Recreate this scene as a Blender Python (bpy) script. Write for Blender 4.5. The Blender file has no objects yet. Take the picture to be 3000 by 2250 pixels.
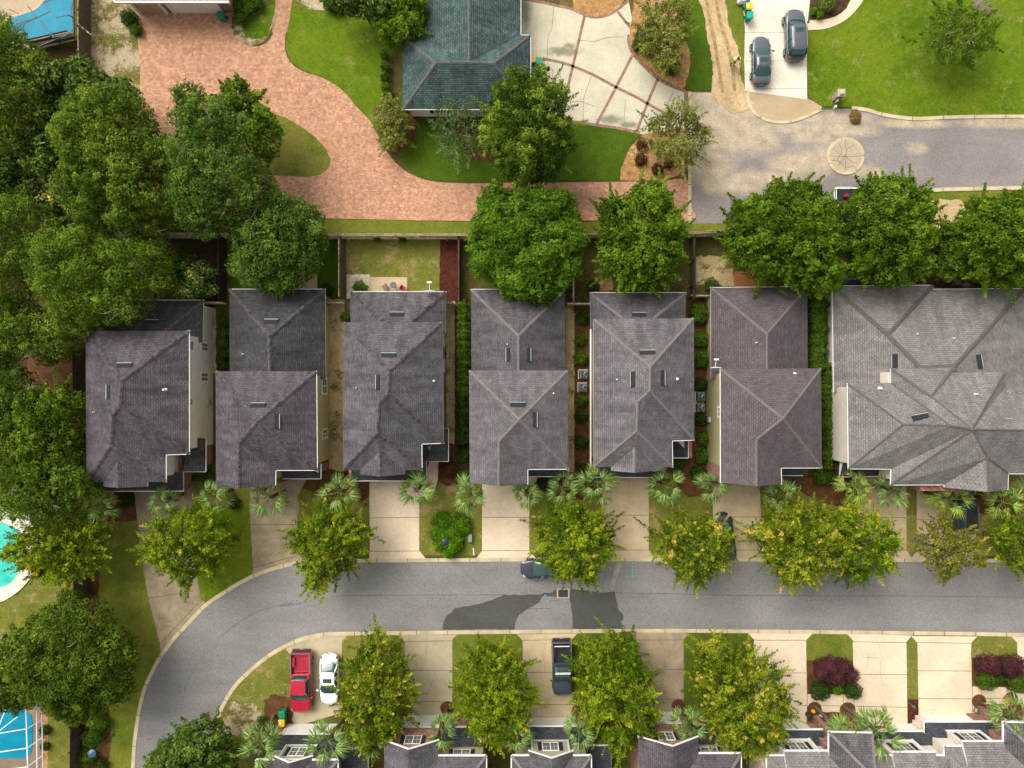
import bpy, bmesh, math, random
import numpy as np
from mathutils import Vector, Matrix
R = math.radians
random.seed(7); RNG = np.random.default_rng(7)
SC = bpy.context.scene; COL = SC.collection

# ---------------------------------------------------------------- camera, sky, sun, exposure
H = 67.0                                   # flying height of the camera, metres; 30 photo pixels = 1 m on the ground
cam = bpy.data.cameras.new('camera'); camo = bpy.data.objects.new('camera', cam); COL.objects.link(camo)
camo.location = (0, 0, H); camo.rotation_euler = (0, 0, 0)
cam.sensor_width = 36.0; cam.lens = 36.0 * H / 100.0; cam.clip_start = 1.0; cam.clip_end = 2000
SC.camera = camo
SUN_EL, SUN_AZ = R(48), R(318)             # light comes from the upper left of the picture
w = bpy.data.worlds.new('World'); SC.world = w; w.use_nodes = True
wn = w.node_tree; bg = wn.nodes['Background']
sky = wn.nodes.new('ShaderNodeTexSky'); sky.sky_type = 'NISHITA'; sky.sun_disc = False
sky.sun_elevation = SUN_EL; sky.sun_rotation = SUN_AZ; sky.dust_density = 4; sky.ozone_density = 1
hs = wn.nodes.new('ShaderNodeHueSaturation'); hs.inputs['Saturation'].default_value = 0.04
wn.links.new(sky.outputs[0], hs.inputs['Color']); wn.links.new(hs.outputs[0], bg.inputs['Color'])
bg.inputs['Strength'].default_value = 0.15
sl = bpy.data.lights.new('sun', 'SUN'); sl.energy = 1.7; sl.angle = R(44); sl.color = (1.0, 0.94, 0.82)
so = bpy.data.objects.new('sun', sl); COL.objects.link(so)
so.rotation_euler = (math.pi/2 - SUN_EL, 0, -SUN_AZ + math.pi)
so.rotation_euler = Vector((-math.sin(SUN_AZ)*math.cos(SUN_EL), -math.cos(SUN_AZ)*math.cos(SUN_EL), -math.sin(SUN_EL))).to_track_quat('-Z', 'Y').to_euler()
SC.view_settings.view_transform = 'Standard'; SC.view_settings.look = 'None'
SC.view_settings.exposure = 0.72; SC.view_settings.gamma = 1.0
SC.render.engine = 'CYCLES'
SC.cycles.max_bounces = 5; SC.cycles.diffuse_bounces = 4; SC.cycles.glossy_bounces = 2; SC.cycles.transparent_max_bounces = 4
SC.cycles.use_denoising = True

# ---------------------------------------------------------------- picture measurements -> metres
CR = {0: (0, 0, 2.212), 1: (1000, 0, 2.212), 2: (2000, 0, 2.212), 3: (0, 750, 2.212), 4: (1000, 750, 2.212), 5: (2000, 750, 2.212),
      6: (0, 1500, 2.212), 7: (1000, 1500, 2.212), 8: (2000, 1500, 2.212), 'o': (0, 0, 2212/3000.0), 'p': (0, 0, 1.0),
      'a': (600, 1950, 4.424), 'b': (1050, 1950, 4.424), 'c': (1450, 1950, 4.424), 'd': (1850, 1950, 4.424), 'e': (2200, 1950, 4.424), 'f': (2500, 1950, 4.424)}
def P(k, x, y, z=0.0):
    ox, oy, s = CR[k]; px = ox + x/s; py = oy + y/s; m = (H - z)/H/30.0
    return Vector(((px - 1500)*m, (1125 - py)*m, z))
def L_(k, pts, z=0.0): return [P(k, p[0], p[1], z) for p in pts]
def MX(*segs):                              # polygon mixing several measurement grids: ('k', [(x,y)...]), ...
    out = []
    for k, pts in segs: out += L_(k, pts)
    return out

# ---------------------------------------------------------------- objects
def tag(o, label=None, cat=None, group=None, kind=None):
    if label: o['label'] = label
    if cat: o['category'] = cat
    if group: o['group'] = group
    if kind: o['kind'] = kind
    return o
def link(name, me, m=None, parent=None):
    o = bpy.data.objects.new(name, me); COL.objects.link(o)
    if m is not None and me is not None and len(me.materials) == 0: me.materials.append(m)
    if parent is not None: o.parent = parent
    return o
def empty(name, loc, rz=0, parent=None):
    o = bpy.data.objects.new(name, None); COL.objects.link(o); o.location = loc; o.rotation_euler = (0, 0, rz); o.empty_display_size = 0.3
    if parent is not None: o.parent = parent
    return o
class MB:                                    # collects polygons (world or local metres) and links them as one mesh
    def __init__(s, off=None): s.v = []; s.f = []; s.mi = []; s.uv = {}; s.off = off
    def poly(s, pts, mi=0, uv=None):
        b = len(s.v); s.v += [tuple(p) for p in pts]; s.f.append(list(range(b, b+len(pts)))); s.mi.append(mi)
        if uv is not None: s.uv[len(s.f)-1] = uv
    def box(s, c, d, rz=0, mi=0, taper=1.0):
        cx, cy, cz = c; dx, dy, dz = d[0]/2, d[1]/2, d[2]/2; ca, sa = math.cos(rz), math.sin(rz)
        q = []
        for z, t in ((-dz, 1.0), (dz, taper)):
            for x, y in ((-dx, -dy), (dx, -dy), (dx, dy), (-dx, dy)):
                x *= t; y *= t; q.append((cx + x*ca - y*sa, cy + x*sa + y*ca, cz + z))
        b = len(s.v); s.v += q
        for f in ((3, 2, 1, 0), (4, 5, 6, 7), (0, 1, 5, 4), (1, 2, 6, 5), (2, 3, 7, 6), (3, 0, 4, 7)):
            s.f.append([b+i for i in f]); s.mi.append(mi)
    def bar(s, a, b, wd, ht, mi=0):          # rectangular bar between two points, wd sideways, ht upright
        a = Vector(a); b = Vector(b); d = (b - a).normalized()
        up = Vector((0, 0, 1)) if abs(d.z) < 0.95 else Vector((0, 1, 0))
        sx = d.cross(up).normalized()*wd/2; sz = sx.cross(d).normalized()*ht/2
        q = []
        for p in (a, b): q += [p - sx - sz, p + sx - sz, p + sx + sz, p - sx + sz]
        n = len(s.v); s.v += [tuple(t) for t in q]
        for f in ((3, 2, 1, 0), (4, 5, 6, 7), (0, 1, 5, 4), (1, 2, 6, 5), (2, 3, 7, 6), (3, 0, 4, 7)):
            s.f.append([n+i for i in f]); s.mi.append(mi)
    def tube(s, pts, rad, n=8, mi=0, cap=True):
        pts = [Vector(p) for p in pts]; rings = []
        for i, p in enumerate(pts):
            d = (pts[min(i+1, len(pts)-1)] - pts[max(i-1, 0)]).normalized()
            up = Vector((0, 0, 1)) if abs(d.z) < 0.9 else Vector((1, 0, 0))
            u = d.cross(up).normalized(); v = u.cross(d).normalized(); r = rad[i] if hasattr(rad, '__len__') else rad
            rings.append(len(s.v))
            s.v += [tuple(p + (u*math.cos(2*math.pi*j/n) + v*math.sin(2*math.pi*j/n))*r) for j in range(n)]
        for a, b in zip(rings, rings[1:]):
            for j in range(n): s.f.append([a+j, a+(j+1) % n, b+(j+1) % n, b+j]); s.mi.append(mi)
        if cap:
            s.f.append([rings[0]+j for j in range(n)][::-1]); s.mi.append(mi)
            s.f.append([rings[-1]+j for j in range(n)]); s.mi.append(mi)
    def lathe(s, c, prof, n=16, mi=0):       # profile of (radius, z)
        c = Vector(c); rings = []
        for r, z in prof:
            rings.append(len(s.v)); s.v += [(c.x + r*math.cos(2*math.pi*j/n), c.y + r*math.sin(2*math.pi*j/n), c.z + z) for j in range(n)]
        for a, b in zip(rings, rings[1:]):
            for j in range(n): s.f.append([a+j, a+(j+1) % n, b+(j+1) % n, b+j]); s.mi.append(mi)
        s.f.append([rings[-1]+j for j in range(n)]); s.mi.append(mi)
        s.f.append([rings[0]+j for j in range(n)][::-1]); s.mi.append(mi)
    def prism(s, pts, z0, z1, mi=0, top=True, bottom=True):
        pts = [(p[0], p[1]) for p in pts]
        if area2(pts) < 0: pts = pts[::-1]
        n = len(pts)
        for i in range(n):
            a, b = pts[i], pts[(i+1) % n]
            s.poly([(a[0], a[1], z0), (b[0], b[1], z0), (b[0], b[1], z1), (a[0], a[1], z1)], mi)
        if top: s.poly([(p[0], p[1], z1) for p in pts], mi)
        if bottom: s.poly([(p[0], p[1], z0) for p in pts[::-1]], mi)
    def build(s, name, m, parent=None, smooth=False, bevel=0, sub=0):
        me = bpy.data.meshes.new(name)
        me.from_pydata(s.v, [], s.f)
        ms = m if isinstance(m, (list, tuple)) else [m]
        for q in ms: me.materials.append(q)
        if len(ms) > 1: me.polygons.foreach_set('material_index', s.mi)
        if s.uv:
            ul = me.uv_layers.new(name='UVMap')
            for fi, uv in s.uv.items():
                for j, li in enumerate(me.polygons[fi].loop_indices): ul.data[li].uv = uv[j]
        if smooth: me.polygons.foreach_set('use_smooth', [True]*len(me.polygons))
        me.update()
        o = link(name, me, None, parent)
        if bevel:
            md = o.modifiers.new('bevel', 'BEVEL'); md.width = bevel; md.segments = 2; md.limit_method = 'ANGLE'
        if sub:
            md = o.modifiers.new('sub', 'SUBSURF'); md.levels = sub; md.render_levels = sub
        return o
def area2(p): return sum(p[i][0]*p[(i+1) % len(p)][1] - p[(i+1) % len(p)][0]*p[i][1] for i in range(len(p)))
def offset_poly(pts, d):                     # inward offset of a polygon (2D)
    p = [Vector((q[0], q[1])) for q in pts]
    if area2(p) < 0: p = p[::-1]
    n = len(p); out = []
    for i in range(n):
        a, b, c = p[i-1], p[i], p[(i+1) % n]
        e1 = (b-a).normalized(); e2 = (c-b).normalized()
        n1 = Vector((-e1.y, e1.x)); n2 = Vector((-e2.y, e2.x)); m = n1 + n2
        if m.length < 1e-3: out.append(b + n1*d)
        else: out.append(b + m*(d/max(0.25, m.dot(n1))))
    return out
def catmull(pts, closed=True, step=0.5):
    p = [Vector((q[0], q[1])) for q in pts]; n = len(p); out = []
    rng = range(n) if closed else range(n-1)
    for i in rng:
        p0 = p[i-1] if (closed or i > 0) else p[0]; p1 = p[i]; p2 = p[(i+1) % n]; p3 = p[(i+2) % n] if (closed or i+2 < n) else p[-1]
        k = max(1, int((p2-p1).length/step))
        for j in range(k):
            t = j/k
            out.append(0.5*((2*p1) + (-p0+p2)*t + (2*p0-5*p1+4*p2-p3)*t*t + (-p0+3*p1-3*p2+p3)*t**3))
    if not closed: out.append(p[-1])
    return out
def resample(pts, step=0.35):
    p = [Vector((q[0], q[1])) for q in pts]; out = []
    for i in range(len(p)):
        a, b = p[i], p[(i+1) % len(p)]; k = max(1, int((b-a).length/step))
        out += [a + (b-a)*(j/k) for j in range(k)]
    return out
SHN = [0]
def sheet(name, pts, z, m, smooth=False, wob=0.0, thick=0.0, label=None, cat=None, kind='structure', parent=None, group=None, seed=0):
    """a flat piece of ground with an outline; wob frays its edge"""
    SHN[0] += 1; z += (SHN[0] % 13)*0.00035
    if smooth: pts = catmull(pts, True, 0.6)
    if wob:
        rr = random.Random(len(pts)*31 + int(z*1000) + seed); pts = resample(pts, 0.28)
        pts = [q + Vector((rr.uniform(-wob, wob), rr.uniform(-wob, wob))) for q in pts]
    q = [(p[0], p[1]) for p in pts]
    if area2(q) < 0: q = q[::-1]
    mb = MB()
    if thick: mb.prism(q, z-thick, z, bottom=False)
    else: mb.poly([(x, y, z) for x, y in q])
    o = mb.build(name, m, parent)
    if parent is None: tag(o, label, cat, group, kind)
    return o
def ribbon(pts, wd, z, side=0, closed=False, ht=0.0, step=0.5, smooth=True):
    """strip along a polyline (side 0 centred, 1 left, -1 right) with u along its length; returns an MB"""
    c = catmull(pts, closed, step) if smooth else [Vector((p[0], p[1])) for p in pts]
    n = len(c); mb = MB(); L = 0; prev = None
    for i in range(n):
        a = c[i-1] if (i > 0 or closed) else c[i]; b = c[(i+1) % n] if (i < n-1 or closed) else c[i]
        t = (b-a).normalized(); nn = Vector((-t.y, t.x))
        if side == 0: p, q = c[i] - nn*wd/2, c[i] + nn*wd/2
        elif side > 0: p, q = c[i], c[i] + nn*wd
        else: p, q = c[i] - nn*wd, c[i]
        if prev:
            d = (c[i]-c[i-1]).length
            uv = [(L, 0), (L+d, 0), (L+d, 1), (L, 1)]
            mb.poly([(prev[0].x, prev[0].y, z), (p.x, p.y, z), (q.x, q.y, z), (prev[1].x, prev[1].y, z)], uv=uv)
            if ht:
                uv2 = [(L, 0), (L, 0), (L+d, 0), (L+d, 0)]
                mb.poly([(prev[0].x, prev[0].y, z), (prev[0].x, prev[0].y, z-ht), (p.x, p.y, z-ht), (p.x, p.y, z)], uv=uv2)
                mb.poly([(q.x, q.y, z), (q.x, q.y, z-ht), (prev[1].x, prev[1].y, z-ht), (prev[1].x, prev[1].y, z)], uv=uv2)
            L += d
        prev = (p, q)
    return mb

# ---------------------------------------------------------------- materials
class NT:
    def __init__(s, name):
        s.m = bpy.data.materials.new(name); s.m.use_nodes = True; s.t = s.m.node_tree
        s.b = s.t.nodes['Principled BSDF']; s.pos = s.n('ShaderNodeNewGeometry').outputs['Position']
    def n(s, typ, props=None, **ins):
        nd = s.t.nodes.new(typ)
        for k, v in (props or {}).items(): setattr(nd, k, v)
        for k, v in ins.items():
            k = int(k[1:]) if k[0] == '_' else k.replace('_', ' ')
            s.set(nd.inputs[k], v)
        return nd
    def set(s, sock, v):
        if isinstance(v, bpy.types.NodeSocket): s.t.links.new(v, sock)
        else:
            if hasattr(sock.default_value, '__len__') and not hasattr(v, '__len__'): v = (v,)*len(sock.default_value)
            if hasattr(v, '__len__') and len(v) == 3 and len(sock.default_value) == 4: v = (*v, 1)
            sock.default_value = v
    def noise(s, scale, detail=3, rough=0.55, vec=None, dist=0.0):
        return s.n('ShaderNodeTexNoise', None, Vector=vec or s.pos, Scale=scale, Detail=detail, Roughness=rough, Distortion=dist).outputs[0]
    def ramp(s, f, stops, interp='LINEAR'):
        nd = s.n('ShaderNodeValToRGB', None, Fac=f); cr = nd.color_ramp; cr.interpolation = interp
        while len(cr.elements) < len(stops): cr.elements.new(0.5)
        for e, (p, c) in zip(cr.elements, stops): e.position = p; e.color = (*c, 1) if hasattr(c, '__len__') else (c, c, c, 1)
        return nd.outputs[0]
    def mix(s, f, a, b, mode='MIX'):
        nd = s.n('ShaderNodeMixRGB', {'blend_type': mode}); s.set(nd.inputs[0], f); s.set(nd.inputs[1], a); s.set(nd.inputs[2], b); return nd.outputs[0]
    def math(s, op, a, b=0.5, clamp=False):
        nd = s.n('ShaderNodeMath', {'operation': op, 'use_clamp': clamp}); s.set(nd.inputs[0], a); s.set(nd.inputs[1], b); return nd.outputs[0]
    def vary(s, col, scale, lo, hi, detail=3, vec=None):
        return s.mix(1.0, col, s.ramp(s.noise(scale, detail, vec=vec), [(0.3, lo), (0.7, hi)]), 'MULTIPLY')
    def scalev(s, vec, sc): return s.n('ShaderNodeMapping', None, Vector=vec, Scale=sc).outputs[0]
    def bump(s, h, strength=0.3, dist=0.05):
        s.t.links.new(s.n('ShaderNodeBump', None, Height=h, Strength=strength, Distance=dist).outputs[0], s.b.inputs['Normal'])
    def blobs(s, lst, k, nz=0.5, nscale=0.6):
        acc = None
        for (x, y, rx, ry) in lst:
            c = P(k, x, y); sc = 1.0/(30*CR[k][2])
            d = s.n('ShaderNodeVectorMath', {'operation': 'SUBTRACT'}, _0=s.pos, _1=(c.x, c.y, 0)).outputs[0]
            d = s.n('ShaderNodeVectorMath', {'operation': 'MULTIPLY'}, _0=d, _1=(1/(rx*sc), 1/(ry*sc), 0)).outputs[0]
            d = s.n('ShaderNodeVectorMath', {'operation': 'LENGTH'}, _0=d).outputs['Value']
            f = s.math('SUBTRACT', 1.3, d, True)
            acc = f if acc is None else s.math('MAXIMUM', acc, f)
        nn = s.math('MULTIPLY', s.math('SUBTRACT', s.noise(nscale, 9, 0.72, dist=0.8), 0.5), nz*2)
        return s.math('ADD', acc, nn, True)
    def out(s, col, rough=0.85, spec=0.3, metal=0.0):
        s.set(s.b.inputs['Base Color'], col); s.set(s.b.inputs['Roughness'], rough); s.set(s.b.inputs['Specular IOR Level'], spec); s.set(s.b.inputs['Metallic'], metal)
        return s.m
_pc = {}
def plain(name, col, rough=0.6, spec=0.4, metal=0.0, var=0.12, scale=3.0):
    if name in _pc: return _pc[name]
    t = NT(name); c = t.vary(col, scale, 1-var, 1+var*0.6, 4)
    _pc[name] = t.out(c, rough, spec, metal); return _pc[name]
def grass(name, c1, c2, bare=None, bare_amt=0.0, patch=0.25, yellow=0.5):
    t = NT(name)
    big = t.math('ADD', t.math('MULTIPLY', t.noise(patch, 3), 0.55), t.math('MULTIPLY', t.noise(1.3, 5, 0.65), 0.45))
    c = t.ramp(big, [(0.5 - 0.1 - yellow*0.12, c1), (0.5 + 0.14 - yellow*0.1, c2)])
    if bare_amt > 0:
        nb = t.math('ADD', t.math('MULTIPLY', t.noise(0.55, 5, 0.7), 0.75), t.math('MULTIPLY', t.noise(5, 3), 0.25))
        c = t.mix(t.ramp(nb, [(0.62 - bare_amt*0.2, 0.0), (0.72 - bare_amt*0.2, 1.0)]), c, bare)
    fine = t.ramp(t.noise(5.5, 5, 0.8), [(0.28, 0.58), (0.72, 1.36)])
    c = t.mix(1.0, c, fine, 'MULTIPLY')
    t.bump(t.noise(22, 3, 0.7), 0.8, 0.06)
    return t.out(c, 0.95, 0.1)
def concrete(name, base, dirt=0.2, warm=(0.30, 0.22, 0.13), grime=None):
    t = NT(name)
    c = t.vary(base, 0.35, 0.86, 1.08, 4)
    d = t.ramp(t.noise(0.55, 6, 0.7, dist=0.4), [(0.62 - dirt*0.35, 0.0), (0.86 - dirt*0.2, 1.0)])
    c = t.mix(t.math('MULTIPLY', d, 0.35 + 0.6*dirt), c, warm)
    if grime: c = t.mix(t.math('MULTIPLY', t.ramp(t.blobs(grime[1], grime[0], 0.7, 1.5), [(0.35, 0.0), (0.95, 1.0)]), 0.75), c, (0.13, 0.12, 0.075))
    c = t.vary(c, 7, 0.90, 1.08, 4); c = t.vary(c, 2.0, 0.94, 1.04, 5)
    t.bump(t.noise(30, 3), 0.15, 0.01)
    return t.out(c, 0.9, 0.2)
M = {}
M['lawn_lush'] = grass('lawn_lush', (0.054, 0.112, 0.004), (0.125, 0.175, 0.009), bare=(0.20, 0.20, 0.05), bare_amt=0.35, patch=0.16)
M['lawn_deep'] = grass('lawn_deep', (0.036, 0.080, 0.004), (0.070, 0.120, 0.008), patch=0.2)
M['lawn_mid'] = grass('lawn_mid', (0.046, 0.082, 0.006), (0.100, 0.125, 0.014), patch=0.35)
M['lawn_olive'] = grass('lawn_olive', (0.095, 0.125, 0.012), (0.185, 0.175, 0.034), bare=(0.30, 0.21, 0.095), bare_amt=0.5)
M['lawn_side'] = grass('lawn_side', (0.080, 0.128, 0.010), (0.172, 0.168, 0.026), patch=0.3)
M['lawn_worn'] = grass('lawn_worn', (0.085, 0.10, 0.015), (0.17, 0.14, 0.035), bare=(0.42, 0.33, 0.22), bare_amt=0.85, patch=0.5)
M['lawn_island'] = grass('lawn_island', (0.070, 0.115, 0.010), (0.17, 0.155, 0.030), patch=0.3)
M['litter'] = grass('leaf_litter', (0.030, 0.026, 0.010), (0.085, 0.048, 0.020), patch=0.4, bare=(0.035, 0.045, 0.012), bare_amt=0.4)
M['yard'] = grass('yard_ground', (0.052, 0.066, 0.012), (0.11, 0.092, 0.026), bare=(0.20, 0.125, 0.06), bare_amt=0.45, patch=0.4)
M['sand'] = grass('sandy_soil', (0.38, 0.265, 0.13), (0.53, 0.39, 0.22), bare=(0.12, 0.11, 0.03), bare_amt=0.05, patch=0.5)
M['sandpath'] = grass('worn_path', (0.34, 0.255, 0.12), (0.50, 0.37, 0.20), bare=(0.11, 0.12, 0.02), bare_amt=0.55, patch=0.5)
M['mulch_red'] = grass('red_mulch', (0.040, 0.012, 0.008), (0.095, 0.028, 0.016), patch=3.0)
M['mulch_brown'] = grass('brown_mulch', (0.055, 0.026, 0.012), (0.13, 0.060, 0.024), patch=1.2)
M['mulch_dark'] = grass('dark_mulch', (0.030, 0.018, 0.012), (0.08, 0.048, 0.03), patch=2.0)
M['straw'] = grass('pine_straw', (0.26, 0.125, 0.042), (0.43, 0.25, 0.105), bare=(0.56, 0.42, 0.25), bare_amt=0.25, patch=2.5)
M['conc_light'] = concrete('concrete_light', (0.63, 0.505, 0.36), 0.25, warm=(0.45, 0.325, 0.20))
M['conc_pale'] = concrete('concrete_pale', (0.62, 0.565, 0.46), 0.15, warm=(0.5, 0.42, 0.28))
M['conc_warm'] = concrete('concrete_warm', (0.49, 0.38, 0.235), 0.4, warm=(0.31, 0.205, 0.10))
M['conc_dirty'] = concrete('concrete_dirty', (0.37, 0.29, 0.185), 0.85, warm=(0.15, 0.12, 0.078))
M['conc_grey'] = concrete('concrete_grey', (0.41, 0.345, 0.225), 0.42, warm=(0.21, 0.17, 0.10))
M['conc_court'] = concrete('concrete_court', (0.50, 0.455, 0.335), 0.25, warm=(0.30, 0.26, 0.17), grime=(1, [(1440, 335, 160, 45), (1740, 775, 140, 40), (1860, 810, 90, 30), (1190, 60, 60, 160), (1480, 300, 60, 30)]))
M['kerb'] = None
def kerb_mat():
    t = NT('kerb_concrete'); uv = t.n('ShaderNodeUVMap').outputs[0]
    u = t.n('ShaderNodeSeparateXYZ', None, Vector=uv).outputs[0]
    j = t.math('LESS_THAN', t.math('FRACT', t.math('MULTIPLY', u, 0.33), 0), 0.022)
    c = t.vary((0.50, 0.405, 0.26), 0.8, 0.75, 1.12, 5); c = t.vary(c, 9, 0.9, 1.07, 4)
    c = t.mix(j, c, (0.14, 0.11, 0.07)); return t.out(c, 0.9, 0.2)
M['kerb'] = kerb_mat()
def asphalt(name, base, blobs=None, k=None, dirtcol=(0.40, 0.32, 0.225), amt=1.0, dark=None):
    t = NT(name)
    c = t.vary(base, 0.13, 0.82, 1.12, 5)
    c = t.mix(0.5, c, t.vary(c, 0.5, 0.8, 1.15, 5, vec=t.scalev(t.pos, (0.35, 1.6, 1))))
    if blobs:
        f = t.ramp(t.blobs(blobs, k, 0.6, 0.35), [(0.12, 0.0), (0.80, 1.0)])
        tan = t.vary(dirtcol, 0.8, 0.72, 1.2, 5)
        c = t.mix(t.math('MULTIPLY', f, amt), c, tan)
    c = t.vary(c, 6.5, 0.78, 1.20, 4); c = t.vary(c, 2.2, 0.94, 1.06, 5); c = t.vary(c, 25, 0.9, 1.1, 2)
    sp = t.ramp(t.n('ShaderNodeTexVoronoi', None, Vector=t.pos, Scale=0.9).outputs['Distance'], [(0.018, 1.0), (0.03, 0.0)])
    c = t.mix(t.math('MULTIPLY', sp, 0.5), c, (0.42, 0.38, 0.32))
    t.bump(t.noise(45, 2), 0.2, 0.01)
    return t.out(c, 0.88, 0.25)
M['road'] = asphalt('road_asphalt', (0.198, 0.187, 0.178))
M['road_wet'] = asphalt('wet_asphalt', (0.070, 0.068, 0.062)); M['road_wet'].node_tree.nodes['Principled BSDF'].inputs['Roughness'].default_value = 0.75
M['culdesac'] = asphalt('dusty_asphalt', (0.212, 0.186, 0.172),
    [(230, 640, 190, 110), (350, 780, 190, 130), (250, 900, 230, 110), (450, 900, 200, 110), (180, 1080, 180, 150), (420, 1180, 300, 90), (700, 1060, 180, 70), (850, 880, 190, 60), (560, 1150, 200, 50),
     (1000, 770, 300, 45), (1500, 800, 330, 35), (2100, 795, 400, 38), (1180, 1110, 90, 50), (620, 830, 350, 40), (1520, 960, 80, 45), (1240, 1120, 70, 40), (850, 1050, 200, 120), (300, 800, 360, 200), (150, 700, 200, 200), (1000, 840, 300, 60)], 2, amt=0.9)
M['apron_tan'] = concrete('dusty_apron', (0.40, 0.30, 0.18), 0.4, warm=(0.26, 0.18, 0.10))
M['dark_line'] = plain('dark_joint', (0.10, 0.08, 0.055), 0.9, 0.1, var=0.4)
M['light_line'] = plain('hairline_crack', (0.27, 0.22, 0.15), 0.9, 0.1, var=0.4)
def paver(name, c1, c2, mortar, stain=0.3, w_=0.24, h_=0.12, uvm=False):
    t = NT(name)
    vec = t.n('ShaderNodeUVMap').outputs[0] if uvm else t.pos
    br = t.n('ShaderNodeTexBrick', None, Vector=vec, Color1=c1, Color2=c2, Mortar=mortar, Scale=1.0, Mortar_Size=0.012, Bias=0.0, Brick_Width=w_, Row_Height=h_).outputs[0]
    vo = t.n('ShaderNodeTexVoronoi', {'feature': 'F1'}, Vector=vec, Scale=3.6).outputs['Color']
    g = t.n('ShaderNodeSeparateColor', None, Color=vo).outputs[0]
    c = t.mix(1.0, br, t.ramp(g, [(0.0, 0.80), (1.0, 1.20)]), 'MULTIPLY')
    c = t.vary(c, 0.12, 0.93, 1.05, 3); c = t.vary(c, 8, 0.9, 1.08, 3)
    return t, c
t, c = paver('brick_paving', (0.40, 0.20, 0.12), (0.54, 0.305, 0.185), (0.22, 0.115, 0.07))
gs = t.ramp(t.blobs([(1560, 1330, 260, 60), (1600, 1270, 200, 60), (2150, 1320, 200, 60)], 1, 0.5, 1.2), [(0.45, 0.0), (0.9, 1.0)])
c = t.mix(t.math('MULTIPLY', gs, 0.5), c, (0.16, 0.10, 0.07)); t.bump(t.noise(20, 2), 0.2, 0.02)
M['paving'] = t.out(c, 0.88, 0.2)
t, c = paver('path_paving', (0.34, 0.18, 0.10), (0.42, 0.25, 0.14), (0.2, 0.12, 0.07)); M['paving_path'] = t.out(c, 0.9, 0.2)
t, c = paver('ribbon_brick', (0.24, 0.115, 0.085), (0.32, 0.18, 0.13), (0.18, 0.13, 0.1), w_=0.2, h_=0.1); M['ribbon'] = t.out(c, 0.9, 0.2)
t, c = paver('patio_paver', (0.47, 0.40, 0.28), (0.52, 0.45, 0.33), (0.24, 0.19, 0.12), w_=0.45, h_=0.45); M['patio'] = t.out(c, 0.9, 0.2)
def wall_tex(name, kind, col):
    t = NT(name); x = t.n('ShaderNodeSeparateXYZ', None, Vector=t.pos)
    along = t.math('ADD', x.outputs[0], x.outputs[1]); cv = t.n('ShaderNodeCombineXYZ', None, X=along, Y=x.outputs[2]).outputs[0]
    if kind == 'brick':
        c = t.n('ShaderNodeTexBrick', None, Vector=cv, Color1=col, Color2=[v*1.7 for v in col], Mortar=(0.30, 0.24, 0.2), Scale=1.0, Mortar_Size=0.012, Brick_Width=0.22, Row_Height=0.08).outputs[0]
        vo = t.n('ShaderNodeTexVoronoi', None, Vector=t.scalev(cv, (4.5, 12, 1)), Scale=1.0).outputs['Color']
        c = t.mix(1.0, c, t.ramp(t.n('ShaderNodeSeparateColor', None, Color=vo).outputs[0], [(0.0, 0.7), (0.8, 1.15), (1.0, 1.9)]), 'MULTIPLY')
    else:                                    # lap siding
        f = t.math('FRACT', t.math('MULTIPLY', x.outputs[2], 6.5), 0)
        c = t.mix(1.0, col, t.ramp(f, [(0.0, 0.72), (0.14, 1.0), (1.0, 1.05)]), 'MULTIPLY'); c = t.vary(c, 1.2, 0.92, 1.05, 4)
        t.bump(f, 0.4, 0.02)
    return t.out(c, 0.8, 0.25)
M['brick'] = wall_tex('red_brick_wall', 'brick', (0.20, 0.075, 0.055))
M['siding_grey'] = wall_tex('grey_siding', 'lap', (0.64, 0.60, 0.56))
M['siding_olive'] = wall_tex('olive_siding', 'lap', (0.37, 0.33, 0.17))
M['siding_tan'] = wall_tex('tan_siding', 'lap', (0.36, 0.325, 0.24))
M['siding_white'] = wall_tex('white_siding', 'lap', (0.66, 0.66, 0.63))
M['stucco'] = plain('cream_stucco', (0.62, 0.55, 0.47), 0.85, 0.2, var=0.08, scale=1.0)
M['trim'] = plain('white_trim', (0.68, 0.66, 0.62), 0.5, 0.4, var=0.12, scale=2.5)
M['garage'] = wall_tex('garage_panel', 'lap', (0.70, 0.70, 0.64))
M['shutter'] = plain('black_shutter', (0.018, 0.019, 0.028), 0.5)
M['soffit'] = plain('soffit', (0.45, 0.42, 0.37), 0.8)
def glass_mat():
    t = NT('window_glass'); c = t.vary((0.085, 0.105, 0.095), 2.0, 0.5, 1.6, 3); return t.out(c, 0.15, 0.4)
M['pane'] = glass_mat()
def shingle(name, a, b, spot=0.0, line=0.62, streak=0.25):
    t = NT(name); uv = t.n('ShaderNodeUVMap').outputs[0]
    br = t.n('ShaderNodeTexBrick', {'offset': 0.5}, Vector=uv, Color1=a, Color2=b, Mortar=[v*line for v in a], Scale=1.0, Mortar_Size=0.022, Mortar_Smooth=0.3, Brick_Width=0.34, Row_Height=0.19).outputs[0]
    vo = t.n('ShaderNodeTexVoronoi', None, Vector=t.scalev(uv, (3.0, 5.2, 1)), Scale=1.0).outputs['Color']
    c = t.mix(1.0, br, t.ramp(t.n('ShaderNodeSeparateColor', None, Color=vo).outputs[0], [(0.0, 0.88), (1.0, 1.12)]), 'MULTIPLY')
    st = t.noise(1.0, 5, 0.65, vec=t.scalev(uv, (1.1, 0.28, 1)))
    c = t.mix(min(1, streak*1.5), c, t.mix(1.0, c, t.ramp(st, [(0.36, 0.3), (0.66, 1.35)]), 'MULTIPLY'))
    c = t.vary(c, 0.35, 0.88, 1.1, 5); c = t.vary(c, 10, 0.88, 1.1, 3)
    t.bump(t.n('ShaderNodeRGBToBW', None, Color=br).outputs[0], 0.25, 0.03)
    return t.out(c, 0.95, 0.12)
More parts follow.
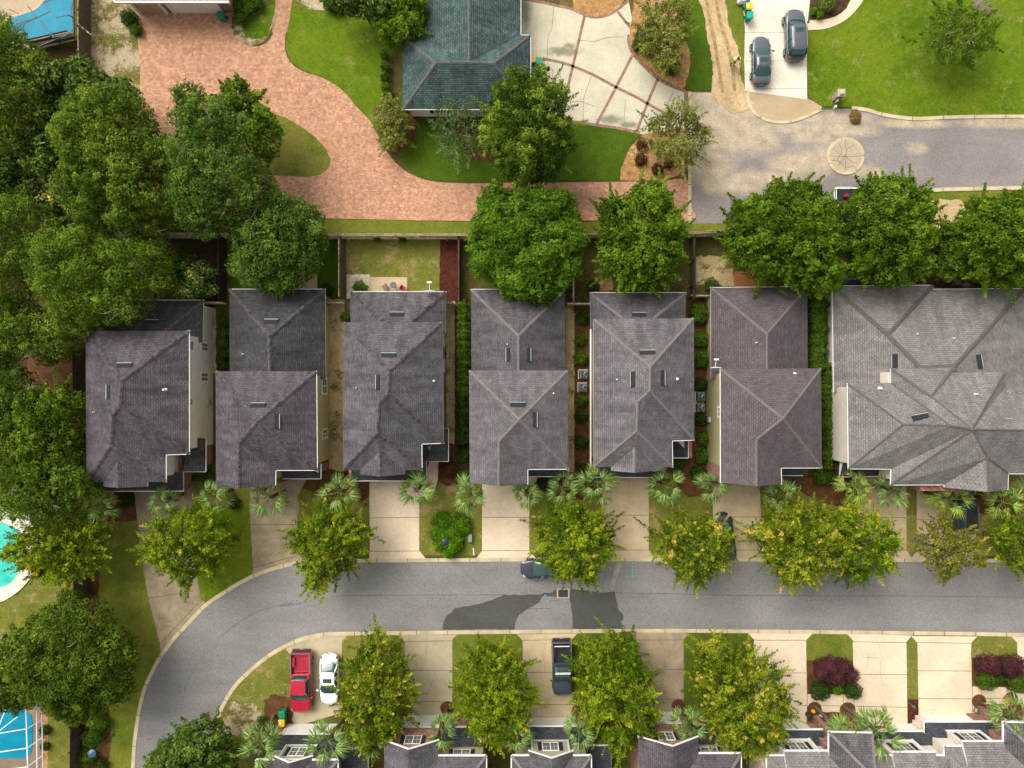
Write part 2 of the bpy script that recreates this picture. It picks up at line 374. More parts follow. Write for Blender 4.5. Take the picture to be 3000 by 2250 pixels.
M['sh_a'] = shingle('shingle_brown_grey', (0.080, 0.069, 0.076), (0.110, 0.096, 0.104), streak=0.35)
M['sh_b'] = shingle('shingle_dark', (0.048, 0.048, 0.050), (0.074, 0.072, 0.073), streak=0.3)
M['sh_c'] = shingle('shingle_grey', (0.115, 0.105, 0.108), (0.150, 0.138, 0.140), streak=0.3)
M['sh_c2'] = shingle('shingle_mid_grey', (0.088, 0.081, 0.085), (0.119, 0.109, 0.113), streak=0.35)
M['sh_d'] = shingle('shingle_mauve', (0.092, 0.077, 0.079), (0.117, 0.100, 0.101), streak=0.12)
M['sh_e'] = shingle('shingle_light_grey', (0.162, 0.149, 0.141), (0.205, 0.188, 0.177), streak=0.2)
M['sh_t'] = shingle('shingle_teal', (0.045, 0.085, 0.085), (0.100, 0.128, 0.122), line=0.45, streak=0.35)
M['sh_s'] = shingle('shingle_slate', (0.040, 0.044, 0.054), (0.064, 0.068, 0.078), line=0.6, streak=0.15)
M['cap_a'] = plain('ridge_brown', (0.088, 0.078, 0.079), 0.95, 0.1, var=0.7, scale=3.2)
M['cap_c'] = plain('ridge_tan', (0.158, 0.142, 0.137), 0.95, 0.1, var=0.3, scale=6)
M['cap_d'] = plain('ridge_mauve', (0.145, 0.122, 0.120), 0.95, 0.1, var=0.25, scale=6)
M['cap_g'] = plain('ridge_dark_grey', (0.105, 0.092, 0.090), 0.95, 0.1, var=0.3, scale=6)
M['cap_t'] = plain('ridge_weathered', (0.115, 0.105, 0.100), 0.95, 0.1, var=0.4, scale=6)
M['vent'] = plain('roof_vent_metal', (0.026, 0.028, 0.031), 0.8, 0.1)
M['ventlip'] = plain('vent_lip', (0.33, 0.34, 0.35), 0.4, 0.5)
M['pipe'] = plain('vent_pipe', (0.6, 0.6, 0.56), 0.5, 0.5)
def wood(name, a, b):
    t = NT(name); x = t.n('ShaderNodeSeparateXYZ', None, Vector=t.pos); al = t.math('ADD', x.outputs[0], x.outputs[1])
    f = t.math('FRACT', t.math('MULTIPLY', al, 7.0), 0)
    c = t.ramp(t.noise(2.5, 5, 0.7, vec=t.scalev(t.pos, (3, 3, 0.4))), [(0.3, a), (0.7, b)])
    c = t.mix(1.0, c, t.ramp(f, [(0.0, 0.35), (0.12, 1.0)]), 'MULTIPLY'); return t.out(c, 0.95, 0.1)
M['wood'] = wood('weathered_wood', (0.075, 0.055, 0.038), (0.17, 0.135, 0.10))
M['wood_dark'] = wood('old_dark_wood', (0.035, 0.026, 0.018), (0.10, 0.075, 0.055))
M['wood_pale'] = plain('pale_fence_wood', (0.56, 0.46, 0.27), 0.9, 0.1, var=0.5, scale=4)
M['bark'] = plain('bark', (0.14, 0.105, 0.075), 0.95, 0.1, var=0.5, scale=8)
M['bark_pale'] = plain('pale_bark', (0.24, 0.205, 0.15), 0.95, 0.1, var=0.4, scale=8)
M['bark_palm'] = plain('palm_bark', (0.13, 0.10, 0.07), 0.95, 0.1, var=0.6, scale=14)
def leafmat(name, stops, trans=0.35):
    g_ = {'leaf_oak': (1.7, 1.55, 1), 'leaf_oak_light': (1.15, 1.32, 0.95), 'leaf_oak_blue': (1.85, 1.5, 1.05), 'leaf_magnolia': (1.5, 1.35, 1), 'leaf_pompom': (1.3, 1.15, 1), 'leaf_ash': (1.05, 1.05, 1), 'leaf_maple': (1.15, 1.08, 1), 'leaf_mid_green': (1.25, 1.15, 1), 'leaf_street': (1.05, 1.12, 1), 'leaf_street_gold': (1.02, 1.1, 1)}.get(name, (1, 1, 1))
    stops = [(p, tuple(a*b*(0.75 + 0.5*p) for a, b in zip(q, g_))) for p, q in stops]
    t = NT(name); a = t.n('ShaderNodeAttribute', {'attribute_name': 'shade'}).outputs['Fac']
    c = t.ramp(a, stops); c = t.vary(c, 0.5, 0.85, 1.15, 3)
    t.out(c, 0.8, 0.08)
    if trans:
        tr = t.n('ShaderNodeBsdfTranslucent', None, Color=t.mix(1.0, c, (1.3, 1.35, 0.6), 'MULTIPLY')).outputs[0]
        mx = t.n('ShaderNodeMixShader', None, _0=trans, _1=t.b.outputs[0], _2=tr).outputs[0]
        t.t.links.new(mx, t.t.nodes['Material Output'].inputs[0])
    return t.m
LM = {
 'oak': leafmat('leaf_oak', [(0, (0.020, 0.046, 0.007)), (0.5, (0.056, 0.100, 0.014)), (1, (0.135, 0.185, 0.040))]),
 'oakl': leafmat('leaf_oak_light', [(0, (0.030, 0.054, 0.005)), (0.5, (0.083, 0.120, 0.012)), (1, (0.18, 0.215, 0.040))]),
 'oakb': leafmat('leaf_oak_blue', [(0, (0.015, 0.044, 0.008)), (0.5, (0.042, 0.095, 0.018)), (1, (0.11, 0.185, 0.046))]),
 'magn': leafmat('leaf_magnolia', [(0, (0.016, 0.036, 0.008)), (0.55, (0.045, 0.085, 0.016)), (0.93, (0.12, 0.17, 0.05)), (1, (0.4, 0.3, 0.08))], 0.1),
 'pom': leafmat('leaf_pompom', [(0, (0.012, 0.038, 0.005)), (0.5, (0.055, 0.112, 0.012)), (1, (0.20, 0.28, 0.035))]),
 'maple': leafmat('leaf_maple', [(0, (0.026, 0.072, 0.006)), (0.5, (0.068, 0.150, 0.010)), (1, (0.150, 0.250, 0.022))]),
 'ash': leafmat('leaf_ash', [(0, (0.024, 0.060, 0.003)), (0.5, (0.075, 0.135, 0.007)), (1, (0.175, 0.260, 0.022))]),
 'midg': leafmat('leaf_mid_green', [(0, (0.018, 0.046, 0.004)), (0.5, (0.055, 0.104, 0.008)), (1, (0.15, 0.21, 0.025))]),
 'street': leafmat('leaf_street', [(0, (0.028, 0.062, 0.003)), (0.45, (0.090, 0.140, 0.006)), (0.86, (0.28, 0.31, 0.018)), (1, (0.48, 0.32, 0.06))]),
 'street2': leafmat('leaf_street_gold', [(0, (0.030, 0.060, 0.003)), (0.45, (0.095, 0.138, 0.006)), (0.84, (0.29, 0.30, 0.02)), (1, (0.52, 0.31, 0.09))]),
 'rust': leafmat('leaf_rust', [(0, (0.065, 0.08, 0.010)), (0.5, (0.17, 0.175, 0.022)), (0.86, (0.29, 0.26, 0.04)), (1, (0.44, 0.20, 0.06))]),
 'hedge': leafmat('leaf_hedge', [(0, (0.030, 0.070, 0.005)), (0.5, (0.070, 0.135, 0.010)), (1, (0.15, 0.225, 0.02))]),
 'hedgedk': leafmat('leaf_hedge_dark', [(0, (0.016, 0.042, 0.006)), (0.5, (0.040, 0.078, 0.010)), (1, (0.085, 0.135, 0.025))]),
 'lime': leafmat('leaf_lime', [(0, (0.028, 0.085, 0.003)), (0.5, (0.085, 0.190, 0.005)), (1, (0.21, 0.38, 0.015))]),
 'twig': leafmat('leaf_twiggy', [(0, (0.048, 0.068, 0.010)), (0.5, (0.150, 0.175, 0.028)), (1, (0.34, 0.34, 0.09))]),
 'feather': leafmat('leaf_feathery', [(0, (0.045, 0.085, 0.018)), (0.5, (0.10, 0.17, 0.045)), (1, (0.22, 0.28, 0.11))]),
 'plum': leafmat('leaf_plum', [(0, (0.028, 0.008, 0.010)), (0.5, (0.070, 0.020, 0.024)), (1, (0.15, 0.050, 0.052))], 0.1),
 'mahog': leafmat('leaf_mahogany', [(0, (0.030, 0.012, 0.007)), (0.5, (0.085, 0.032, 0.014)), (1, (0.17, 0.07, 0.03))], 0.1),
 'palm': leafmat('leaf_palm', [(0, (0.045, 0.095, 0.018)), (0.5, (0.120, 0.195, 0.045)), (1, (0.28, 0.37, 0.12))]),
 'palmy': leafmat('leaf_palm_yellow', [(0, (0.07, 0.13, 0.012)), (0.5, (0.18, 0.255, 0.035)), (1, (0.36, 0.44, 0.10))]),
 'dry': leafmat('leaf_dry', [(0, (0.16, 0.11, 0.035)), (0.5, (0.30, 0.21, 0.06)), (1, (0.5, 0.3, 0.10))]),
}
# ================================================================ the ground
g = MB(); g.poly([(-300, -300, 0), (300, -300, 0), (300, 300, 0), (-300, 300, 0)]); tag(g.build('ground', M['yard']), kind='structure')
def lawn(pts, m='lawn_olive', z=0.016, wob=0.05, smooth=False, name='lawn', seed=0): return sheet(name, pts, z, M[m], smooth, wob, seed=seed)
# --- top left: worn strip by the wooden fence, brick drive
lawn(L_('o', [(185, -20), (308, -20), (308, 320), (250, 240), (185, 150)]), 'lawn_worn')
lawn(L_('o', [(-20, 100), (190, 100), (330, 200), (470, 480), (470, 660), (200, 900), (-20, 900)]), 'litter', 0.008, name='leaf_litter')
lawn(L_('o', [(60, 770), (168, 770), (168, 860), (60, 860)]), 'mulch_brown', 0.02, name='leaf_litter')
sheet('driveway', catmull(L_('o', [(303, 18), (400, 15), (497, 18), (500, 58), (520, 88), (548, 101), (575, 94), (590, 72), (596, 30), (597, -20), (630, -20), (627, 30), (617, 75), (616, 108), (628, 135), (652, 153), (700, 170), (740, 195),
      (770, 230), (798, 260), (815, 290), (830, 320), (860, 357), (893, 379), (935, 392), (1000, 396), (1150, 395), (1335, 393), (1420, 391), (1487, 390), (1488, 440), (1487, 478), (1250, 476), (1100, 478), (900, 476), (690, 472), (560, 474), (420, 472), (340, 440), (310, 380), (304, 300), (303, 150)]), True, 0.5), 0.03, M['paving'])
sheet('path', L_('o', [(597, -30), (632, -30), (627, 35), (621, 70), (588, 70), (594, 30)]), 0.036, M['paving_path'])
lawn(L_(0, [(1500, 660), (1600, 690), (1770, 735), (1850, 765), (1950, 820), (2040, 890), (2110, 960), (2143, 1030), (2132, 1090), (2080, 1132), (2000, 1146), (1850, 1140), (1700, 1130), (1500, 1120), (1300, 1050), (1200, 900), (1300, 740)]), 'lawn_island', 0.045, 0.03, True)
lawn(MX((1, [(-360, -20), (200, -40), (430, -20)]), ('o', [(865, 90), (830, 110), (828, 250), (812, 285), (797, 258), (770, 228), (740, 193), (700, 168), (652, 151), (629, 134), (618, 108), (619, 75), (628, 30), (632, -10)])), 'lawn_lush', 0.02)
lawn(L_(0, [(1890, -10), (2300, -10), (2300, 60), (2200, 80), (2020, 60), (1900, 40)]), 'lawn_worn', 0.026)
lawn(L_(0, [(1500, 200), (1590, 130), (1700, 60), (1770, 25), (1785, 60), (1765, 170), (1740, 240), (1690, 285), (1630, 300), (1560, 265)]), 'lawn_worn', 0.040, 0.03, True)
lawn(L_(0, [(1570, 180), (1640, 110), (1775, 35), (1760, 170), (1735, 235), (1660, 255), (1590, 245)]), 'lawn_lush', 0.046, 0.04, True)
lawn(L_('o', [(862, 338), (893, 300), (905, 262), (1000, 262), (1100, 258), (1235, 266), (1305, 275), (1382, 290), (1362, 310), (1346, 345), (1338, 389), (1150, 391), (1000, 393), (935, 389), (895, 376)]), 'lawn_deep', 0.034, 0.03)
lawn(L_('o', [(805, 230), (905, 230), (905, 262), (895, 300), (872, 330), (840, 335), (815, 290)]), 'mulch_brown', 0.036, name='mulch_bed')
lawn(L_('o', [(1000, 262), (1090, 262), (1100, 330), (1040, 350), (1000, 320)]), 'mulch_brown', 0.040, 0.1, True, name='mulch_bed')
# --- concrete court of the teal-roofed house
sheet('driveway', MX((1, [(1130, -30), (1165, 0), (1500, 60), (1640, 110), (1780, 80), (1860, 0), (1900, 200), (1870, 230), (1860, 270), (1885, 345), (1960, 430), (2050, 510), (2140, 560), (2212, 585)]), (2, [(20, 595), (38, 600), (38, 850)]), (1, [(1960, 880), (1930, 862), (1700, 822), (1480, 787), (1200, 770), (1130, 500)])), 0.03, M['conc_court'])
rb = [[(1576, 103), (1500, 430), (1450, 640)], [(1305, 382), (1400, 400), (1500, 430), (1640, 490), (1780, 566), (1900, 625), (2020, 692), (2160, 770)], [(1885, 360), (1780, 566), (1655, 803)], [(2050, 512), (1985, 665), (1915, 850)],
      [(1165, -10), (1280, 10), (1390, 36), (1500, 62), (1580, 100), (1650, 114), (1730, 98), (1790, 62), (1860, 5)], [(1790, 75), (1840, 140), (1890, 200)], [(1480, 786), (1640, 808), (1800, 832), (1935, 862)],
      [(1862, 225), (1860, 270), (1885, 345), (1960, 430), (2050, 512), (2140, 560), (2225, 590)]]
for q in rb: tag(ribbon(L_(1, q), 0.27, 0.040).build('paving_ribbon', M['ribbon']), kind='structure')
for q in [[(1375, 40), (1365, 180), (1340, 240), (1338, 420), (1372, 460), (1365, 560)], [(1540, 262), (1640, 270), (1720, 245), (1830, 240)], [(1620, 500), (1570, 640), (1570, 800)], [(1840, 650), (1830, 820)], [(2150, 600), (2110, 680)], [(1460, 660), (1560, 660), (1640, 690)]]:
    tag(ribbon(L_(1, q), 0.035, 0.0385, step=0.8).build('paving_crack', M['dark_line']), kind='structure')
lawn(L_(1, [(1500, -20), (1500, 62), (1580, 96), (1650, 110), (1730, 95), (1790, 58), (1850, -20)]), 'straw', 0.044, 0.04, name='mulch_bed')
lawn(MX((1, [(1900, -20), (1870, 200), (1868, 262), (1895, 342), (1965, 420), (2055, 500), (2145, 550), (2212, 578)]), (2, [(15, 552), (38, 480), (48, 400), (42, 320), (25, 270), (-5, 240), (-60, 0), (-60, -20)])), 'straw', 0.044, 0.04, name='mulch_bed')
lawn(MX((2, [(-70, -20), (112, -20), (140, 130), (172, 300), (198, 480), (188, 590), (90, 582), (16, 580), (38, 500), (50, 430), (45, 330), (5, 245), (-30, 100)])), 'lawn_deep', 0.048, 0.05)
lawn(MX((1, [(1960, 868), (1885, 940), (1835, 1030), (1812, 1100), (1806, 1172), (1980, 1170), (2100, 1170), (2200, 1130)]), (2, [(5, 1110), (36, 1060), (36, 840), (0, 830)])), 'straw', 0.046, 0.04, name='mulch_bed')
# --- street end with the round island
sheet('street', MX((2, [(40, 598), (160, 600), (250, 600), (400, 590), (425, 690), (520, 772), (630, 797), (770, 768), (900, 712), (1150, 702), (1300, 748), (1500, 772), (1800, 758), (2280, 758), (2280, 1216), (1560, 1240), (1400, 1330), (1200, 1442), (600, 1445), (40, 1450)])), 0.022, M['culdesac'])
lawn(L_(2, [(100, -20), (268, -20), (290, 130), (330, 250), (368, 350), (372, 480), (400, 590), (470, 700), (320, 740), (240, 680), (180, 600), (198, 480), (172, 300), (142, 130)]), 'sand', 0.056, 0.09, name='dirt_track')
for rq in ([(150, -20), (175, 130), (210, 300), (235, 460), (260, 600)], [(215, -20), (240, 130), (290, 300), (320, 440), (335, 590)]): tag(ribbon(L_(2, rq), 0.34, 0.0625).build('tyre_rut', plain('rut_soil', (0.33, 0.225, 0.105), 0.95, 0.1, var=0.45, scale=2.5)), kind='structure')
lawn(L_(2, [(265, -20), (392, -20), (400, 180), (398, 590), (372, 570), (370, 350), (330, 255), (290, 130)]), 'lawn_side', 0.052, 0.05)
sheet('driveway', L_(2, [(385, -20), (402, 180), (398, 400), (402, 592), (805, 645), (803, 200), (826, -20)]), 0.060, M['conc_pale'])
sheet('driveway', catmull(L_(2, [(412, 585), (428, 680), (470, 740), (530, 778), (630, 794), (720, 782), (800, 755), (890, 715), (905, 695), (850, 660), (805, 640), (650, 620), (500, 605)])), 0.054, M['apron_tan'])
tag(ribbon(L_(2, [(418, 590), (432, 685), (475, 742), (530, 776), (630, 795), (720, 783), (800, 756), (895, 712)]), 0.26, 0.085, ht=0.07).build('kerb', M['kerb']), kind='structure')
for y in (213, 398, 578): tag(ribbon(L_(2, [(402, y), (804, y-2)]), 0.04, 0.0635, smooth=False).build('paving_joint', M['light_line']), kind='structure')
sheet('path', catmull(L_(2, [(824, 132), (900, 130), (990, 108), (1060, 55), (1100, -30), (1180, -30), (1125, 65), (1045, 138), (945, 183), (870, 195), (808, 198)])), 0.064, M['conc_light'])
lawn(L_(2, [(828, -20), (1096, -20), (1060, 55), (985, 108), (900, 130), (828, 132)]), 'mulch_dark', 0.070, 0.02, name='mulch_bed')
lawn(L_(2, [(803, 205), (870, 200), (945, 188), (1050, 142), (1130, 66), (1185, -30), (2400, -30), (2400, 748), (2000, 750), (1520, 762), (1400, 758), (1300, 740), (1150, 706), (1000, 690), (900, 688), (850, 655), (812, 625)]), 'lawn_lush', 0.060, 0.04)
tag(ribbon(L_(2, [(1090, 700), (1200, 715), (1300, 745), (1500, 770), (1700, 762), (2000, 756), (2290, 756)]), 0.34, 0.082, ht=0.07).build('kerb', M['kerb']), kind='structure')
tag(ribbon(L_(2, [(2290, 1217), (1900, 1224), (1560, 1240), (1400, 1300)]), 0.36, 0.082, ht=0.07).build('kerb', M['kerb']), kind='structure')
tag(ribbon(L_(2, [(46, 592), (46, 850), (45, 1100), (47, 1450)]), 0.30, 0.062, ht=0.05).build('kerb', M['kerb']), kind='structure')
tag(ribbon(L_(2, [(22, 590), (22, 860)]), 0.42, 0.050).build('paving_ribbon', M['ribbon']), kind='structure')
ci = P(2, 1054, 1012); ring = [Vector((ci.x + 1.70*math.cos(a*math.pi/18), ci.y + 1.70*math.sin(a*math.pi/18))) for a in range(37)]
tag(ribbon(ring, 0.27, 0.10, ht=0.09, step=0.3).build('kerb', M['kerb']), kind='structure')
isl = sheet('traffic_island', [Vector((ci.x + 1.58*math.cos(a*math.pi/20), ci.y + 1.58*math.sin(a*math.pi/20))) for a in range(40)], 0.092, concrete('island_concrete', (0.42, 0.34, 0.24), 0.5, warm=(0.28, 0.21, 0.13)))
for q in [[(950, 1012), (1050, 1016), (1156, 1012)], [(1052, 912), (1056, 1010), (1048, 1112)], [(975, 960), (1010, 1000), (1060, 1020), (1100, 1060), (1130, 1050)], [(1000, 1080), (1040, 1030), (1070, 960), (1110, 940)], [(960, 1040), (1020, 1050), (1060, 1090), (1110, 1075)], [(1010, 930), (1030, 985), (1000, 1035), (1035, 1075)]]:
    tag(ribbon(L_(2, q), 0.035, 0.097, step=0.4).build('paving_crack', M['dark_line']), kind='structure')
# strip between the street end, the brick drive and the back fence
lawn(L_('o', [(688, 474), (1100, 480), (1487, 482), (1600, 484), (1600, 505), (688, 505)]), 'lawn_side', 0.014)
lawn(MX((2, [(1180, 1446), (1400, 1330), (1560, 1242), (2290, 1222), (2290, 1500), (1180, 1480)])), 'lawn_side', 0.014)
lawn(L_(2, [(1590, 1320), (1800, 1300), (1830, 1400), (1700, 1470), (1590, 1460)]), 'sand', 0.020, 0.12, True, name='bare_soil')
# --- back gardens
lawn(L_('o', [(498, 512), (738, 512), (738, 655), (498, 655)]), 'lawn_deep', 0.012)
lawn(L_('o', [(748, 516), (951, 516), (949, 640), (748, 640)]), 'lawn_olive', 0.018)
sheet('mulch_bed', L_('o', [(951, 516), (994, 516), (992, 650), (949, 650)]), 0.026, M['mulch_red'], wob=0.03)
sheet('patio', L_(4, [(35, 120), (186, 120), (186, 240), (35, 280)]), 0.05, M['patio'])
sheet('patio', L_(4, [(188, 137), (427, 137), (427, 260), (188, 260)]), 0.055, M['conc_warm'])
sheet('patio', L_(3, [(1935, 118), (2057, 118), (2057, 230), (1935, 230)]), 0.05, M['conc_warm'])
sheet('patio', L_(5, [(332, 100), (530, 100), (530, 220), (332, 220)]), 0.05, concrete('terracotta_patio', (0.34, 0.13, 0.05), 0.5, warm=(0.2, 0.08, 0.04)))
lawn(L_(5, [(75, 0), (320, 0), (330, 190), (70, 190)]), 'sandpath', 0.02, 0.1, name='bare_soil')
lawn(L_(4, [(1500, -20), (1750, -20), (1720, 130), (1600, 200), (1520, 260)]), 'yard', 0.02)
lawn(L_(4, [(1640, 140), (1760, 130), (1760, 230), (1640, 230)]), 'straw', 0.024, 0.08, name='mulch_bed')
lawn(L_(5, [(1000, 120), (2280, 120), (2280, 230), (1000, 200)]), 'mulch_dark', 0.024, name='mulch_bed')
# --- passages between the houses
def strip(k, x0, y0, x1, y1, m, z=0.02, wob=0.08, name='path', seed=0): return lawn(L_(k, [(x0, y0), (x1, y0), (x1, y1), (x0, y1)]), m, z, wob, False, name, seed)
strip(4, 680, 290, 755, 1400, 'sandpath'); strip(4, 1452, 300, 1520, 1400, 'sandpath', seed=3); strip(3, 2130, 280, 2230, 1400, 'sandpath', seed=5)
strip(4, 1510, 300, 1625, 1480, 'mulch_brown', 0.024, 0.05, 'mulch_bed'); strip(3, 1380, 340, 1400, 760, 'sandpath', seed=8); strip(5, 0, 260, 185, 1480, 'mulch_brown', 0.018, 0.05, 'mulch_bed')
strip(3, 500, 600, 555, 1000, 'mulch_dark', 0.02, name='mulch_bed'); strip(4, 735, 280, 840, 1480, 'mulch_dark', 0.018, 0.05, 'mulch_bed'); strip(5, 810, 250, 985, 1480, 'mulch_dark', 0.02, 0.05, 'mulch_bed')
strip(3, 1375, 1230, 1400, 1340, 'mulch_red', 0.03, name='mulch_bed')
strip(6, 700, -60, 885, 60, 'mulch_brown', 0.022, name='mulch_bed')
# --- front gardens of the middle row
lawn(L_('o', [(190, 1040), (2240, 1040), (2240, 1200), (700, 1200), (600, 1240), (440, 1300), (352, 1412), (300, 1560), (292, 1680), (150, 1680), (150, 1240)]), 'lawn_olive', 0.012)
lawn(L_(6, [(580, 380), (900, 100), (950, 500), (1035, 900), (960, 1100), (900, 1300), (870, 1680), (560, 1680), (720, 1250), (860, 1000), (700, 700)]), 'lawn_side', 0.016, 0.1)
lawn(L_(6, [(1300, 560), (1290, 480), (1200, -20), (1618, -40), (1636, 380), (1600, 438), (1470, 515), (1355, 582)]), 'lawn_lush', 0.022)
lawn(L_(3, [(1480, 1500), (1625, 1500), (1625, 1700), (1480, 1700)]), 'lawn_side', 0.02)
for k, q in [(4, [(100, 1450), (180, 1450), (180, 1560), (120, 1600), (60, 1560)]), (4, [(620, 1240), (760, 1240), (750, 1460), (640, 1470)]), (4, [(1270, 1430), (1640, 1400), (1640, 1560), (1400, 1570), (1290, 1500)]), (4, [(2140, 1400), (2250, 1380), (2400, 1480), (2250, 1560)]),
              (5, [(-20, 1320), (170, 1380), (230, 1480), (120, 1560), (-20, 1500)]), (5, [(700, 1440), (1120, 1440), (1120, 1600), (900, 1600)]), (3, [(740, 1510), (880, 1510), (880, 1700), (760, 1650)]), (3, [(1960, 1380), (2220, 1400), (2220, 1560), (1960, 1500)]), (5, [(1890, 1500), (2260, 1520), (2260, 1659), (1890, 1659)])]:
    lawn(L_(k, q), 'mulch_brown', 0.024, 0.06, True, 'mulch_bed')
# --- driveways of the middle row, each with its joints
def drive(pts, m, joints=(), cracks=()):
    o = sheet('driveway', pts, 0.030, M[m])
    for k, a, b in joints: ribbon([P(k, *a), P(k, *b)], 0.05, 0.034, smooth=False).build('joint', M['dark_line'], o)
    for k, q in cracks: ribbon(L_(k, q), 0.03, 0.0335, step=0.6).build('crack', M['light_line'], o)
    return o
drive(MX((3, [(870, 1515), (1240, 1500), (1300, 1560), (1210, 1659)]), (6, [(1200, 0), (1290, 490), (1303, 570), (1352, 590), (1210, 750), (1130, 830), (1045, 945), (1038, 850), (950, 500), (905, 200), (885, 0)])), 'conc_dirty',
      [(6, (890, 122), (1080, 105)), (6, (960, 560), (1260, 510)), (6, (1060, 830), (1285, 590))])
drive(MX((3, [(1622, 1500), (1790, 1480), (1960, 1420), (1985, 1450), (1930, 1560), (1940, 1659)]), (6, [(1925, 0), (1930, 255), (1980, 330), (1900, 345), (1720, 392), (1625, 425), (1640, 380), (1622, 60)])), 'conc_dirty', [(6, (1622, 80), (1925, 80)), (6, (1645, 360), (1930, 280))])
drive(MX((4, [(183, 1450), (500, 1450), (540, 1420), (572, 1330), (630, 1335), (625, 1450), (600, 1540), (505, 1590), (505, 1659)]), (7, [(505, 250), (548, 302), (548, 312), (178, 312), (185, 255), (183, 0)])), 'conc_light', [(7, (183, 38), (505, 35)), (7, (185, 254), (508, 252)), (4, (555, 1490), (580, 1540))])
drive(MX((4, [(912, 1470), (1205, 1470), (1215, 1428), (1270, 1430), (1265, 1480), (1240, 1520), (1218, 1560)]), (7, [(1218, 250), (1255, 292), (1255, 312), (872, 312), (875, 298), (912, 250)])), 'conc_light', [(7, (912, 34), (1218, 34)), (7, (912, 250), (1218, 250))])
drive(MX((4, [(1690, 1430), (1990, 1420), (1992, 1659)]), (7, [(1992, 245), (2030, 296), (2030, 312), (1655, 312), (1660, 296), (1700, 248)])), 'conc_warm', [(7, (1700, 20), (1990, 20)), (7, (1700, 246), (1992, 246))], [(4, [(1860, 1450), (1865, 1560), (1850, 1640)])])
drive(MX((5, [(195, 1480), (500, 1480), (505, 1659)]), (8, [(503, 245), (540, 296), (540, 312), (155, 312), (160, 296), (196, 245)])), 'conc_warm', [(8, (196, 32), (503, 32)), (8, (196, 246), (503, 246)), (5, (490, 1495), (508, 1535))])
drive(MX((5, [(1130, 1410), (1448, 1450), (1449, 1659)]), (8, [(1450, 250), (1482, 292), (1482, 314), (1085, 314), (1090, 296), (1128, 250)])), 'conc_warm', [(8, (1128, 36), (1449, 36)), (8, (1128, 248), (1450, 248))])
drive(MX((5, [(1515, 1490), (1900, 1500)]), (8, [(1900, 250), (1935, 292), (1935, 316), (1483, 316), (1485, 292), (1516, 250)])), 'conc_warm', [(8, (1516, 50), (1760, 50)), (8, (1516, 250), (1900, 250))])
# --- main road, its wet patches and kerbs
outer = MX((6, [(872, 1720), (885, 1500), (912, 1310), (948, 1155), (1002, 1032), (1047, 952), (1130, 836), (1212, 748), (1342, 612), (1472, 523), (1600, 447), (1720, 396), (1850, 358), (1950, 338), (2080, 328), (2212, 326)]), (7, [(200, 326), (600, 323), (1100, 320), (1600, 318), (2212, 320)]), (8, [(400, 320), (1000, 321), (1600, 324), (2300, 328)]))
inner = MX((8, [(2300, 785), (1800, 776), (1000, 766), (400, 760), (0, 757)]), (7, [(1800, 758), (1000, 765), (400, 771), (0, 776)]), (6, [(2100, 780), (1950, 812), (1800, 882), (1700, 947), (1600, 1032), (1520, 1112), (1460, 1202), (1415, 1290), (1370, 1400), (1345, 1520), (1335, 1720)]))
oc = catmull(outer, False, 0.8); ic = catmull(inner, False, 0.8)
sheet('road', oc + ic, 0.020, M['road'])
tag(ribbon(outer, 0.36, 0.062, side=1, ht=0.045).build('kerb', M['kerb']), kind='structure')
tag(ribbon(inner, 0.36, 0.062, side=1, ht=0.045).build('kerb', M['kerb']), kind='structure')
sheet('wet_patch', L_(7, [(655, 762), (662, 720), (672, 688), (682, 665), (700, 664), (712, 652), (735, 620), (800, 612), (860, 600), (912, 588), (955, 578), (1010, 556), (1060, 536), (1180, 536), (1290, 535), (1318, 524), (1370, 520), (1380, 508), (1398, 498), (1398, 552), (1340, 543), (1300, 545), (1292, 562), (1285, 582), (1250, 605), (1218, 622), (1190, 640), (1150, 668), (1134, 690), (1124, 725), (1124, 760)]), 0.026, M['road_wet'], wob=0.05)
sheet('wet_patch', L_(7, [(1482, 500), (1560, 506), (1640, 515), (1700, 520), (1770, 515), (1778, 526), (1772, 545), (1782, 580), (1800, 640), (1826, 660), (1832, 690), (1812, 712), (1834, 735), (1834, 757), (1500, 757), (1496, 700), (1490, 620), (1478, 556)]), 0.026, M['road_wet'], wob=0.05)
seam = plain('road_seam', (0.125, 0.12, 0.12), 0.9, 0.2, var=0.3)
for q in [(7, [(0, 542), (400, 538), (900, 536), (1060, 534)]), (7, [(1780, 524), (2212, 530)]), (8, [(0, 534), (700, 542), (1500, 544), (2290, 554)]), (7, [(1210, 626), (1360, 624)]), (7, [(1350, 577), (1420, 571)]), (6, [(1810, 610), (1900, 600), (1960, 585)])]:
    tag(ribbon(L_(*q), 0.07, 0.0245, step=1).build('road_seam', seam), kind='structure')
lt = plain('faint_tyre_track', (0.165, 0.156, 0.155), 0.9, 0.2, var=0.25, scale=1.5)
tag(ribbon(L_(6, [(1180, 1200), (1240, 1040), (1330, 920), (1440, 800), (1600, 680), (1760, 615), (1900, 590)]), 0.16, 0.0243).build('tyre_track', lt), kind='structure')
tag(ribbon(L_(7, [(1745, 500), (1775, 420), (1800, 325)]), 0.5, 0.0243).build('dust_trail', plain('dust_trail', (0.30, 0.27, 0.23), 0.9, 0.2, var=0.3, scale=1.5)), kind='structure')
cy = plain('survey_paint', (0.02, 0.45, 0.42), 0.7, 0.2)
for i in range(5): tag(ribbon(L_(7, [(1888, 325+i*21), (1888, 337+i*21)]), 0.09, 0.025, smooth=False).build('road_marking', cy), kind='structure')
tag(ribbon(L_(7, [(1316, 540), (1326, 540)]), 0.14, 0.031, smooth=False).build('road_marking', plain('blue_marker', (0.0, 0.35, 0.55), 0.4, 0.4)), kind='structure')
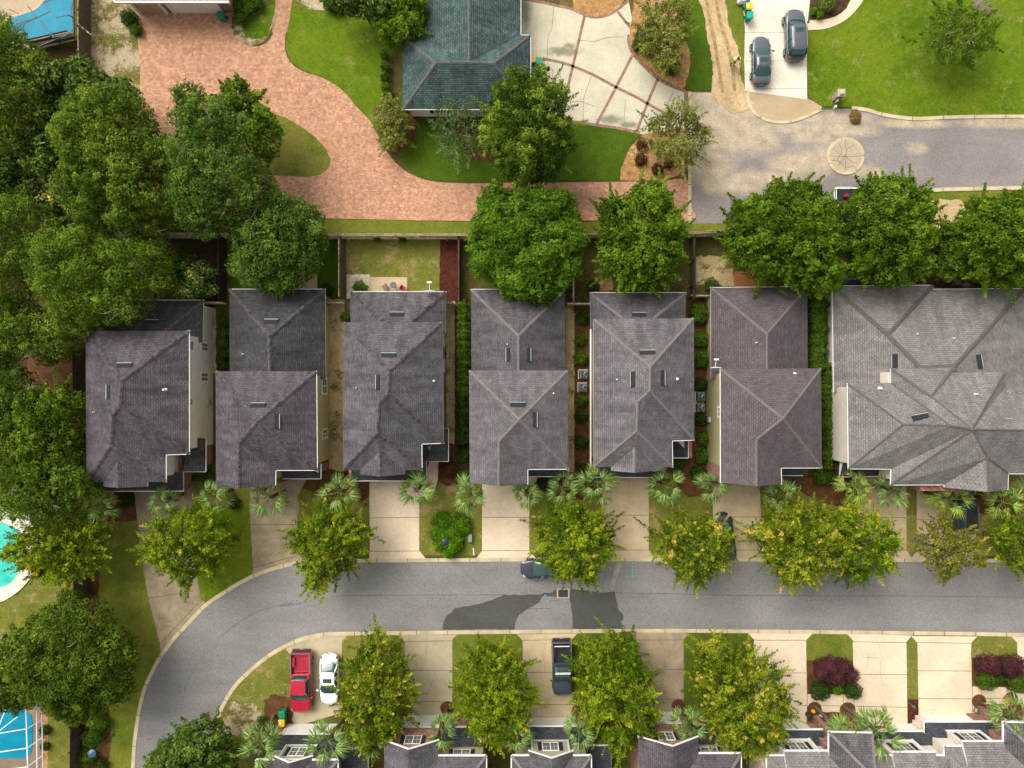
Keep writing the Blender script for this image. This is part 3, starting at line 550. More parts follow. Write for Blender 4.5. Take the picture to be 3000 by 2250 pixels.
# --- driveways of the bottom row and the lawns between them
def chamfer(k, x0, x1, y0, y1, m='lawn_olive', cx=40, cy_=45, **kw): return lawn(L_(k, [(x0, y0+cy_), (x0+cx, y0), (x1-cx, y0), (x1, y0+cy_), (x1, y1), (x0, y1)]), m, 0.045, 0.03, **kw)
drive(MX((6, [(1850, 887), (1950, 835), (2050, 808), (2150, 798)]), (7, [(0, 795), (45, 797), (4, 840), (4, 1300), (-330, 1400)]), (6, [(1880, 1400), (1882, 925)])), 'conc_grey', [(6, (1900, 925), (2040, 862)), (6, (2040, 862), (2212, 838)), (6, (2022, 1083), (2070, 1083)), (6, (1885, 1290), (2212, 1290))])
drive(L_(7, [(372, 796), (760, 794), (720, 832), (720, 1330), (400, 1330), (412, 840)]), 'conc_grey', [(7, (412, 838), (720, 834)), (7, (412, 1025), (720, 1025)), (7, (412, 1228), (660, 1228))], [(7, [(555, 800), (550, 900), (545, 1020)]), (7, [(610, 1040), (570, 1150), (560, 1200)])])
drive(L_(7, [(1130, 792), (1535, 786), (1496, 830), (1496, 1150), (1522, 1185), (1640, 1250), (1640, 1400), (1175, 1350), (1175, 835)]), 'conc_warm', [(7, (1175, 830), (1496, 826)), (7, (1175, 1038), (1365, 1038)), (7, (1175, 1247), (1520, 1247)), (7, (1520, 1150), (1520, 1247))], [(7, [(1320, 840), (1310, 930), (1320, 1030)])])
drive(MX((7, [(1870, 782), (2212, 782)]), (8, [(45, 782), (6, 825), (6, 1290), (-200, 1320), (-310, 1310)]), (7, [(1905, 830)])), 'conc_dirty', [(7, (1905, 828), (2212, 828)), (7, (1905, 1018), (2212, 1020)), (8, (-250, 1212), (6, 1212))], [(7, [(2060, 840), (2110, 900), (2150, 930)])])
drive(L_(8, [(415, 784), (840, 788), (800, 830), (805, 1180), (805, 1385), (460, 1385), (460, 830)]), 'conc_light', [(8, (460, 830), (800, 830)), (8, (640, 1042), (802, 1042)), (8, (740, 1252), (805, 1252))])
drive(L_(8, [(1052, 788), (1484, 800), (1450, 842), (1456, 1385), (1100, 1385), (800, 1300), (800, 1180), (1110, 1180), (1100, 840)]), 'conc_light',
      [(8, (1100, 840), (1450, 846)), (8, (1102, 1050), (1452, 1053)), (8, (890, 1253), (1456, 1265)), (8, (1040, 1180), (1040, 1252)), (8, (1110, 1215), (1110, 1255)), (8, (806, 1180), (806, 1385))], [(8, [(1272, 850), (1285, 950), (1280, 1050), (1300, 1130)]), (8, [(1205, 910), (1190, 1040)]), (8, [(1150, 940), (1270, 945)])])
drive(L_(8, [(1480, 802), (1910, 806), (1870, 848), (1872, 1130), (2300, 1130), (2300, 1260), (1876, 1320), (1528, 1330), (1520, 848)]), 'conc_light',
      [(8, (1520, 845), (1868, 850)), (8, (1522, 1028), (1870, 1030)), (8, (1527, 1208), (1872, 1210)), (8, (1872, 850), (1876, 1310)), (8, (1937, 1130), (1937, 1190)), (8, (2100, 1130), (2100, 1180)), (8, (1960, 1207), (2080, 1207))])
drive(L_(8, [(2125, 808), (2300, 810), (2300, 1140), (2170, 1140), (2166, 850)]), 'conc_light')
lawn(L_(6, [(1848, 885), (1880, 930), (1882, 1290), (1800, 1420), (1680, 1440), (1640, 1700), (1340, 1720), (1352, 1520), (1380, 1410), (1420, 1300), (1468, 1212), (1528, 1122), (1610, 1040), (1705, 956), (1800, 900)]), 'lawn_olive', 0.045, 0.03)
lawn(L_(6, [(1430, 1300), (1480, 1225), (1560, 1245), (1640, 1230), (1690, 1290), (1640, 1400), (1560, 1440), (1480, 1480), (1400, 1420)]), 'lawn_worn', 0.050, 0.16, True)
lawn(L_(6, [(1720, 1215), (1878, 1200), (1880, 1400), (1750, 1400)]), 'mulch_brown', 0.054, 0.2, True, 'mulch_bed')
chamfer(7, 5, 411, 790, 1330, 'lawn_olive'); chamfer(7, 720, 1172, 782, 1340, 'lawn_side'); chamfer(7, 1496, 1904, 780, 1200, 'lawn_mid'); chamfer(8, 6, 460, 782, 1380, 'lawn_mid')
chamfer(8, 800, 1101, 786, 1000, 'lawn_side'); chamfer(8, 1868, 2166, 802, 960, 'lawn_olive')
lawn(L_(8, [(1450, 845), (1484, 808), (1518, 848), (1526, 1212), (1458, 1212)]), 'lawn_olive', 0.046, 0.02)
lawn(L_(8, [(1458, 1214), (1526, 1214), (1528, 1360), (1460, 1365)]), 'mulch_red', 0.048, 0.02, name='mulch_bed')
lawn(L_(8, [(800, 960), (1102, 960), (1112, 1180), (960, 1178), (830, 1180), (804, 1120)]), 'mulch_brown', 0.050, 0.02, name='mulch_bed')
lawn(L_(8, [(1870, 940), (2166, 940), (2230, 1140), (1960, 1130), (1900, 1125), (1872, 1090)]), 'mulch_brown', 0.050, 0.02, name='mulch_bed')
def disc(k, x, y, r, m, name='mulch_bed'):
    c = P(k, x, y); s = r/(30*CR[k][2]); sheet(name, [Vector((c.x + s*math.cos(a*math.pi/8), c.y + s*math.sin(a*math.pi/8))) for a in range(16)], 0.055, M[m], wob=0.02)
for k, x, y, r in [('e', 820, 560, 95), ('e', 1250, 575, 105), ('f', 1625, 460, 95), ('f', 2035, 440, 100), ('b', 1150, 545, 90), ('c', 1085, 590, 95), ('d', 605, 520, 90), ('a', 1810, 650, 70)]: disc(k, x, y, r, 'mulch_brown')
for k, q in [('b', [(1230, 560), (1560, 600), (1560, 900), (1180, 900)]), ('b', [(-60, 650), (140, 620), (110, 1100), (-60, 1100)]), ('c', [(1290, 600), (1700, 600), (1500, 1300), (1230, 1300)]), ('d', [(760, 560), (1100, 600), (1100, 900), (760, 860)]), ('e', [(930, 600), (1380, 600), (1380, 900), (900, 900)]), ('f', [(1700, 500), (2280, 500), (2280, 800), (1800, 800)])]:
    lawn(L_(k, q), 'mulch_brown', 0.044, 0.05, name='mulch_bed')
for k, x0, y0, x1, y1 in [('a', 1915, 700, 2020, 940), ('c', 1180, 690, 1275, 1000)]: sheet('path', L_(k, [(x0, y0), (x1, y0), (x1, y1), (x0, y1)]), 0.058, M['conc_dirty'])
# --- left edge: pools and decks
water = NT('pool_water'); cw = water.ramp(water.noise(0.6, 3), [(0.3, (0.0, 0.145, 0.235)), (0.7, (0.0, 0.22, 0.33))]); cw = water.vary(cw, 8, 0.92, 1.06); water.out(cw, 0.5, 0.15)
water2 = NT('pool_water_turquoise'); cw = water2.ramp(water2.noise(0.9, 4), [(0.3, (0.01, 0.36, 0.28)), (0.7, (0.08, 0.50, 0.41))]); water2.out(cw, 0.5, 0.15)
water.bump(water.noise(3, 3), 0.1, 0.05); water2.bump(water2.noise(3, 3), 0.1, 0.05)
sheet('pool_deck', L_(0, [(-30, -30), (480, -30), (480, 220), (240, 330), (-30, 260)]), 0.10, concrete('pool_deck_sand', (0.40, 0.31, 0.20), 0.3), thick=0.1)
sheet('pool_water', catmull(L_(0, [(15, 190), (40, 140), (110, 105), (190, 80), (250, 50), (300, -10), (350, -40), (468, -40), (470, 80), (470, 215), (360, 262), (240, 303), (110, 270), (30, 235)]), True, 0.5), 0.16, water.m)
tag(ribbon(L_(0, [(15, 190), (40, 140), (110, 105), (190, 80), (250, 50), (300, -10)]), 0.25, 0.18, ht=0.08).build('pool_deck', M['conc_warm']), kind='structure')
sheet('pool_deck', catmull(L_(6, [(-40, -40), (120, -50), (230, 60), (250, 200), (255, 330), (190, 440), (100, 530), (-40, 590), (-200, 500), (-200, 0)]), True), 0.08, M['conc_pale'], thick=0.08)
sheet('pool_water', catmull(L_(6, [(-40, 60), (80, 90), (130, 150), (145, 260), (130, 360), (90, 440), (-10, 485), (-150, 400), (-150, 100)]), True, 0.5), 0.10, water2.m)
lawn(L_(6, [(-20, 520), (110, 545), (200, 450), (300, 370), (465, 390), (465, 1660), (310, 1700), (310, 1250), (-20, 1200)]), 'lawn_olive', 0.02)
sheet('pool_deck', L_(6, [(-40, 1215), (275, 1215), (275, 1720), (-40, 1720)]), 0.08, concrete('brown_deck', (0.19, 0.14, 0.10), 0.4), thick=0.08)
lawn(L_(6, [(278, 1280), (312, 1280), (312, 1700), (278, 1700)]), 'straw', 0.03, 0.02, name='mulch_bed')
sheet('pool_water', catmull(L_(6, [(-60, 1280), (60, 1276), (160, 1282), (205, 1305), (218, 1370), (216, 1480), (205, 1560), (170, 1590), (60, 1588), (-60, 1580), (-90, 1430)]), True, 0.5), 0.12, water.m)
lawn(L_(6, [(520, 1250), (690, 1240), (700, 1350), (720, 1450), (680, 1700), (520, 1700)]), 'mulch_brown', 0.024, 0.1, True, 'mulch_bed')
lawn(L_(6, [(560, 380), (640, 380), (640, 640), (560, 640)]), 'mulch_brown', 0.024, 0.1, name='mulch_bed')
# ================================================================ houses
from mathutils.geometry import tessellate_polygon
def seg_dist(p, a, b):
    ab = b-a; t = max(0, min(1, (p-a).dot(ab)/max(1e-9, ab.dot(ab)))); return (p-(a+ab*t)).length
def uv_face(pts):
    n = Vector((0, 0, 0))
    for i in range(len(pts)):
        a, b = pts[i], pts[(i+1) % len(pts)]
        n += Vector(((a.y-b.y)*(a.z+b.z), (a.z-b.z)*(a.x+b.x), (a.x-b.x)*(a.y+b.y)))
    n.normalize()
    hz = Vector((n.x, n.y, 0))
    up = Vector((0, 1, 0)) if hz.length < 0.02 else (Vector((0, 0, 1)) - n*n.z).normalized()
    al = up.cross(n)
    return n, [(p.dot(al), p.dot(up)) for p in pts]
def roof(parent, k, ze, eave, inner, faces, m, cap, pitch=0.6, skip=(), thick=0.20, caps=True, name='roof', gutter=(), bare=False, wide=0.13):
    """hip roof measured in the photo: eave corners at height ze, ridge points get their height from the pitch"""
    if cap is M['cap_a']: wide = 0.18
    V = {i: P(k, x, y, ze) for i, (x, y) in enumerate(eave)}; n = len(eave)
    E = [(Vector(V[i][:2]), Vector(V[(i+1) % n][:2])) for i in range(n) if i not in skip]
    for nm, q in inner.items():
        if len(q) == 3: V[nm] = P(k, *q); continue
        z = ze + 1.5
        for _ in range(8):
            p = P(k, q[0], q[1], z); z = ze + pitch*min(seg_dist(Vector(p[:2]), a, b) for a, b in E)
        V[nm] = P(k, q[0], q[1], z)
    mb = MB(); fl = []
    for f in faces:
        pts = [V[i] for i in f]; nn, uv = uv_face(pts)
        if nn.z < 0: f = f[::-1]; pts = pts[::-1]; nn, uv = uv_face(pts)
        fl.append((f, nn)); tris = tessellate_polygon([[Vector((p.x, p.y, 0)) for p in pts]]); dn = Vector((0, 0, thick))
        for t3 in tris:
            if area2([pts[i] for i in t3]) < 0: t3 = t3[::-1]
            mb.poly([pts[i] for i in t3], uv=[uv[i] for i in t3]); mb.poly([pts[i] - dn for i in t3[::-1]], mi=1, uv=[(0, 0)]*3)
    edges = {}
    for fi, (f, nn) in enumerate(fl):
        for i in range(len(f)): edges.setdefault(frozenset((f[i], f[(i+1) % len(f)])), []).append((fi, f[i], f[(i+1) % len(f)]))
    for e, l in edges.items():
        if len(l) == 1:
            a, b = V[l[0][1]], V[l[0][2]]; d = Vector((0, 0, thick))
            mb.poly([a - d, b - d, b, a], mi=2, uv=[(0, 0)]*4)
    ro = mb.build(name, [m, M['soffit'], M['trim']], parent)
    if caps:
        for e, l in edges.items():
            if len(l) != 2: continue
            (f1, a, b), (f2, _, _) = l; A, B = V[a], V[b]
            c2 = sum((V[i] for i in fl[f2][0]), Vector())/len(fl[f2][0])
            if (c2 - A).dot(fl[f1][1]) > -0.02: continue
            d = (B-A).normalized(); c = MB()
            n1, n2 = fl[f1][1], fl[f2][1]; s1 = n1.cross(d).normalized(); s2 = -n2.cross(d).normalized()
            c1 = sum((V[i] for i in fl[f1][0]), Vector())/len(fl[f1][0])
            if (c1-A).dot(s1) < 0: s1 = -s1
            if (c2-A).dot(s2) < 0: s2 = -s2
            up = Vector((0, 0, 0.045 if wide < .16 else 0.09)); L = (B-A).length; kk = max(1, int(L/0.30))
            for j in range(kk):                # overlapping cap shingles
                a0 = A + (B-A)*(j/kk); b0 = A + (B-A)*((j+1.12)/kk) if j < kk-1 else B
                u0 = up*(0.6 if A.z < B.z else 1.1); u1 = up*(1.1 if A.z < B.z else 0.6)
                w1 = s1*wide; w2 = s2*wide
                c.poly([a0+u0, b0+u1, b0+u1*0.8+w1, a0+u0*0.8+w1]); c.poly([a0+u0, a0+u0*0.8+w2, b0+u1*0.8+w2, b0+u1])
            c.build('ridge_cap', cap, ro)
    for gl in gutter:
        g = MB()
        for a, b in zip(gl, gl[1:]):
            A = V[a]; B = V[b]; d = (B-A).normalized(); nn = Vector((d.y, -d.x, 0))
            cen = sum((V[i] for i in range(n)), Vector())/n
            off = nn*0.05
            g.bar(A + off*0 - Vector((0, 0, 0.06)) - d*0.04, B - Vector((0, 0, 0.06)) + d*0.04, 0.10, 0.11)
        g.build('gutter', M['trim'], parent)
    return ro, V
def vent_on(ro, V, face, k, x, y, wd, dp, ang=0, lipside=1):
    """low louvred roof vent lying on a roof face"""
    pts = [V[i] for i in face]; n, _ = uv_face(pts)
    if n.z < 0: n = -n
    d0 = pts[0].dot(n); r = P(k, x, y, 0) - Vector((0, 0, H)); o = Vector((0, 0, H)); t = (d0 - o.dot(n))/r.dot(n); p = o + r*t
    up = (Vector((0, 0, 1)) - n*n.z).normalized(); al = up.cross(n)
    dp *= 0.8; mb = MB()
    def q(a, u, h): return p + al*a + up*u + n*h
    b = [q(-wd/2, -dp/2, 0.16), q(wd/2, -dp/2, 0.16), q(wd/2, dp/2, 0.05), q(-wd/2, dp/2, 0.05)]; c = [q(-wd/2-.03, -dp/2, -0.03), q(wd/2+.03, -dp/2, -0.03), q(wd/2+.03, dp/2+.05, -0.03), q(-wd/2-.03, dp/2+.05, -0.03)]
    mb.poly(b)
    for i in range(4): mb.poly([c[i], c[(i+1) % 4], b[(i+1) % 4], b[i]])
    v = mb.build('roof_vent', M['vent'], ro); lp = MB(); lp.bar(q(-wd/2, -dp/2-.02, .15), q(wd/2, -dp/2-.02, .15), .05, .05); lp.build('vent_lip', M['ventlip'], ro)
    return v, p, n
def pipe_on(ro, V, face, k, x, y, r=0.05, h=0.4, m='pipe'):
    pts = [V[i] for i in face]; n, _ = uv_face(pts)
    if n.z < 0: n = -n
    d0 = pts[0].dot(n); ray = P(k, x, y, 0) - Vector((0, 0, H)); o = Vector((0, 0, H)); t = (d0 - o.dot(n))/ray.dot(n); p = o + ray*t
    mb = MB(); mb.lathe(p, [(r*1.7, -0.12), (r*1.4, 0.02), (r*.8, 0.06), (r*.8, h*.7), (r*1.1, h*.7), (r*1.1, h*.7+0.05), (r*0.4, h*.7+0.08)], 10); mb.build('vent_pipe', M[m], ro)
def walls(parent, pts, ins, z1, m, gables=(), z0=0.0, name='wall'):
    q = offset_poly(pts, ins) if ins else [Vector((p[0], p[1])) for p in pts]
    mb = MB(); mb.prism([(p.x, p.y) for p in q], z0, z1, bottom=False)
    for a, b, c in gables: mb.poly([a, b, c])
    return mb.build(name, m, parent), q
def window(parent, c, axis, wd, ht, out, sash=2, shutters=False, grid=2):
    """window centred at c on a wall facing +/-x or +/-y; out = outward sign"""
    c = Vector(c); o = Vector((out, 0, 0)) if axis == 'x' else Vector((0, out, 0)); al = Vector((0, 1, 0)) if axis == 'x' else Vector((1, 0, 0)); up = Vector((0, 0, 1))
    def brick(mb, a, u, w_, h_, d0, d1):
        q = [c + al*(a+sa*w_/2) + up*(u+su*h_/2) + o*dd for dd in (d0, d1) for sa, su in ((-1, -1), (1, -1), (1, 1), (-1, 1))]
        n = len(mb.v); mb.v += [tuple(t) for t in q]
        for f in ((3, 2, 1, 0), (4, 5, 6, 7), (0, 1, 5, 4), (1, 2, 6, 5), (2, 3, 7, 6), (3, 0, 4, 7)): mb.f.append([n+i for i in f]); mb.mi.append(0)
    fr = MB(); t = 0.09 if axis == 'y' else 0.15
    brick(fr, 0, ht/2, wd+t, t, -0.02, 0.035); brick(fr, 0, -ht/2, wd+2*t, t, -0.02, 0.04); brick(fr, -wd/2, 0, t, ht, -0.02, 0.034); brick(fr, wd/2, 0, t, ht, -0.02, 0.034)
    f = fr.build('window', M['trim'], parent)
    sw = wd/sash
    pm = MB(); brick(pm, 0, 0, wd-0.06, ht-0.06, -0.02, 0.02); pm.build('pane', M['pane'], f)
    mu = MB()
    for i in range(1, sash): brick(mu, -wd/2+i*sw, 0, 0.10, ht, 0.0, 0.03)
    brick(mu, 0, 0, wd, 0.04, 0.0, 0.026)
    for i in range(sash):
        for j in range(1, grid): brick(mu, -wd/2 + i*sw + sw*j/grid, 0, 0.016, ht, 0.0, 0.023)
        for j in (0.25, 0.75): brick(mu, -wd/2 + (i+0.5)*sw, -ht/2 + ht*j, sw, 0.010, 0.0, 0.021)
    mu.build('sash', M['trim'], f)
    if shutters:
        for s in (-1, 1):
            sh = MB(); brick(sh, s*(wd/2 + 0.25), 0, 0.34, ht+0.05, -0.01, 0.05)
            for j in range(9): brick(sh, s*(wd/2 + 0.25), -ht/2 + ht*(j+0.7)/9.5, 0.28, 0.05, 0.05, 0.065)
            sh.build('shutter', M['shutter'], parent)
    return f
def solve_x(X, k, x, y):                     # point on the wall plane x = X seen at a photo position
    p = P(k, x, y, 0); z = H*(1 - X/p.x); return P(k, x, y, z)
def solve_y(Y, k, x, y):
    p = P(k, x, y, 0); z = H*(1 - Y/p.y); return P(k, x, y, z)
def xwin(parent, X, k, x0, y0, x1, y1, out, **kw):
    a = solve_x(X, k, x0, (y0+y1)/2); b = solve_x(X, k, x1, (y0+y1)/2); m_ = solve_x(X, k, (x0+x1)/2, (y0+y1)/2)
    s = (H-m_.z)/H/30/2.212
    return window(parent, m_, 'x', (y1-y0)*s*0.86, abs(a.z-b.z)*0.86, out, **kw)
HZ = 5.8; LZ = 2.9
def house(name, label, loc, group='grey-roofed two-storey houses in the middle row'):
    o = empty(name, (0, 0, 0)); tag(o, label, 'house', group); return o
def rear(h, k, pts, T, m, cap, wallm, gut=True, pitch=0.6):
    """single storey rear wing: hip at the garden end, runs under the taller roof"""
    NW, NE, SE, SW = pts
    ins = {'T': T[0], 'S': T[1]}
    ro, V = roof(h, k, LZ, pts, ins, [[0, 1, 'T'], [1, 2, 'S', 'T'], [3, 0, 'T', 'S']], m, cap, skip=(2,), gutter=[(0, 1)] if gut else (), pitch=pitch)
    w_, q = walls(h, [V[i] for i in range(4)], 0.38, LZ-0.15, wallm)
    return ro, V
def hw(parent, k, q, z, m, ins=0.38):       # main walls
    return walls(parent, [P(k, x, y, z) for x, y in q], ins, z-0.15, m)
def lowslope(parent, k, quads, m, gut=None, name='porch_roof'):
    """porch roof faces given as (x, y, z) pixel points"""
    mb = MB()
    for q in quads:
        pts = [P(k, *p) for p in q]; n, uv = uv_face(pts)
        if n.z < 0: pts = pts[::-1]; n, uv = uv_face(pts)
        mb.poly(pts, uv=uv); mb.poly([p - Vector((0, 0, 0.18)) for p in pts[::-1]], mi=1, uv=[(0, 0)]*len(pts))
        for i in range(len(pts)):
            a, b = pts[i], pts[(i+1) % len(pts)]; d = Vector((0, 0, 0.18)); mb.poly([a-d, b-d, b, a], mi=2, uv=[(0, 0)]*4)
    o = mb.build(name, [m, M['soffit'], M['trim']], parent)
    for gl in (gut or []):
        g = MB()
        for a, b in zip(gl, gl[1:]): g.bar(P(k, *a) - Vector((0, 0, 0.05)), P(k, *b) - Vector((0, 0, 0.05)), 0.095, 0.11)
        g.build('gutter', M['trim'], parent)
    return o
def front_gable(parent, k, bl, pk, br, G, yb, m, cap):
    """small gable over the front: front corners bl/br, peak pk, rear ridge end G, yb = eave line behind"""
    a, p, b, g = P(k, *bl), P(k, *pk), P(k, *br), P(k, *G); a2 = P(k, bl[0], yb, bl[2]); b2 = P(k, br[0], yb, br[2])
    mb = MB()
    for q in ([a, p, g, a2], [p, b, b2, g]):
        q = [v + Vector((0, 0, 0.03)) for v in q]; n, uv = uv_face(q)
        if n.z < 0: q = q[::-1]; n, uv = uv_face(q)
        mb.poly(q, uv=uv); mb.poly([v - Vector((0, 0, 0.17)) for v in q[::-1]], mi=1, uv=[(0, 0)]*4)
    d = Vector((0, 0, 0.17))
    mb.poly([a-d, p-d, p, a], mi=1, uv=[(0, 0)]*4); mb.poly([p-d, b-d, b, p], mi=1, uv=[(0, 0)]*4)
    o = mb.build('gable_roof', [m, M['trim']], parent)
    c = MB(); s = Vector((0.15, 0, -0.05))
    c.poly([p+Vector((0, 0, .06)), g+Vector((0, 0, .06)), g+s, p+s]); s2 = Vector((-0.15, 0, -0.05)); c.poly([p+Vector((0, 0, .06)), p+s2, g+s2, g+Vector((0, 0, .06))]); c.build('ridge_cap', cap, o)
    w_ = MB(); dy = Vector((0, 0.4, 0)); w_.poly([a+dy-d, b+dy-d, p+dy-d]); w_.build('gable_wall', M['brick'], parent)

# --- house A (leftmost)
F6 = [[0, 1, 'A'], [1, 2, 'B', 'A'], [2, 3, 'C', 'B'], [3, 4, 'D', 'C'], [4, 5, 'D'], [5, 0, 'A', 'B', 'C', 'D']]
h = house('house', 'leftmost house of the middle row, brown-grey roof and pale grey right wall', None)
r_, V = rear(h, 3, [(683, 287), (1318, 287), (1313, 560), (690, 560)], [(975, 560), (975, 561)], M['sh_b'], M['cap_a'], M['siding_grey'])
vent_on(r_, V, [0, 1, 'T'], 3, 985, 428, 1.25, 0.4)
E = [(553, 485), (1225, 485), (1225, 1283), (1075, 1287), (1075, 1463), (560, 1463)]
r_, V = roof(h, 3, HZ, E, {'A': (785, 805), 'B': (778, 962), 'C': (730, 1030), 'D': (718, 1228)}, F6, M['sh_a'], M['cap_a'], gutter=[(1, 2, 3, 4)])
w_, q = hw(h, 3, E, HZ, M['siding_grey'])
front_gable(h, 3, (672, 1495, 5.75), (765, 1503, 6.95), (955, 1493, 5.75), (765, 1330, 6.95), 1463, M['sh_a'], M['cap_a'])
vent_on(r_, V, [0, 1, 'A'], 3, 808, 710, 1.25, 0.42); vent_on(r_, V, [5, 0, 'A', 'B', 'C', 'D'], 3, 707, 880, 1.25, 0.42)
pipe_on(r_, V, [1, 2, 'B', 'A'], 3, 1072, 866, 0.09, 0.5); pipe_on(r_, V, [5, 0, 'A', 'B'], 3, 612, 1012, 0.05, 0.3)
XA = P(3, 1225, 900, HZ).x - 0.38
for a in [(1228, 545, 1256, 618), (1300, 558, 1350, 620), (1300, 752, 1351, 817), (1228, 918, 1250, 972)]: xwin(h, XA, 3, *a, 1, sash=1 if a[2]-a[0] < 40 else 2)
mb = MB(); p = solve_x(XA, 3, 1345, 950); mb.box((p.x+0.12, p.y, p.z), (0.22, 0.5, 0.7)); mb.bar((p.x+0.12, p.y-.1, p.z-0.3), (p.x+0.12, p.y-.1, 0), 0.06, 0.06); mb.build('meter_box', M['ventlip'], h)
walls(h, [P(3, 1250, 1200, 0), P(3, 1378, 1175, 0), P(3, 1378, 1340, 0), P(3, 1245, 1400, 0), P(3, 1235, 1500, 0), P(3, 740, 1500, 0), P(3, 740, 1400, 0)], 0, 2.7, M['brick'], name='front_wall')
lowslope(h, 3, [[(1333, 1180, LZ), (1333, 1397, LZ), (1185, 1397, 3.6), (1215, 1180, 3.9)], [(1187, 1522, LZ), (680, 1524, LZ), (680, 1440, 3.6), (1187, 1397, 3.6)], [(1333, 1397, LZ), (1187, 1397, LZ), (1170, 1250, 3.9), (1215, 1180, 3.9)]], M['sh_b'], [[(1303, 1180, LZ), (1333, 1180, LZ), (1333, 1397, LZ), (1187, 1398, LZ), (1187, 1523, LZ), (680, 1523, LZ)]])
# --- house B
h = house('house', 'second house from the left in the middle row, olive right wall with white windows', None)
r_, V = rear(h, 3, [(1485, 216), (2107, 216), (2110, 800), (1487, 800)], [(1747, 515), (1747, 800)], M['sh_b'], M['cap_a'], M['siding_olive'])
vent_on(r_, V, [0, 1, 'T'], 3, 1758, 426, 1.25, 0.42); pipe_on(r_, V, [3, 0, 'T', 'S'], 3, 1577, 636, 0.05, 0.3)
F5 = [[0, 1, 'A'], [1, 2, 'A'], [2, 3, 'C', 'A'], [3, 4, 'P', 'C'], [5, 0, 'A', 'C', 'P']]
def gable_house(h, k, E, inn, m, cap, wallm, gut):
    ro, V = roof(h, k, HZ, E, inn, F5, m, cap, skip=(4,), gutter=gut)
    q = [V[i] for i in range(6)]; w_, o = walls(h, q, 0.38, HZ-0.15, wallm)
    P0 = V['P'] + Vector((0, 0.4, -0.35)); a = V[4] + Vector((-0.3, 0.4, -0.2)); b = V[5] + Vector((0.3, 0.4, -0.2))
    g = MB(); g.poly([a, P0, b]); g.build('gable_wall', M['brick'], h)
    return ro, V
E = [(1397, 747), (2050, 747), (2055, 1388), (1785, 1388), (1785, 1482), (1400, 1494)]
r_, V = gable_house(h, 3, E, {'A': (1668, 1072), 'C': (1548, 1210), 'P': (1545, 1508)}, M['sh_a'], M['cap_a'], M['siding_olive'], [(1, 2, 3, 4)])
vent_on(r_, V, [0, 1, 'A'], 3, 1671, 969, 1.3, 0.42); vent_on(r_, V, [1, 2, 'A'], 3, 1795, 1070, 1.25, 0.42)
XB = P(3, 2052, 1000, HZ).x - 0.38
for a in [(2086, 785, 2120, 900), (2087, 1118, 2122, 1186)]: xwin(h, XB, 3, *a, 1, sash=2)
lowslope(h, 3, [[(2066, 1345, LZ), (2080, 1443, LZ), (1830, 1443, LZ), (1830, 1340, 3.7), (2030, 1340, 3.5)]], M['sh_s'], [[(2080, 1345, LZ), (2080, 1443, LZ), (1830, 1443, LZ)]])
walls(h, [P(3, 1960, 1330, 0), P(3, 2130, 1330, 0), P(3, 2118, 1385, 0), P(3, 1990, 1385, 0)], 0, 2.7, M['brick'], name='front_wall')
# --- house C
h = house('house', 'third house from the left in the middle row, satellite dish on its rear gutter', None)
r_, V = rear(h, 4, [(58, 232), (678, 232), (678, 502), (60, 502)], [(365, 502), (365, 503)], M['sh_c2'], M['cap_a'], M['siding_tan'])
vent_on(r_, V, [0, 1, 'T'], 4, 360, 380, 1.25, 0.42)
E = [(10, 430), (655, 428), (662, 1212), (520, 1217), (522, 1388), (12, 1387)]
r_, V = roof(h, 4, HZ, E, {'A': (312, 742), 'B': (303, 892), 'C': (240, 957), 'D': (235, 1145)}, F6, M['sh_c2'], M['cap_a'], gutter=[(2, 3, 4)])
hw(h, 4, E, HZ, M['siding_tan'])
front_gable(h, 4, (122, 1415, 5.75), (250, 1430, 6.95), (412, 1415, 5.75), (250, 1262, 6.95), 1387, M['sh_c2'], M['cap_a'])
vent_on(r_, V, [0, 1, 'A'], 4, 308, 645, 1.25, 0.42); vent_on(r_, V, [5, 0, 'A', 'B', 'C', 'D'], 4, 240, 817, 1.25, 0.42); pipe_on(r_, V, [1, 2, 'B', 'A'], 4, 600, 810, 0.07, 0.5); pipe_on(r_, V, [5, 0, 'A', 'B', 'C', 'D'], 4, 100, 855, 0.06, 0.35, 'ventlip')
XC = P(4, 660, 800, HZ).x - 0.38
for a in [(663, 505, 672, 590), (663, 668, 672, 755)]: xwin(h, XC, 4, *a, 1, sash=2)
lowslope(h, 4, [[(693, 1118, LZ), (693, 1330, LZ), (550, 1330, 3.5), (620, 1118, 3.9)], [(693, 1330, LZ), (550, 1330, LZ), (500, 1200, 3.9), (620, 1118, 3.9)], [(550, 1455, LZ), (65, 1457, LZ), (65, 1380, 3.6), (550, 1330, 3.6)]], M['sh_b'], [[(665, 1118, LZ), (693, 1118, LZ), (693, 1330, LZ), (550, 1330, LZ), (550, 1455, LZ), (65, 1457, LZ)]])
walls(h, [P(4, 560, 1140, 0), P(4, 690, 1140, 0), P(4, 690, 1310, 0), P(4, 555, 1310, 0), P(4, 555, 1425, 0), P(4, 90, 1425, 0), P(4, 90, 1300, 0)], 0, 2.7, M['brick'], name='front_wall')
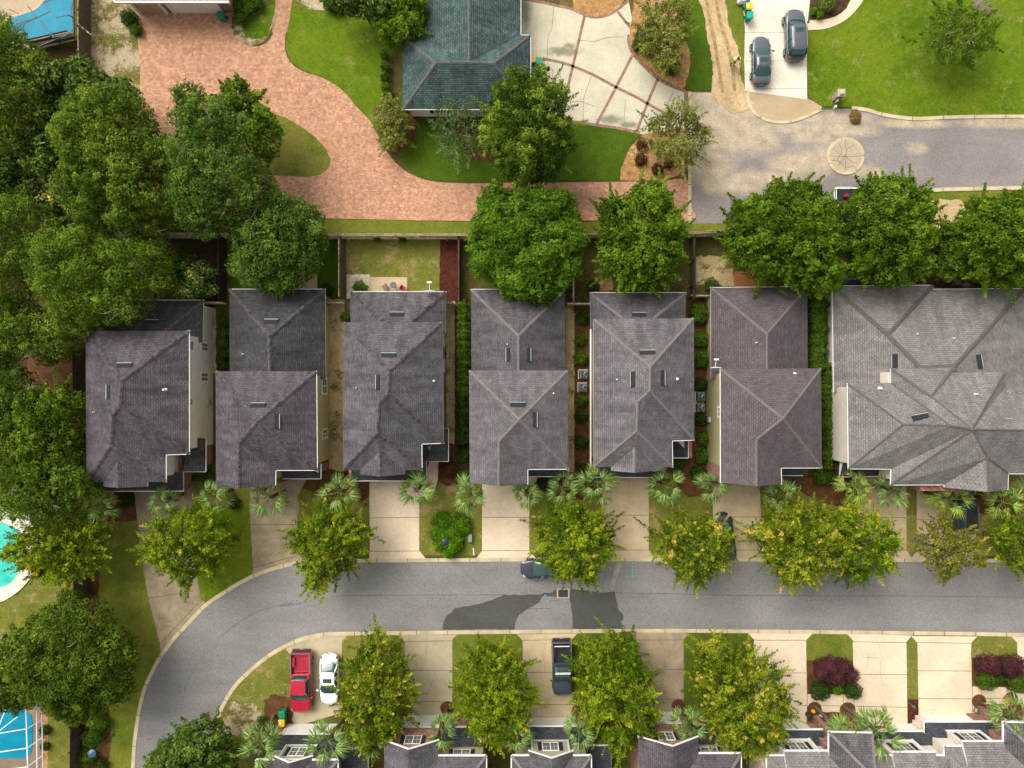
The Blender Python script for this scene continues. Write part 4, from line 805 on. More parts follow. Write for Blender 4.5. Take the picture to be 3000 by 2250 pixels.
# --- house D
h = house('house', 'fourth house of the middle row, grey roof below the round bright green tree', None)
r_, V = rear(h, 4, [(840, 217), (1450, 217), (1452, 790), (842, 790)], [(1148, 518), (1148, 790)], M['sh_c2'], M['cap_c'], M['siding_tan'])
for a in [(1083, 640), (1212, 640)]: vent_on(r_, V, [3, 0, 'T', 'S'] if a[0] < 1148 else [1, 2, 'S', 'T'], 4, *a, 1.2, 0.4)
pipe_on(r_, V, [3, 0, 'T', 'S'], 4, 1076, 572, 0.05, 0.35)
E = [(827, 742), (1468, 742), (1472, 1380), (1207, 1382), (1207, 1478), (832, 1470)]
r_, V = gable_house(h, 4, E, {'A': (1152, 1060), 'C': (1022, 1200), 'P': (1020, 1492)}, M['sh_c'], M['cap_c'], M['siding_tan'], [(2, 3, 4)])
vent_on(r_, V, [0, 1, 'A'], 4, 1145, 965, 1.3, 0.42); vent_on(r_, V, [1, 2, 'A'], 4, 1252, 1060, 1.3, 0.42); pipe_on(r_, V, [1, 2, 'A'], 4, 1375, 890, 0.06, 0.45)
lowslope(h, 4, [[(1470, 1430, LZ), (1218, 1428, LZ), (1218, 1345, 3.6), (1440, 1345, 3.6)]], M['sh_s'], [[(1470, 1385, LZ), (1470, 1430, LZ), (1218, 1428, LZ)]])
# --- house E
h = house('house', 'fifth house of the middle row, pale grey roof beside the two air conditioning units', None)
r_, V = rear(h, 4, [(1612, 238), (2233, 238), (2233, 490), (1615, 486)], [(1925, 486), (1925, 487)], M['sh_c2'], M['cap_c'], M['siding_tan'])
vent_on(r_, V, [0, 1, 'T'], 4, 1930, 382, 1.25, 0.42)
E = [(1635, 408), (2285, 402), (2287, 1192), (2143, 1197), (2147, 1368), (1637, 1367)]
r_, V = roof(h, 4, HZ, E, {'A': (2003, 718), 'B': (2000, 872), 'C': (1922, 945), 'D': (1915, 1135)}, F6, M['sh_c'], M['cap_c'], gutter=[(2, 3, 4)])
hw(h, 4, E, HZ, M['siding_tan'])
front_gable(h, 4, (1750, 1392, 5.75), (1900, 1405, 7.0), (2035, 1390, 5.75), (1900, 1240, 7.0), 1367, M['sh_c'], M['cap_c'])
vent_on(r_, V, [0, 1, 'A'], 4, 1983, 627, 1.3, 0.42); vent_on(r_, V, [5, 0, 'A', 'B', 'C', 'D'], 4, 1890, 800, 1.3, 0.42); vent_on(r_, V, [1, 2, 'B', 'A'], 4, 2080, 790, 1.3, 0.42)
pipe_on(r_, V, [1, 2, 'B', 'A'], 4, 2175, 797, 0.09, 0.4); pipe_on(r_, V, [5, 0, 'A', 'B', 'C', 'D'], 4, 1785, 800, 0.05, 0.3)
lowslope(h, 4, [[(2248, 1200, LZ), (2248, 1308, LZ), (2148, 1308, LZ), (2130, 1180, 3.6), (2200, 1180, 3.6)], [(2092, 1372, LZ), (2092, 1435, LZ), (1625, 1432, LZ), (1625, 1340, 3.6), (2092, 1340, 3.6)]], M['sh_b'], [[(2248, 1200, LZ), (2248, 1308, LZ), (2148, 1308, LZ)], [(2092, 1372, LZ), (2092, 1435, LZ), (1625, 1432, LZ), (1625, 1340, LZ)]])
walls(h, [P(4, 2060, 1180, 0), P(4, 2225, 1180, 0), P(4, 2225, 1290, 0), P(4, 2070, 1290, 0), P(4, 2070, 1405, 0), P(4, 1630, 1405, 0), P(4, 1630, 1300, 0)], 0, 2.7, M['brick'], name='front_wall')
g = MB(); XE = P(4, 1635, 800, HZ).x + 0.38; g.bar((XE-0.32, P(4, 0, 490).y, LZ), (XE-0.32, P(4, 0, 1370).y, LZ), 0.12, 0.1); g.build('belly_band', M['trim'], h)
# --- house F
h = house('house', 'sixth house of the middle row, smooth mauve-grey roof with an olive-green left wall', None)
r_, V = rear(h, 5, [(183, 205), (808, 200), (811, 775), (185, 790)], [(548, 505), (548, 775)], M['sh_d'], M['cap_d'], M['siding_olive'])
pipe_on(r_, V, [3, 0, 'T', 'S'], 5, 476, 562, 0.05, 0.3)
E = [(245, 733), (898, 728), (903, 1372), (637, 1373), (640, 1478), (247, 1468)]
r_, V = gable_house(h, 5, E, {'A': (652, 1053), 'C': (480, 1190), 'P': (480, 1492)}, M['sh_d'], M['cap_d'], M['siding_olive'], [(5, 0), (2, 3, 4)])
pipe_on(r_, V, [0, 1, 'A'], 5, 725, 761, 0.08, 0.3)
XF = P(5, 246, 1000, HZ).x + 0.38
xwin(h, XF, 5, 228, 975, 246, 1046, -1, sash=1)
lowslope(h, 5, [[(780, 1422, LZ), (645, 1422, LZ), (645, 1345, 3.6), (780, 1345, 3.6)]], M['sh_s'], [[(780, 1422, LZ), (645, 1422, LZ)]])
q = MB(); a = solve_x(XF, 5, 243, 1415); y0 = P(5, 165, 1430).y; y1 = P(5, 165, 1325).y
q.poly([(XF-0.02, y0, 0), (XF-0.02, y1, 0), (XF-0.02, y1, 4.4), (XF-0.02, y0, 4.4)]); q.build('brick_panel', M['brick'], h)
mb = MB(); p = solve_x(XF, 5, 178, 1060); mb.box((XF-0.12, p.y, p.z), (0.22, 0.5, 0.6)); mb.build('meter_box', M['ventlip'], h)
# --- house G (wide, runs off the right edge)
h = house('house', 'wide pale grey-roofed house with cream left wall at the right edge', None)
r_, V = roof(h, 5, LZ, [(970, 195), (1622, 190), (1624, 216), (2216, 212), (2330, 900), (980, 882)], {'J': (1330, 512), 'K': (1538, 722), 'K2': (1762, 715), 'S': (1600, 880, 5.35), 'S2': (1780, 880, 5.35)},
             [[0, 1, 'J'], [1, 2, 'J'], [2, 3, 'K2', 'K', 'J'], [5, 0, 'J', 'K', 'S'], [3, 4, 'S2', 'K2'], ['K', 'K2', 'S2', 'S']], M['sh_e'], M['cap_g'], skip=(4, 3, 1), gutter=[(5, 0, 1, 2, 3)], pitch=0.33, wide=0.2)
walls(h, [V[i] for i in range(6)], 0.38, LZ-0.15, M['stucco'])
vent_on(r_, V, [5, 0, 'J', 'K', 'S'], 5, 1373, 680, 1.2, 0.6); vent_on(r_, V, [3, 4, 'S2', 'K2'], 5, 1920, 686, 1.25, 0.5)
for a in [(1516, 506), (1752, 533)]: pipe_on(r_, V, [2, 3, 'K2', 'K', 'J'], 5, *a, 0.06, 0.3)
E = [(1070, 828), (1350, 823), (1350, 728), (1752, 722), (1757, 756), (2090, 752), (2093, 848), (2330, 850), (2330, 1410), (2110, 1410), (2107, 1512), (1697, 1500), (1697, 1482), (1350, 1483), (1352, 1380), (1075, 1378)]
r_, V = roof(h, 5, HZ, E, {'L': (1430, 1092), 'R': (1735, 1100), 'U': (1610, 912), 'M': (1878, 1125), 'N': (1975, 1310), 'Q': (2300, 1130), 'PK': (1982, 1530, 8.3)},
             [[0, 'L', 15], [0, 1, 'R', 'L'], [1, 2, 'U', 'M', 'R'], [2, 3, 'U'], [3, 4, 5, 'M', 'U'], [5, 6, 'M'], [6, 7, 'Q', 'M'], ['Q', 8, 9, 'M'], [15, 'L', 'R', 14], [14, 'R', 'M', 13], [13, 'M', 'N', 'PK', 11, 12], ['M', 9, 'N'], ['N', 9, 10, 'PK']], M['sh_e'], M['cap_g'], wide=0.11, skip=(7, 10), gutter=[(15, 14, 13, 12), (0, 15), (8, 9, 10)])
walls(h, [V[i] for i in range(16)], 0.38, HZ-0.15, M['stucco'])
g = MB(); g.poly([V[10]+Vector((-.3, .4, -.2)), V['PK']+Vector((0, .4, -.3)), V[11]+Vector((.3, .4, -.2))]); g.build('gable_wall', M['brick'], h)
vent_on(r_, V, [0, 1, 'R', 'L'], 5, 1540, 1042, 1.3, 0.45); vent_on(r_, V, [6, 7, 'Q', 'M'], 5, 2095, 1070, 1.35, 0.42)
pipe_on(r_, V, [0, 1, 'R', 'L'], 5, 1280, 858, 0.1, 0.25); pipe_on(r_, V, [3, 4, 5, 'M', 'U'], 5, 1900, 896, 0.06, 0.3)
XG = P(5, 1072, 1100, HZ).x + 0.38; XG2 = P(5, 975, 800, LZ).x + 0.38
walls(h, [P(5, 1010, 850, LZ), P(5, 1100, 850, LZ), P(5, 1100, 1330, LZ), P(5, 1010, 1330, LZ)], 0, 5.5, M['stucco'], name='side_wall')
xwin(h, P(5, 1010, 1100, LZ).x, 5, 978, 1110, 998, 1172, -1, sash=2)
mb = MB(); mb.box((P(5, 1325, 788, 4.6).x, P(5, 1325, 788, 4.6).y, 4.4), (0.75, 0.95, 2.0)); mb.build('chimney_box', M['stucco'], h)
lowslope(h, 5, [[(1018, 1430, LZ), (1275, 1427, LZ), (1275, 1330, 3.6), (1040, 1330, 3.6)]], M['sh_s'], [[(1025, 1330, LZ), (1018, 1430, LZ), (1275, 1427, LZ)]])
walls(h, [P(5, 1290, 1390, 0), P(5, 1345, 1400, 0), P(5, 1345, 1470, 0), P(5, 1700, 1470, 0), P(5, 1700, 1300, 0), P(5, 1290, 1300, 0)], 0, 5.0, M['brick'], name='front_wall')
walls(h, [P(5, 985, 1340, 0), P(5, 1020, 1340, 0), P(5, 1020, 1385, 0), P(5, 985, 1385, 0)], 0, 2.4, M['brick'], name='front_wall')

# --- teal roofed house at the top
h = house('house', 'single-storey house with the teal shingle roof at the top edge', None, None)
r_, V = roof(h, 1, LZ, [(395, 235), (512, 235), (512, -330), (1162, -330), (1162, 228), (1225, 228), (1228, 708), (400, 708)],
             {'J1': (612, 408, 5.05), 'J2': (988, 410, 5.05), 'T': (828, 402, 5.05), 'N': (828, -330, 5.08)},
             [[7, 6, 'J2', 'T', 'J1'], [0, 7, 'J1'], [0, 1, 'T', 'J1'], [1, 2, 'N', 'T'], ['T', 'N', 3, 4], [4, 5, 'J2', 'T'], [5, 6, 'J2']], M['sh_t'], M['cap_t'], gutter=[(7, 6, 5, 4, 3)], wide=0.14)
w_, q = walls(h, [V[i] for i in range(8)], 0.45, LZ-0.15, M['siding_white'])
YT = V[7].y + 0.45
for x0, x1 in ((605, 680), (760, 800)):
    a = solve_y(YT, 1, x0, 730); b = solve_y(YT, 1, x1, 730); window(h, ((a.x+b.x)/2, YT, 1.55), 'y', abs(b.x-a.x), 1.3, -1, sash=2, shutters=(x0 < 700))
# --- white garage wing at the top left
h = house('house', 'white-trimmed house with two garage bays above the brick driveway, top left', None, None)
x0, x1 = P(0, 742, 8, LZ).x, P(0, 1485, 8, LZ).x; ye = P(0, 0, 14, LZ).y; yw = P(0, 0, 82, 0).y
V4 = [Vector((x0, ye, LZ)), Vector((x1, ye, LZ)), Vector((x1, ye+10, LZ)), Vector((x0, ye+10, LZ))]; A_ = Vector(((x0+x1)/2, ye+5, LZ+2.6))
mb = MB()
for f in ([V4[0], V4[1], A_], [V4[1], V4[2], A_], [V4[2], V4[3], A_], [V4[3], V4[0], A_]): n_, uv = uv_face(f); mb.poly(f, uv=uv)
for f in ([V4[0], V4[1], A_],): mb.poly([v-Vector((0, 0, .2)) for v in f[::-1]], mi=1, uv=[(0, 0)]*3)
ro = mb.build('roof', [M['sh_b'], M['soffit']], h)
g = MB(); g.bar(V4[0], V4[1], 0.18, 0.2); g.bar(V4[0], V4[3], 0.15, 0.2); g.build('gutter', M['trim'], h)
xa = P(0, 905, 80).x; xb = P(0, 1530, 80).x
walls(h, [Vector((x0+0.9, yw+0.0)), Vector((xb, yw)), Vector((xb, yw+9)), Vector((x0+0.9, yw+9))], 0, LZ-0.1, M['brick'])
dm = plain('beige_door', (0.42, 0.30, 0.19), 0.6)
for k_, (a, b) in enumerate([(920, 1080), (1145, 1440)]):
    xa, xb2 = P(0, a, 80).x, P(0, b, 80).x; mb = MB(); mb.box(((xa+xb2)/2, yw-0.03, 1.1), (xb2-xa, 0.08, 2.2)); mb.build('garage_door', dm if k_ == 0 else M['garage'], h)
    mb = MB()
    for xx in (xa-0.12, xb2+0.12): mb.box((xx, yw-0.07, 1.25), (0.24, 0.2, 2.5))
    mb.box(((xa+xb2)/2, yw-0.09, 2.34), (xb2-xa+0.5, 0.2, 0.26)); mb.build('door_frame', M['trim'], h)
for a in (830, 1415, 1490):
    mb = MB(); mb.lathe((P(0, a, 60, 2).x, yw-0.2, 1.9), [(0.05, 0), (0.09, 0.06), (0.09, 0.22), (0.03, 0.32)], 8); mb.build('wall_lamp', plain('brass_lamp', (0.5, 0.4, 0.15), 0.4), h)

# ---------------------------------------------------------------- bottom row, seen from above with their fronts towards the street
def b_lroof(h, k, xl, xr, y, depth=1.9, z=2.7, rise=0.5, hipl=0, hipr=0, m='sh_s', gl=True):
    a = P(k, xl, y, z); b = P(k, xr, y, z); mb = MB(); zt = z + rise*depth
    q = [a, b, Vector((b.x - hipr*depth, b.y - depth, zt)), Vector((a.x + hipl*depth, a.y - depth, zt))]
    faces = [q]
    if hipl: faces.append([a, q[3], Vector((a.x, a.y-depth, z))])
    if hipr: faces.append([b, Vector((b.x, b.y-depth, z)), q[2]])
    for f in faces:
        n, uv = uv_face(f)
        if n.z < 0: f = f[::-1]; n, uv = uv_face(f)
        mb.poly(f, uv=uv); mb.poly([v - Vector((0, 0, .18)) for v in f[::-1]], mi=1, uv=[(0, 0)]*len(f))
    d = Vector((0, 0, .18)); mb.poly([b-d, a-d, a, b], mi=1, uv=[(0, 0)]*4)
    mb.poly([q[3]-d, a-d, a, q[3]], mi=1, uv=[(0, 0)]*4); mb.poly([b-d, q[2]-d, q[2], b], mi=1, uv=[(0, 0)]*4)
    mb.build('garage_roof', [M[m], M['trim']], h)
    g = MB(); g.bar(a - Vector((0, -0.04, .05)), b - Vector((0, -0.04, .05)), 0.14, 0.13)
    if gl: g.bar(b - Vector((-.04, 0, .05)), Vector((b.x+.04, b.y-depth*0.9, z-0.05)), 0.12, 0.12)
    g.build('gutter', M['trim'], h)
def b_upper(h, k, xl, xr, y, m, wallm, z=5.6, ys=-45.0, hipl=True, hipr=True, z0=0.0):
    """upper storey block with a hipped front, running south out of the picture"""
    a = P(k, xl, y, z); b = P(k, xr, y, z); hw_ = (b.x-a.x)/2; r = hw_*0.6; mb = MB()
    A = Vector(((a.x+b.x)/2, a.y-hw_, z+r)); B = Vector(((a.x+b.x)/2, ys, z+r)); c = Vector((a.x, ys, z)); d = Vector((b.x, ys, z))
    if not hipl: A = Vector((a.x, a.y-hw_*2, z+r*2)); B = Vector((a.x, ys, z+r*2))
    if not hipr: A = Vector((b.x, a.y-hw_*2, z+r*2)); B = Vector((b.x, ys, z+r*2))
    fs = [[b, a, A]] + ([[a, c, B, A]] if hipl else []) + ([[d, b, A, B]] if hipr else [])
    for f in fs:
        n, uv = uv_face(f)
        if n.z < 0: f = f[::-1]; n, uv = uv_face(f)
        mb.poly(f, uv=uv)
    t = Vector((0, 0, .2)); mb.poly([b-t, a-t, a, b], mi=1, uv=[(0, 0)]*4); mb.poly([a-t, c-t, c, a], mi=1, uv=[(0, 0)]*4); mb.poly([d-t, b-t, b, d], mi=1, uv=[(0, 0)]*4); mb.poly([a-t, b-t, d-t, c-t], mi=1, uv=[(0, 0)]*4)
    ro = mb.build('roof', [m, M['trim']], h)
    for e, ok in (((a, A), hipl), ((b, A), hipr)):
        if ok and e[0].z: c_ = MB(); c_.bar(e[0]+Vector((0, 0, .03)), e[1]+Vector((0, 0, .03)), 0.26, 0.05); c_.build('ridge_cap', M['cap_c'], ro)
    g = MB(); g.bar(a - Vector((0, -.04, .04)), b - Vector((0, -.04, .04)), 0.13, 0.13); g.bar(a - Vector((0.04, 0, .04)), c - Vector((.04, 0, .04)), 0.1, 0.12); g.bar(b - Vector((-.04, 0, .04)), d - Vector((-.04, 0, .04)), 0.1, 0.12); g.build('gutter', M['trim'], h)
    w_, q = walls(h, [Vector((a.x+.35, a.y-.35)), Vector((b.x-.35, b.y-.35)), Vector((b.x-.35, ys)), Vector((a.x+.35, ys))], 0, z-.1, wallm, z0=z0)
    return a.y-0.35, z
def b_dormer(h, k, xl, xp, xr, y, yp, Yback, m, wallm, z=5.6, z0=2.9, win=True, box=0.28, full=False, front=None):
    """gable over a shallow bay with a double window and black shutters"""
    a = P(k, xl, y, z); b = P(k, xr, y, z); hw_ = (b.x-a.x)/2; zp = z + hw_*0.62; p = P(k, xp, yp, zp); p = Vector(((a.x+b.x)/2, a.y, zp)); mb = MB()
    g = Vector((p.x, Yback-4.0, zp)); a2 = Vector((a.x, Yback-4.0, z)); b2 = Vector((b.x, Yback-4.0, z))
    for f in ([a, p, g, a2], [p, b, b2, g]):
        n, uv = uv_face(f)
        if n.z < 0: f = f[::-1]; n, uv = uv_face(f)
        mb.poly([v+Vector((0, 0, .02)) for v in f], uv=uv)
    t = Vector((0, 0, .2))
    for u, v in ((a, p), (p, b)): mb.poly([u-t, v-t, v, u], mi=1, uv=[(0, 0)]*4); mb.poly([u-t+Vector((0, -.3, 0)), v-t+Vector((0, -.3, 0)), v-t, u-t], mi=1, uv=[(0, 0)]*4)
    ro = mb.build('gable_roof', [m, M['trim']], h)
    r = MB(); r.bar(a+Vector((-.06, .05, -.06)), p+Vector((0, .05, -.02)), 0.07, 0.16); r.bar(p+Vector((0, .05, -.02)), b+Vector((.06, .05, -.06)), 0.07, 0.16); r.build('rake_trim', M['trim'], ro)
    yw = a.y - box; w_ = MB(); x0, x1 = a.x+0.28, b.x-0.28
    w_.prism([(x0, Yback), (x1, Yback), (x1, yw), (x0, yw)], z0, z-0.12, bottom=False); w_.poly([(x0, yw, z-.12), (x1, yw, z-.12), (p.x, yw, zp-.25)])
    w_.build('wall', wallm, h)
    if not full:
        c_ = MB(); c_.bar((x0, yw+.02, z0), (x0, yw+.02, z-.2), 0.14, 0.06); c_.bar((x1, yw+.02, z0), (x1, yw+.02, z-.2), 0.14, 0.06); c_.bar((x0, yw+.02, z0+.25), (x1, yw+.02, z0+.25), 0.05, 0.14); c_.build('corner_board', M['trim'], h)
    if win: window(h, (p.x, yw+0.01, z0 + (z-z0)*0.52 if not full else 4.55), 'y', 1.42, 1.35, 1, sash=2, shutters=True)
    return yw
def b_garage(h, k, xl, xr, y, topy=None):
    a = P(k, xl, y, 0); b = P(k, xr, y, 0); mb = MB(); mb.box(((a.x+b.x)/2, a.y+0.02, 1.08), (b.x-a.x, 0.08, 2.15)); mb.build('garage_door', M['garage'], h)
    f = MB()
    for x in (a.x-.08, b.x+.08): f.box((x, a.y+.03, 1.12), (0.16, 0.14, 2.24))
    f.box(((a.x+b.x)/2, a.y+.035, 2.23), (b.x-a.x+.3, 0.14, 0.16)); f.build('door_frame', M['trim'], h)
    return a.y
GB = 'townhouses along the bottom edge'
def bhouse(label): o = empty('house', (0, 0, 0)); tag(o, label, 'house', GB); return o
# B1
h = bhouse('leftmost townhouse of the bottom row, white garage door behind the red pickup')
yg = b_garage(h, 'a', 1100, 1738, 760)
walls(h, [Vector((P('a', 950, 800).x, yg)), Vector((P('a', 1800, 800).x, yg)), Vector((P('a', 1800, 800).x, yg-8)), Vector((P('a', 950, 800).x, yg-8))], 0, 2.6, M['brick'])
b_lroof(h, 'a', 835, 1820, 890, 2.0); b_lroof(h, 'a', 1780, 2112, 1080, 3.5, rise=0.25)
walls(h, [P('a', 1900, 1010, 0), P('a', 2060, 1010, 0), P('a', 2060, 1700, 0), P('a', 1800, 1700, 0)], 0, 2.6, M['brick'], name='porch_wall')
yu, z = b_upper(h, 'a', 665, 1722, 1225, M['sh_a'], M['siding_tan'])
b_dormer(h, 'a', 900, 1130, 1390, 1178, 1265, yu-.3, M['sh_a'], M['siding_tan'])
# B2
h = bhouse('bottom-row townhouse with a red brick gable front and two shuttered windows, left of the centre')
yg = b_garage(h, 'b', 600, 1060, 650)
b_lroof(h, 'b', 1100, 1615, 800, 1.5)
walls(h, [P('b', 1090, 660, 0), P('b', 1500, 660, 0), P('b', 1500, 1200, 0), P('b', 1090, 1200, 0)], 0, 2.6, M['brick'], name='porch_wall')
yu, z = b_upper(h, 'b', 700, 1655, 1170, M['sh_c2'], M['siding_olive'], hipl=False)
pc = P('b', 1325, 1120, 4.6); window(h, (P('b', 1335, 1125, 4.7).x, yu+.01, 4.55), 'y', 1.5, 1.25, 1, sash=2, shutters=True)
yw = b_dormer(h, 'b', 335, 680, 1035, 972, 1080, yg-7, M['sh_c2'], M['brick'], z0=0.0, box=yg and (P('b', 335, 972, 5.6).y - yg), full=True)
mb = MB(); p = solve_y(yg, 'b', 780, 775); mb.lathe((p.x, yg+0.16, p.z-.15), [(0.06, 0), (0.12, 0.08), (0.12, 0.34), (0.04, 0.5)], 8); mb.build('wall_lamp', M['shutter'], h)
# B3
h = bhouse('bottom-row townhouse behind the black pickup, tan bay window under a white-edged gable')
yg = b_garage(h, 'c', 415, 1010, 683)
walls(h, [Vector((P('c', 350, 700).x, yg)), Vector((P('c', 1120, 700).x, yg)), Vector((P('c', 1120, 700).x, yg-8)), Vector((P('c', 350, 700).x, yg-8))], 0, 2.6, M['brick'])
b_lroof(h, 'c', 318, 1195, 790, 2.0); b_lroof(h, 'c', 1180, 1497, 1038, 3.5, rise=0.25)
yu, z = b_upper(h, 'c', 218, 1245, 1168, M['sh_c2'], M['siding_tan'])
b_dormer(h, 'c', 445, 730, 1012, 1108, 1195, yu-.3, M['sh_c2'], M['siding_tan'])
# B4
h = bhouse('bottom-row townhouse with a brick gable half hidden by the orange-tinged tree')
yg = b_garage(h, 'd', 250, 560, 605)
b_lroof(h, 'd', 850, 1240, 770, 1.6)
walls(h, [P('d', 800, 650, 0), P('d', 1200, 650, 0), P('d', 1200, 1200, 0), P('d', 800, 1200, 0)], 0, 2.6, M['brick'], name='porch_wall')
yu, z = b_upper(h, 'd', 520, 1418, 1140, M['sh_a'], M['siding_olive'], hipl=False)
window(h, (P('d', 1020, 1100, 4.7).x, yu+.01, 4.55), 'y', 1.5, 1.25, 1, sash=2, shutters=True)
b_dormer(h, 'd', 90, 520, 868, 922, 1035, yg-7, M['sh_a'], M['brick'], z0=0.0, box=(P('d', 90, 922, 5.6).y - yg), full=True)
# B5 duplex at the right
h = bhouse('wide slate-roofed duplex filling the bottom right corner with two white shuttered bays')
yg = b_garage(h, 'e', 380, 730, 745)
XL5 = P('e', 200, 1160, 5.6).x + .3
walls(h, [Vector((P('e', 250, 745).x, yg)), Vector((P('e', 800, 745).x, yg)), Vector((P('e', 800, 745).x, yg-6)), Vector((P('e', 250, 745).x, yg-6))], 0, 2.6, M['brick'])
b_lroof(h, 'e', 200, 935, 832, 1.9, gl=False)
yu, z = b_upper(h, 'e', 205, 2600, 1168, M['sh_e'], M['stucco'])
def bay(k, xl, xr, y, yback):
    a = P(k, xl, y, 5.7); b = P(k, xr, y, 5.7); mb = MB(); dd = 2.2
    f = [a, b, Vector((b.x, b.y-dd, 5.7+dd*.42)), Vector((a.x, a.y-dd, 5.7+dd*.42))]; f = f[::-1]; n, uv = uv_face(f); mb.poly(f, uv=uv)
    t = Vector((0, 0, .2)); mb.poly([b-t, a-t, a, b], mi=1, uv=[(0, 0)]*4); mb.poly([f[0]-t*4, a-t, a, f[0]], mi=1, uv=[(0, 0)]*4); mb.poly([b-t, f[1]-t*4, f[1], b], mi=1, uv=[(0, 0)]*4); mb.build('bay_roof', [M['sh_e'], M['trim']], h)
    g = MB(); g.bar(a - Vector((0, -.04, .04)), b - Vector((0, -.04, .04)), 0.13, 0.12); g.build('gutter', M['trim'], h)
    yw = a.y-.25; w_ = MB(); w_.prism([(a.x+.1, yback), (b.x-.55, yback), (b.x-.55, yw), (a.x+.1, yw)], 2.8, 5.6, bottom=False); w_.build('wall', M['stucco'], h)
    c_ = MB(); c_.bar((a.x+.1, yw+.02, 3.0), (a.x+.1, yw+.02, 5.5), 0.16, 0.06); c_.bar((b.x-.55, yw+.02, 3.0), (b.x-.55, yw+.02, 5.5), 0.16, 0.06); c_.bar((a.x+.1, yw+.02, 3.2), (b.x-.55, yw+.02, 3.2), 0.05, 0.16); c_.build('corner_board', M['trim'], h)
    window(h, ((a.x+b.x)/2-.22, yw+.01, 4.45), 'y', 1.55, 1.4, 1, sash=2, shutters=True)
bay('e', 432, 1000, 1108, yu-.3); bay('f', 505, 1065, 1122, yu-.3)
# centre entry with hipped low roof
def entry(k, ax, ay, kb, bx, by, cz=5.6):
    a = P(k, ax, ay, cz); b = P(kb, bx, by, cz); mb = MB(); A = Vector((a.x+3.2, a.y-3.2, cz+1.92)); A2 = Vector((A.x, A.y-4, A.z)); c = Vector((a.x, a.y-7, cz)); d = Vector((b.x, b.y-7, cz))
    for f in ([b, a, A], [a, c, A2, A], [d, b, A, A2]):
        n, uv = uv_face(f)
        if n.z < 0: f = f[::-1]; n, uv = uv_face(f)
        mb.poly(f, uv=uv); mb.poly([v-Vector((0, 0, .18)) for v in f[::-1]], mi=1, uv=[(0, 0)]*len(f))
    ro = mb.build('entry_roof', [M['sh_c2'], M['trim']], h)
    for e in ((a, A), (b, A)): c_ = MB(); c_.bar(e[0]+Vector((0, 0, .03)), e[1]+Vector((0, 0, .03)), 0.24, 0.05); c_.build('ridge_cap', M['cap_c'], ro)
    g = MB(); g.bar(a, b, 0.10, 0.12); g.bar(a, Vector((a.x, a.y-2.3, cz)), 0.10, 0.12); g.build('gutter', M['trim'], h)
    walls(h, [Vector((a.x+.35, a.y-1.9)), Vector((b.x-.35, a.y-1.9)), Vector((b.x-.35, a.y-4)), Vector((a.x+.35, a.y-4))], 0, cz-.12, M['brick'], name='entry_wall')
entry('e', 1003, 855, 'f', 240, 868)
for k, q in [('e', [(800, 640), (870, 640), (960, 820), (1060, 900), (1060, 1300), (820, 1300)]), ('e', [(1230, 600), (1300, 600), (1450, 800), (1450, 1300), (1400, 1300), (1400, 830)])]:
    walls(h, [P(k, x, y, 0) for x, y in q], 0, 2.5, M['brick'], name='porch_wall')
b_lroof(h, 'f', 40, 935, 855, 2.2, gl=True)
yg2 = b_garage(h, 'e', 1770, 2060, 760)
walls(h, [Vector((P('f', 440, 745).x, yg2)), Vector((P('f', 800, 745).x, yg2)), Vector((P('f', 800, 745).x, yg2-6)), Vector((P('f', 300, 745).x, yg2-6))], 0, 2.6, M['stucco'], name='garage_wall')
yg3 = b_garage(h, 'f', 880, 1530, 640)
walls(h, [Vector((P('f', 795, 640).x, yg3)), Vector((P('f', 1640, 640).x, yg3)), Vector((P('f', 1640, 640).x, yg3-7)), Vector((P('f', 795, 640).x, yg3-7))], 0, 2.7, M['stucco'], name='garage_wall')
b_lroof(h, 'f', 925, 1815, 732, 2.2, z=2.9, hipl=0.6)
yu2, z = b_upper(h, 'f', 1180, 3300, 1045, M['sh_e'], M['stucco'])
h_ = h; bay('f', 1415, 1952, 985, yu2-.3)
entry('f', 1940, 728, 'f', 2500, 740)
for k, q in [('f', [(1600, 520), (1700, 520), (1840, 700), (1840, 1300), (1700, 1300), (1640, 700)]), ('f', [(2180, 560), (2280, 560), (2280, 1300), (2200, 1300)])]:
    walls(h, [P(k, x, y, 0) for x, y in q], 0, 2.5, M['brick'], name='porch_wall')
walls(h, [P('f', 1700, 505, 0), P('f', 1960, 505, 0), P('f', 1960, 530, 0), P('f', 1700, 530, 0)], 0, 0.5, M['brick'], name='planter_wall')
# ================================================================ trees, palms, hedges, shrubs
def quads_mesh(name, C, U, V, shade, m, parent=None):
    """one mesh of leaf faces: centres C, half axes U and V, one albedo value per leaf"""
    n = len(C); v = np.empty((n, 4, 3)); v[:, 0] = C-U; v[:, 1] = C-V*0.55; v[:, 2] = C+U; v[:, 3] = C+V*0.55
    me = bpy.data.meshes.new(name); me.vertices.add(n*4); me.vertices.foreach_set('co', v.reshape(-1))
    me.loops.add(n*4); me.loops.foreach_set('vertex_index', np.arange(n*4, dtype=np.int32))
    me.polygons.add(n); me.polygons.foreach_set('loop_start', np.arange(0, n*4, 4, dtype=np.int32))
    me.update(calc_edges=True)
    at = me.attributes.new('shade', 'FLOAT', 'FACE'); at.data.foreach_set('value', np.clip(shade, 0, 1).astype(np.float32))
    me.materials.append(m); return link(name, me, None, parent)
def rand_dirs(n, rng, up=0.0):
    d = rng.normal(size=(n, 3)); d[:, 2] += up; return d/np.linalg.norm(d, axis=1)[:, None]
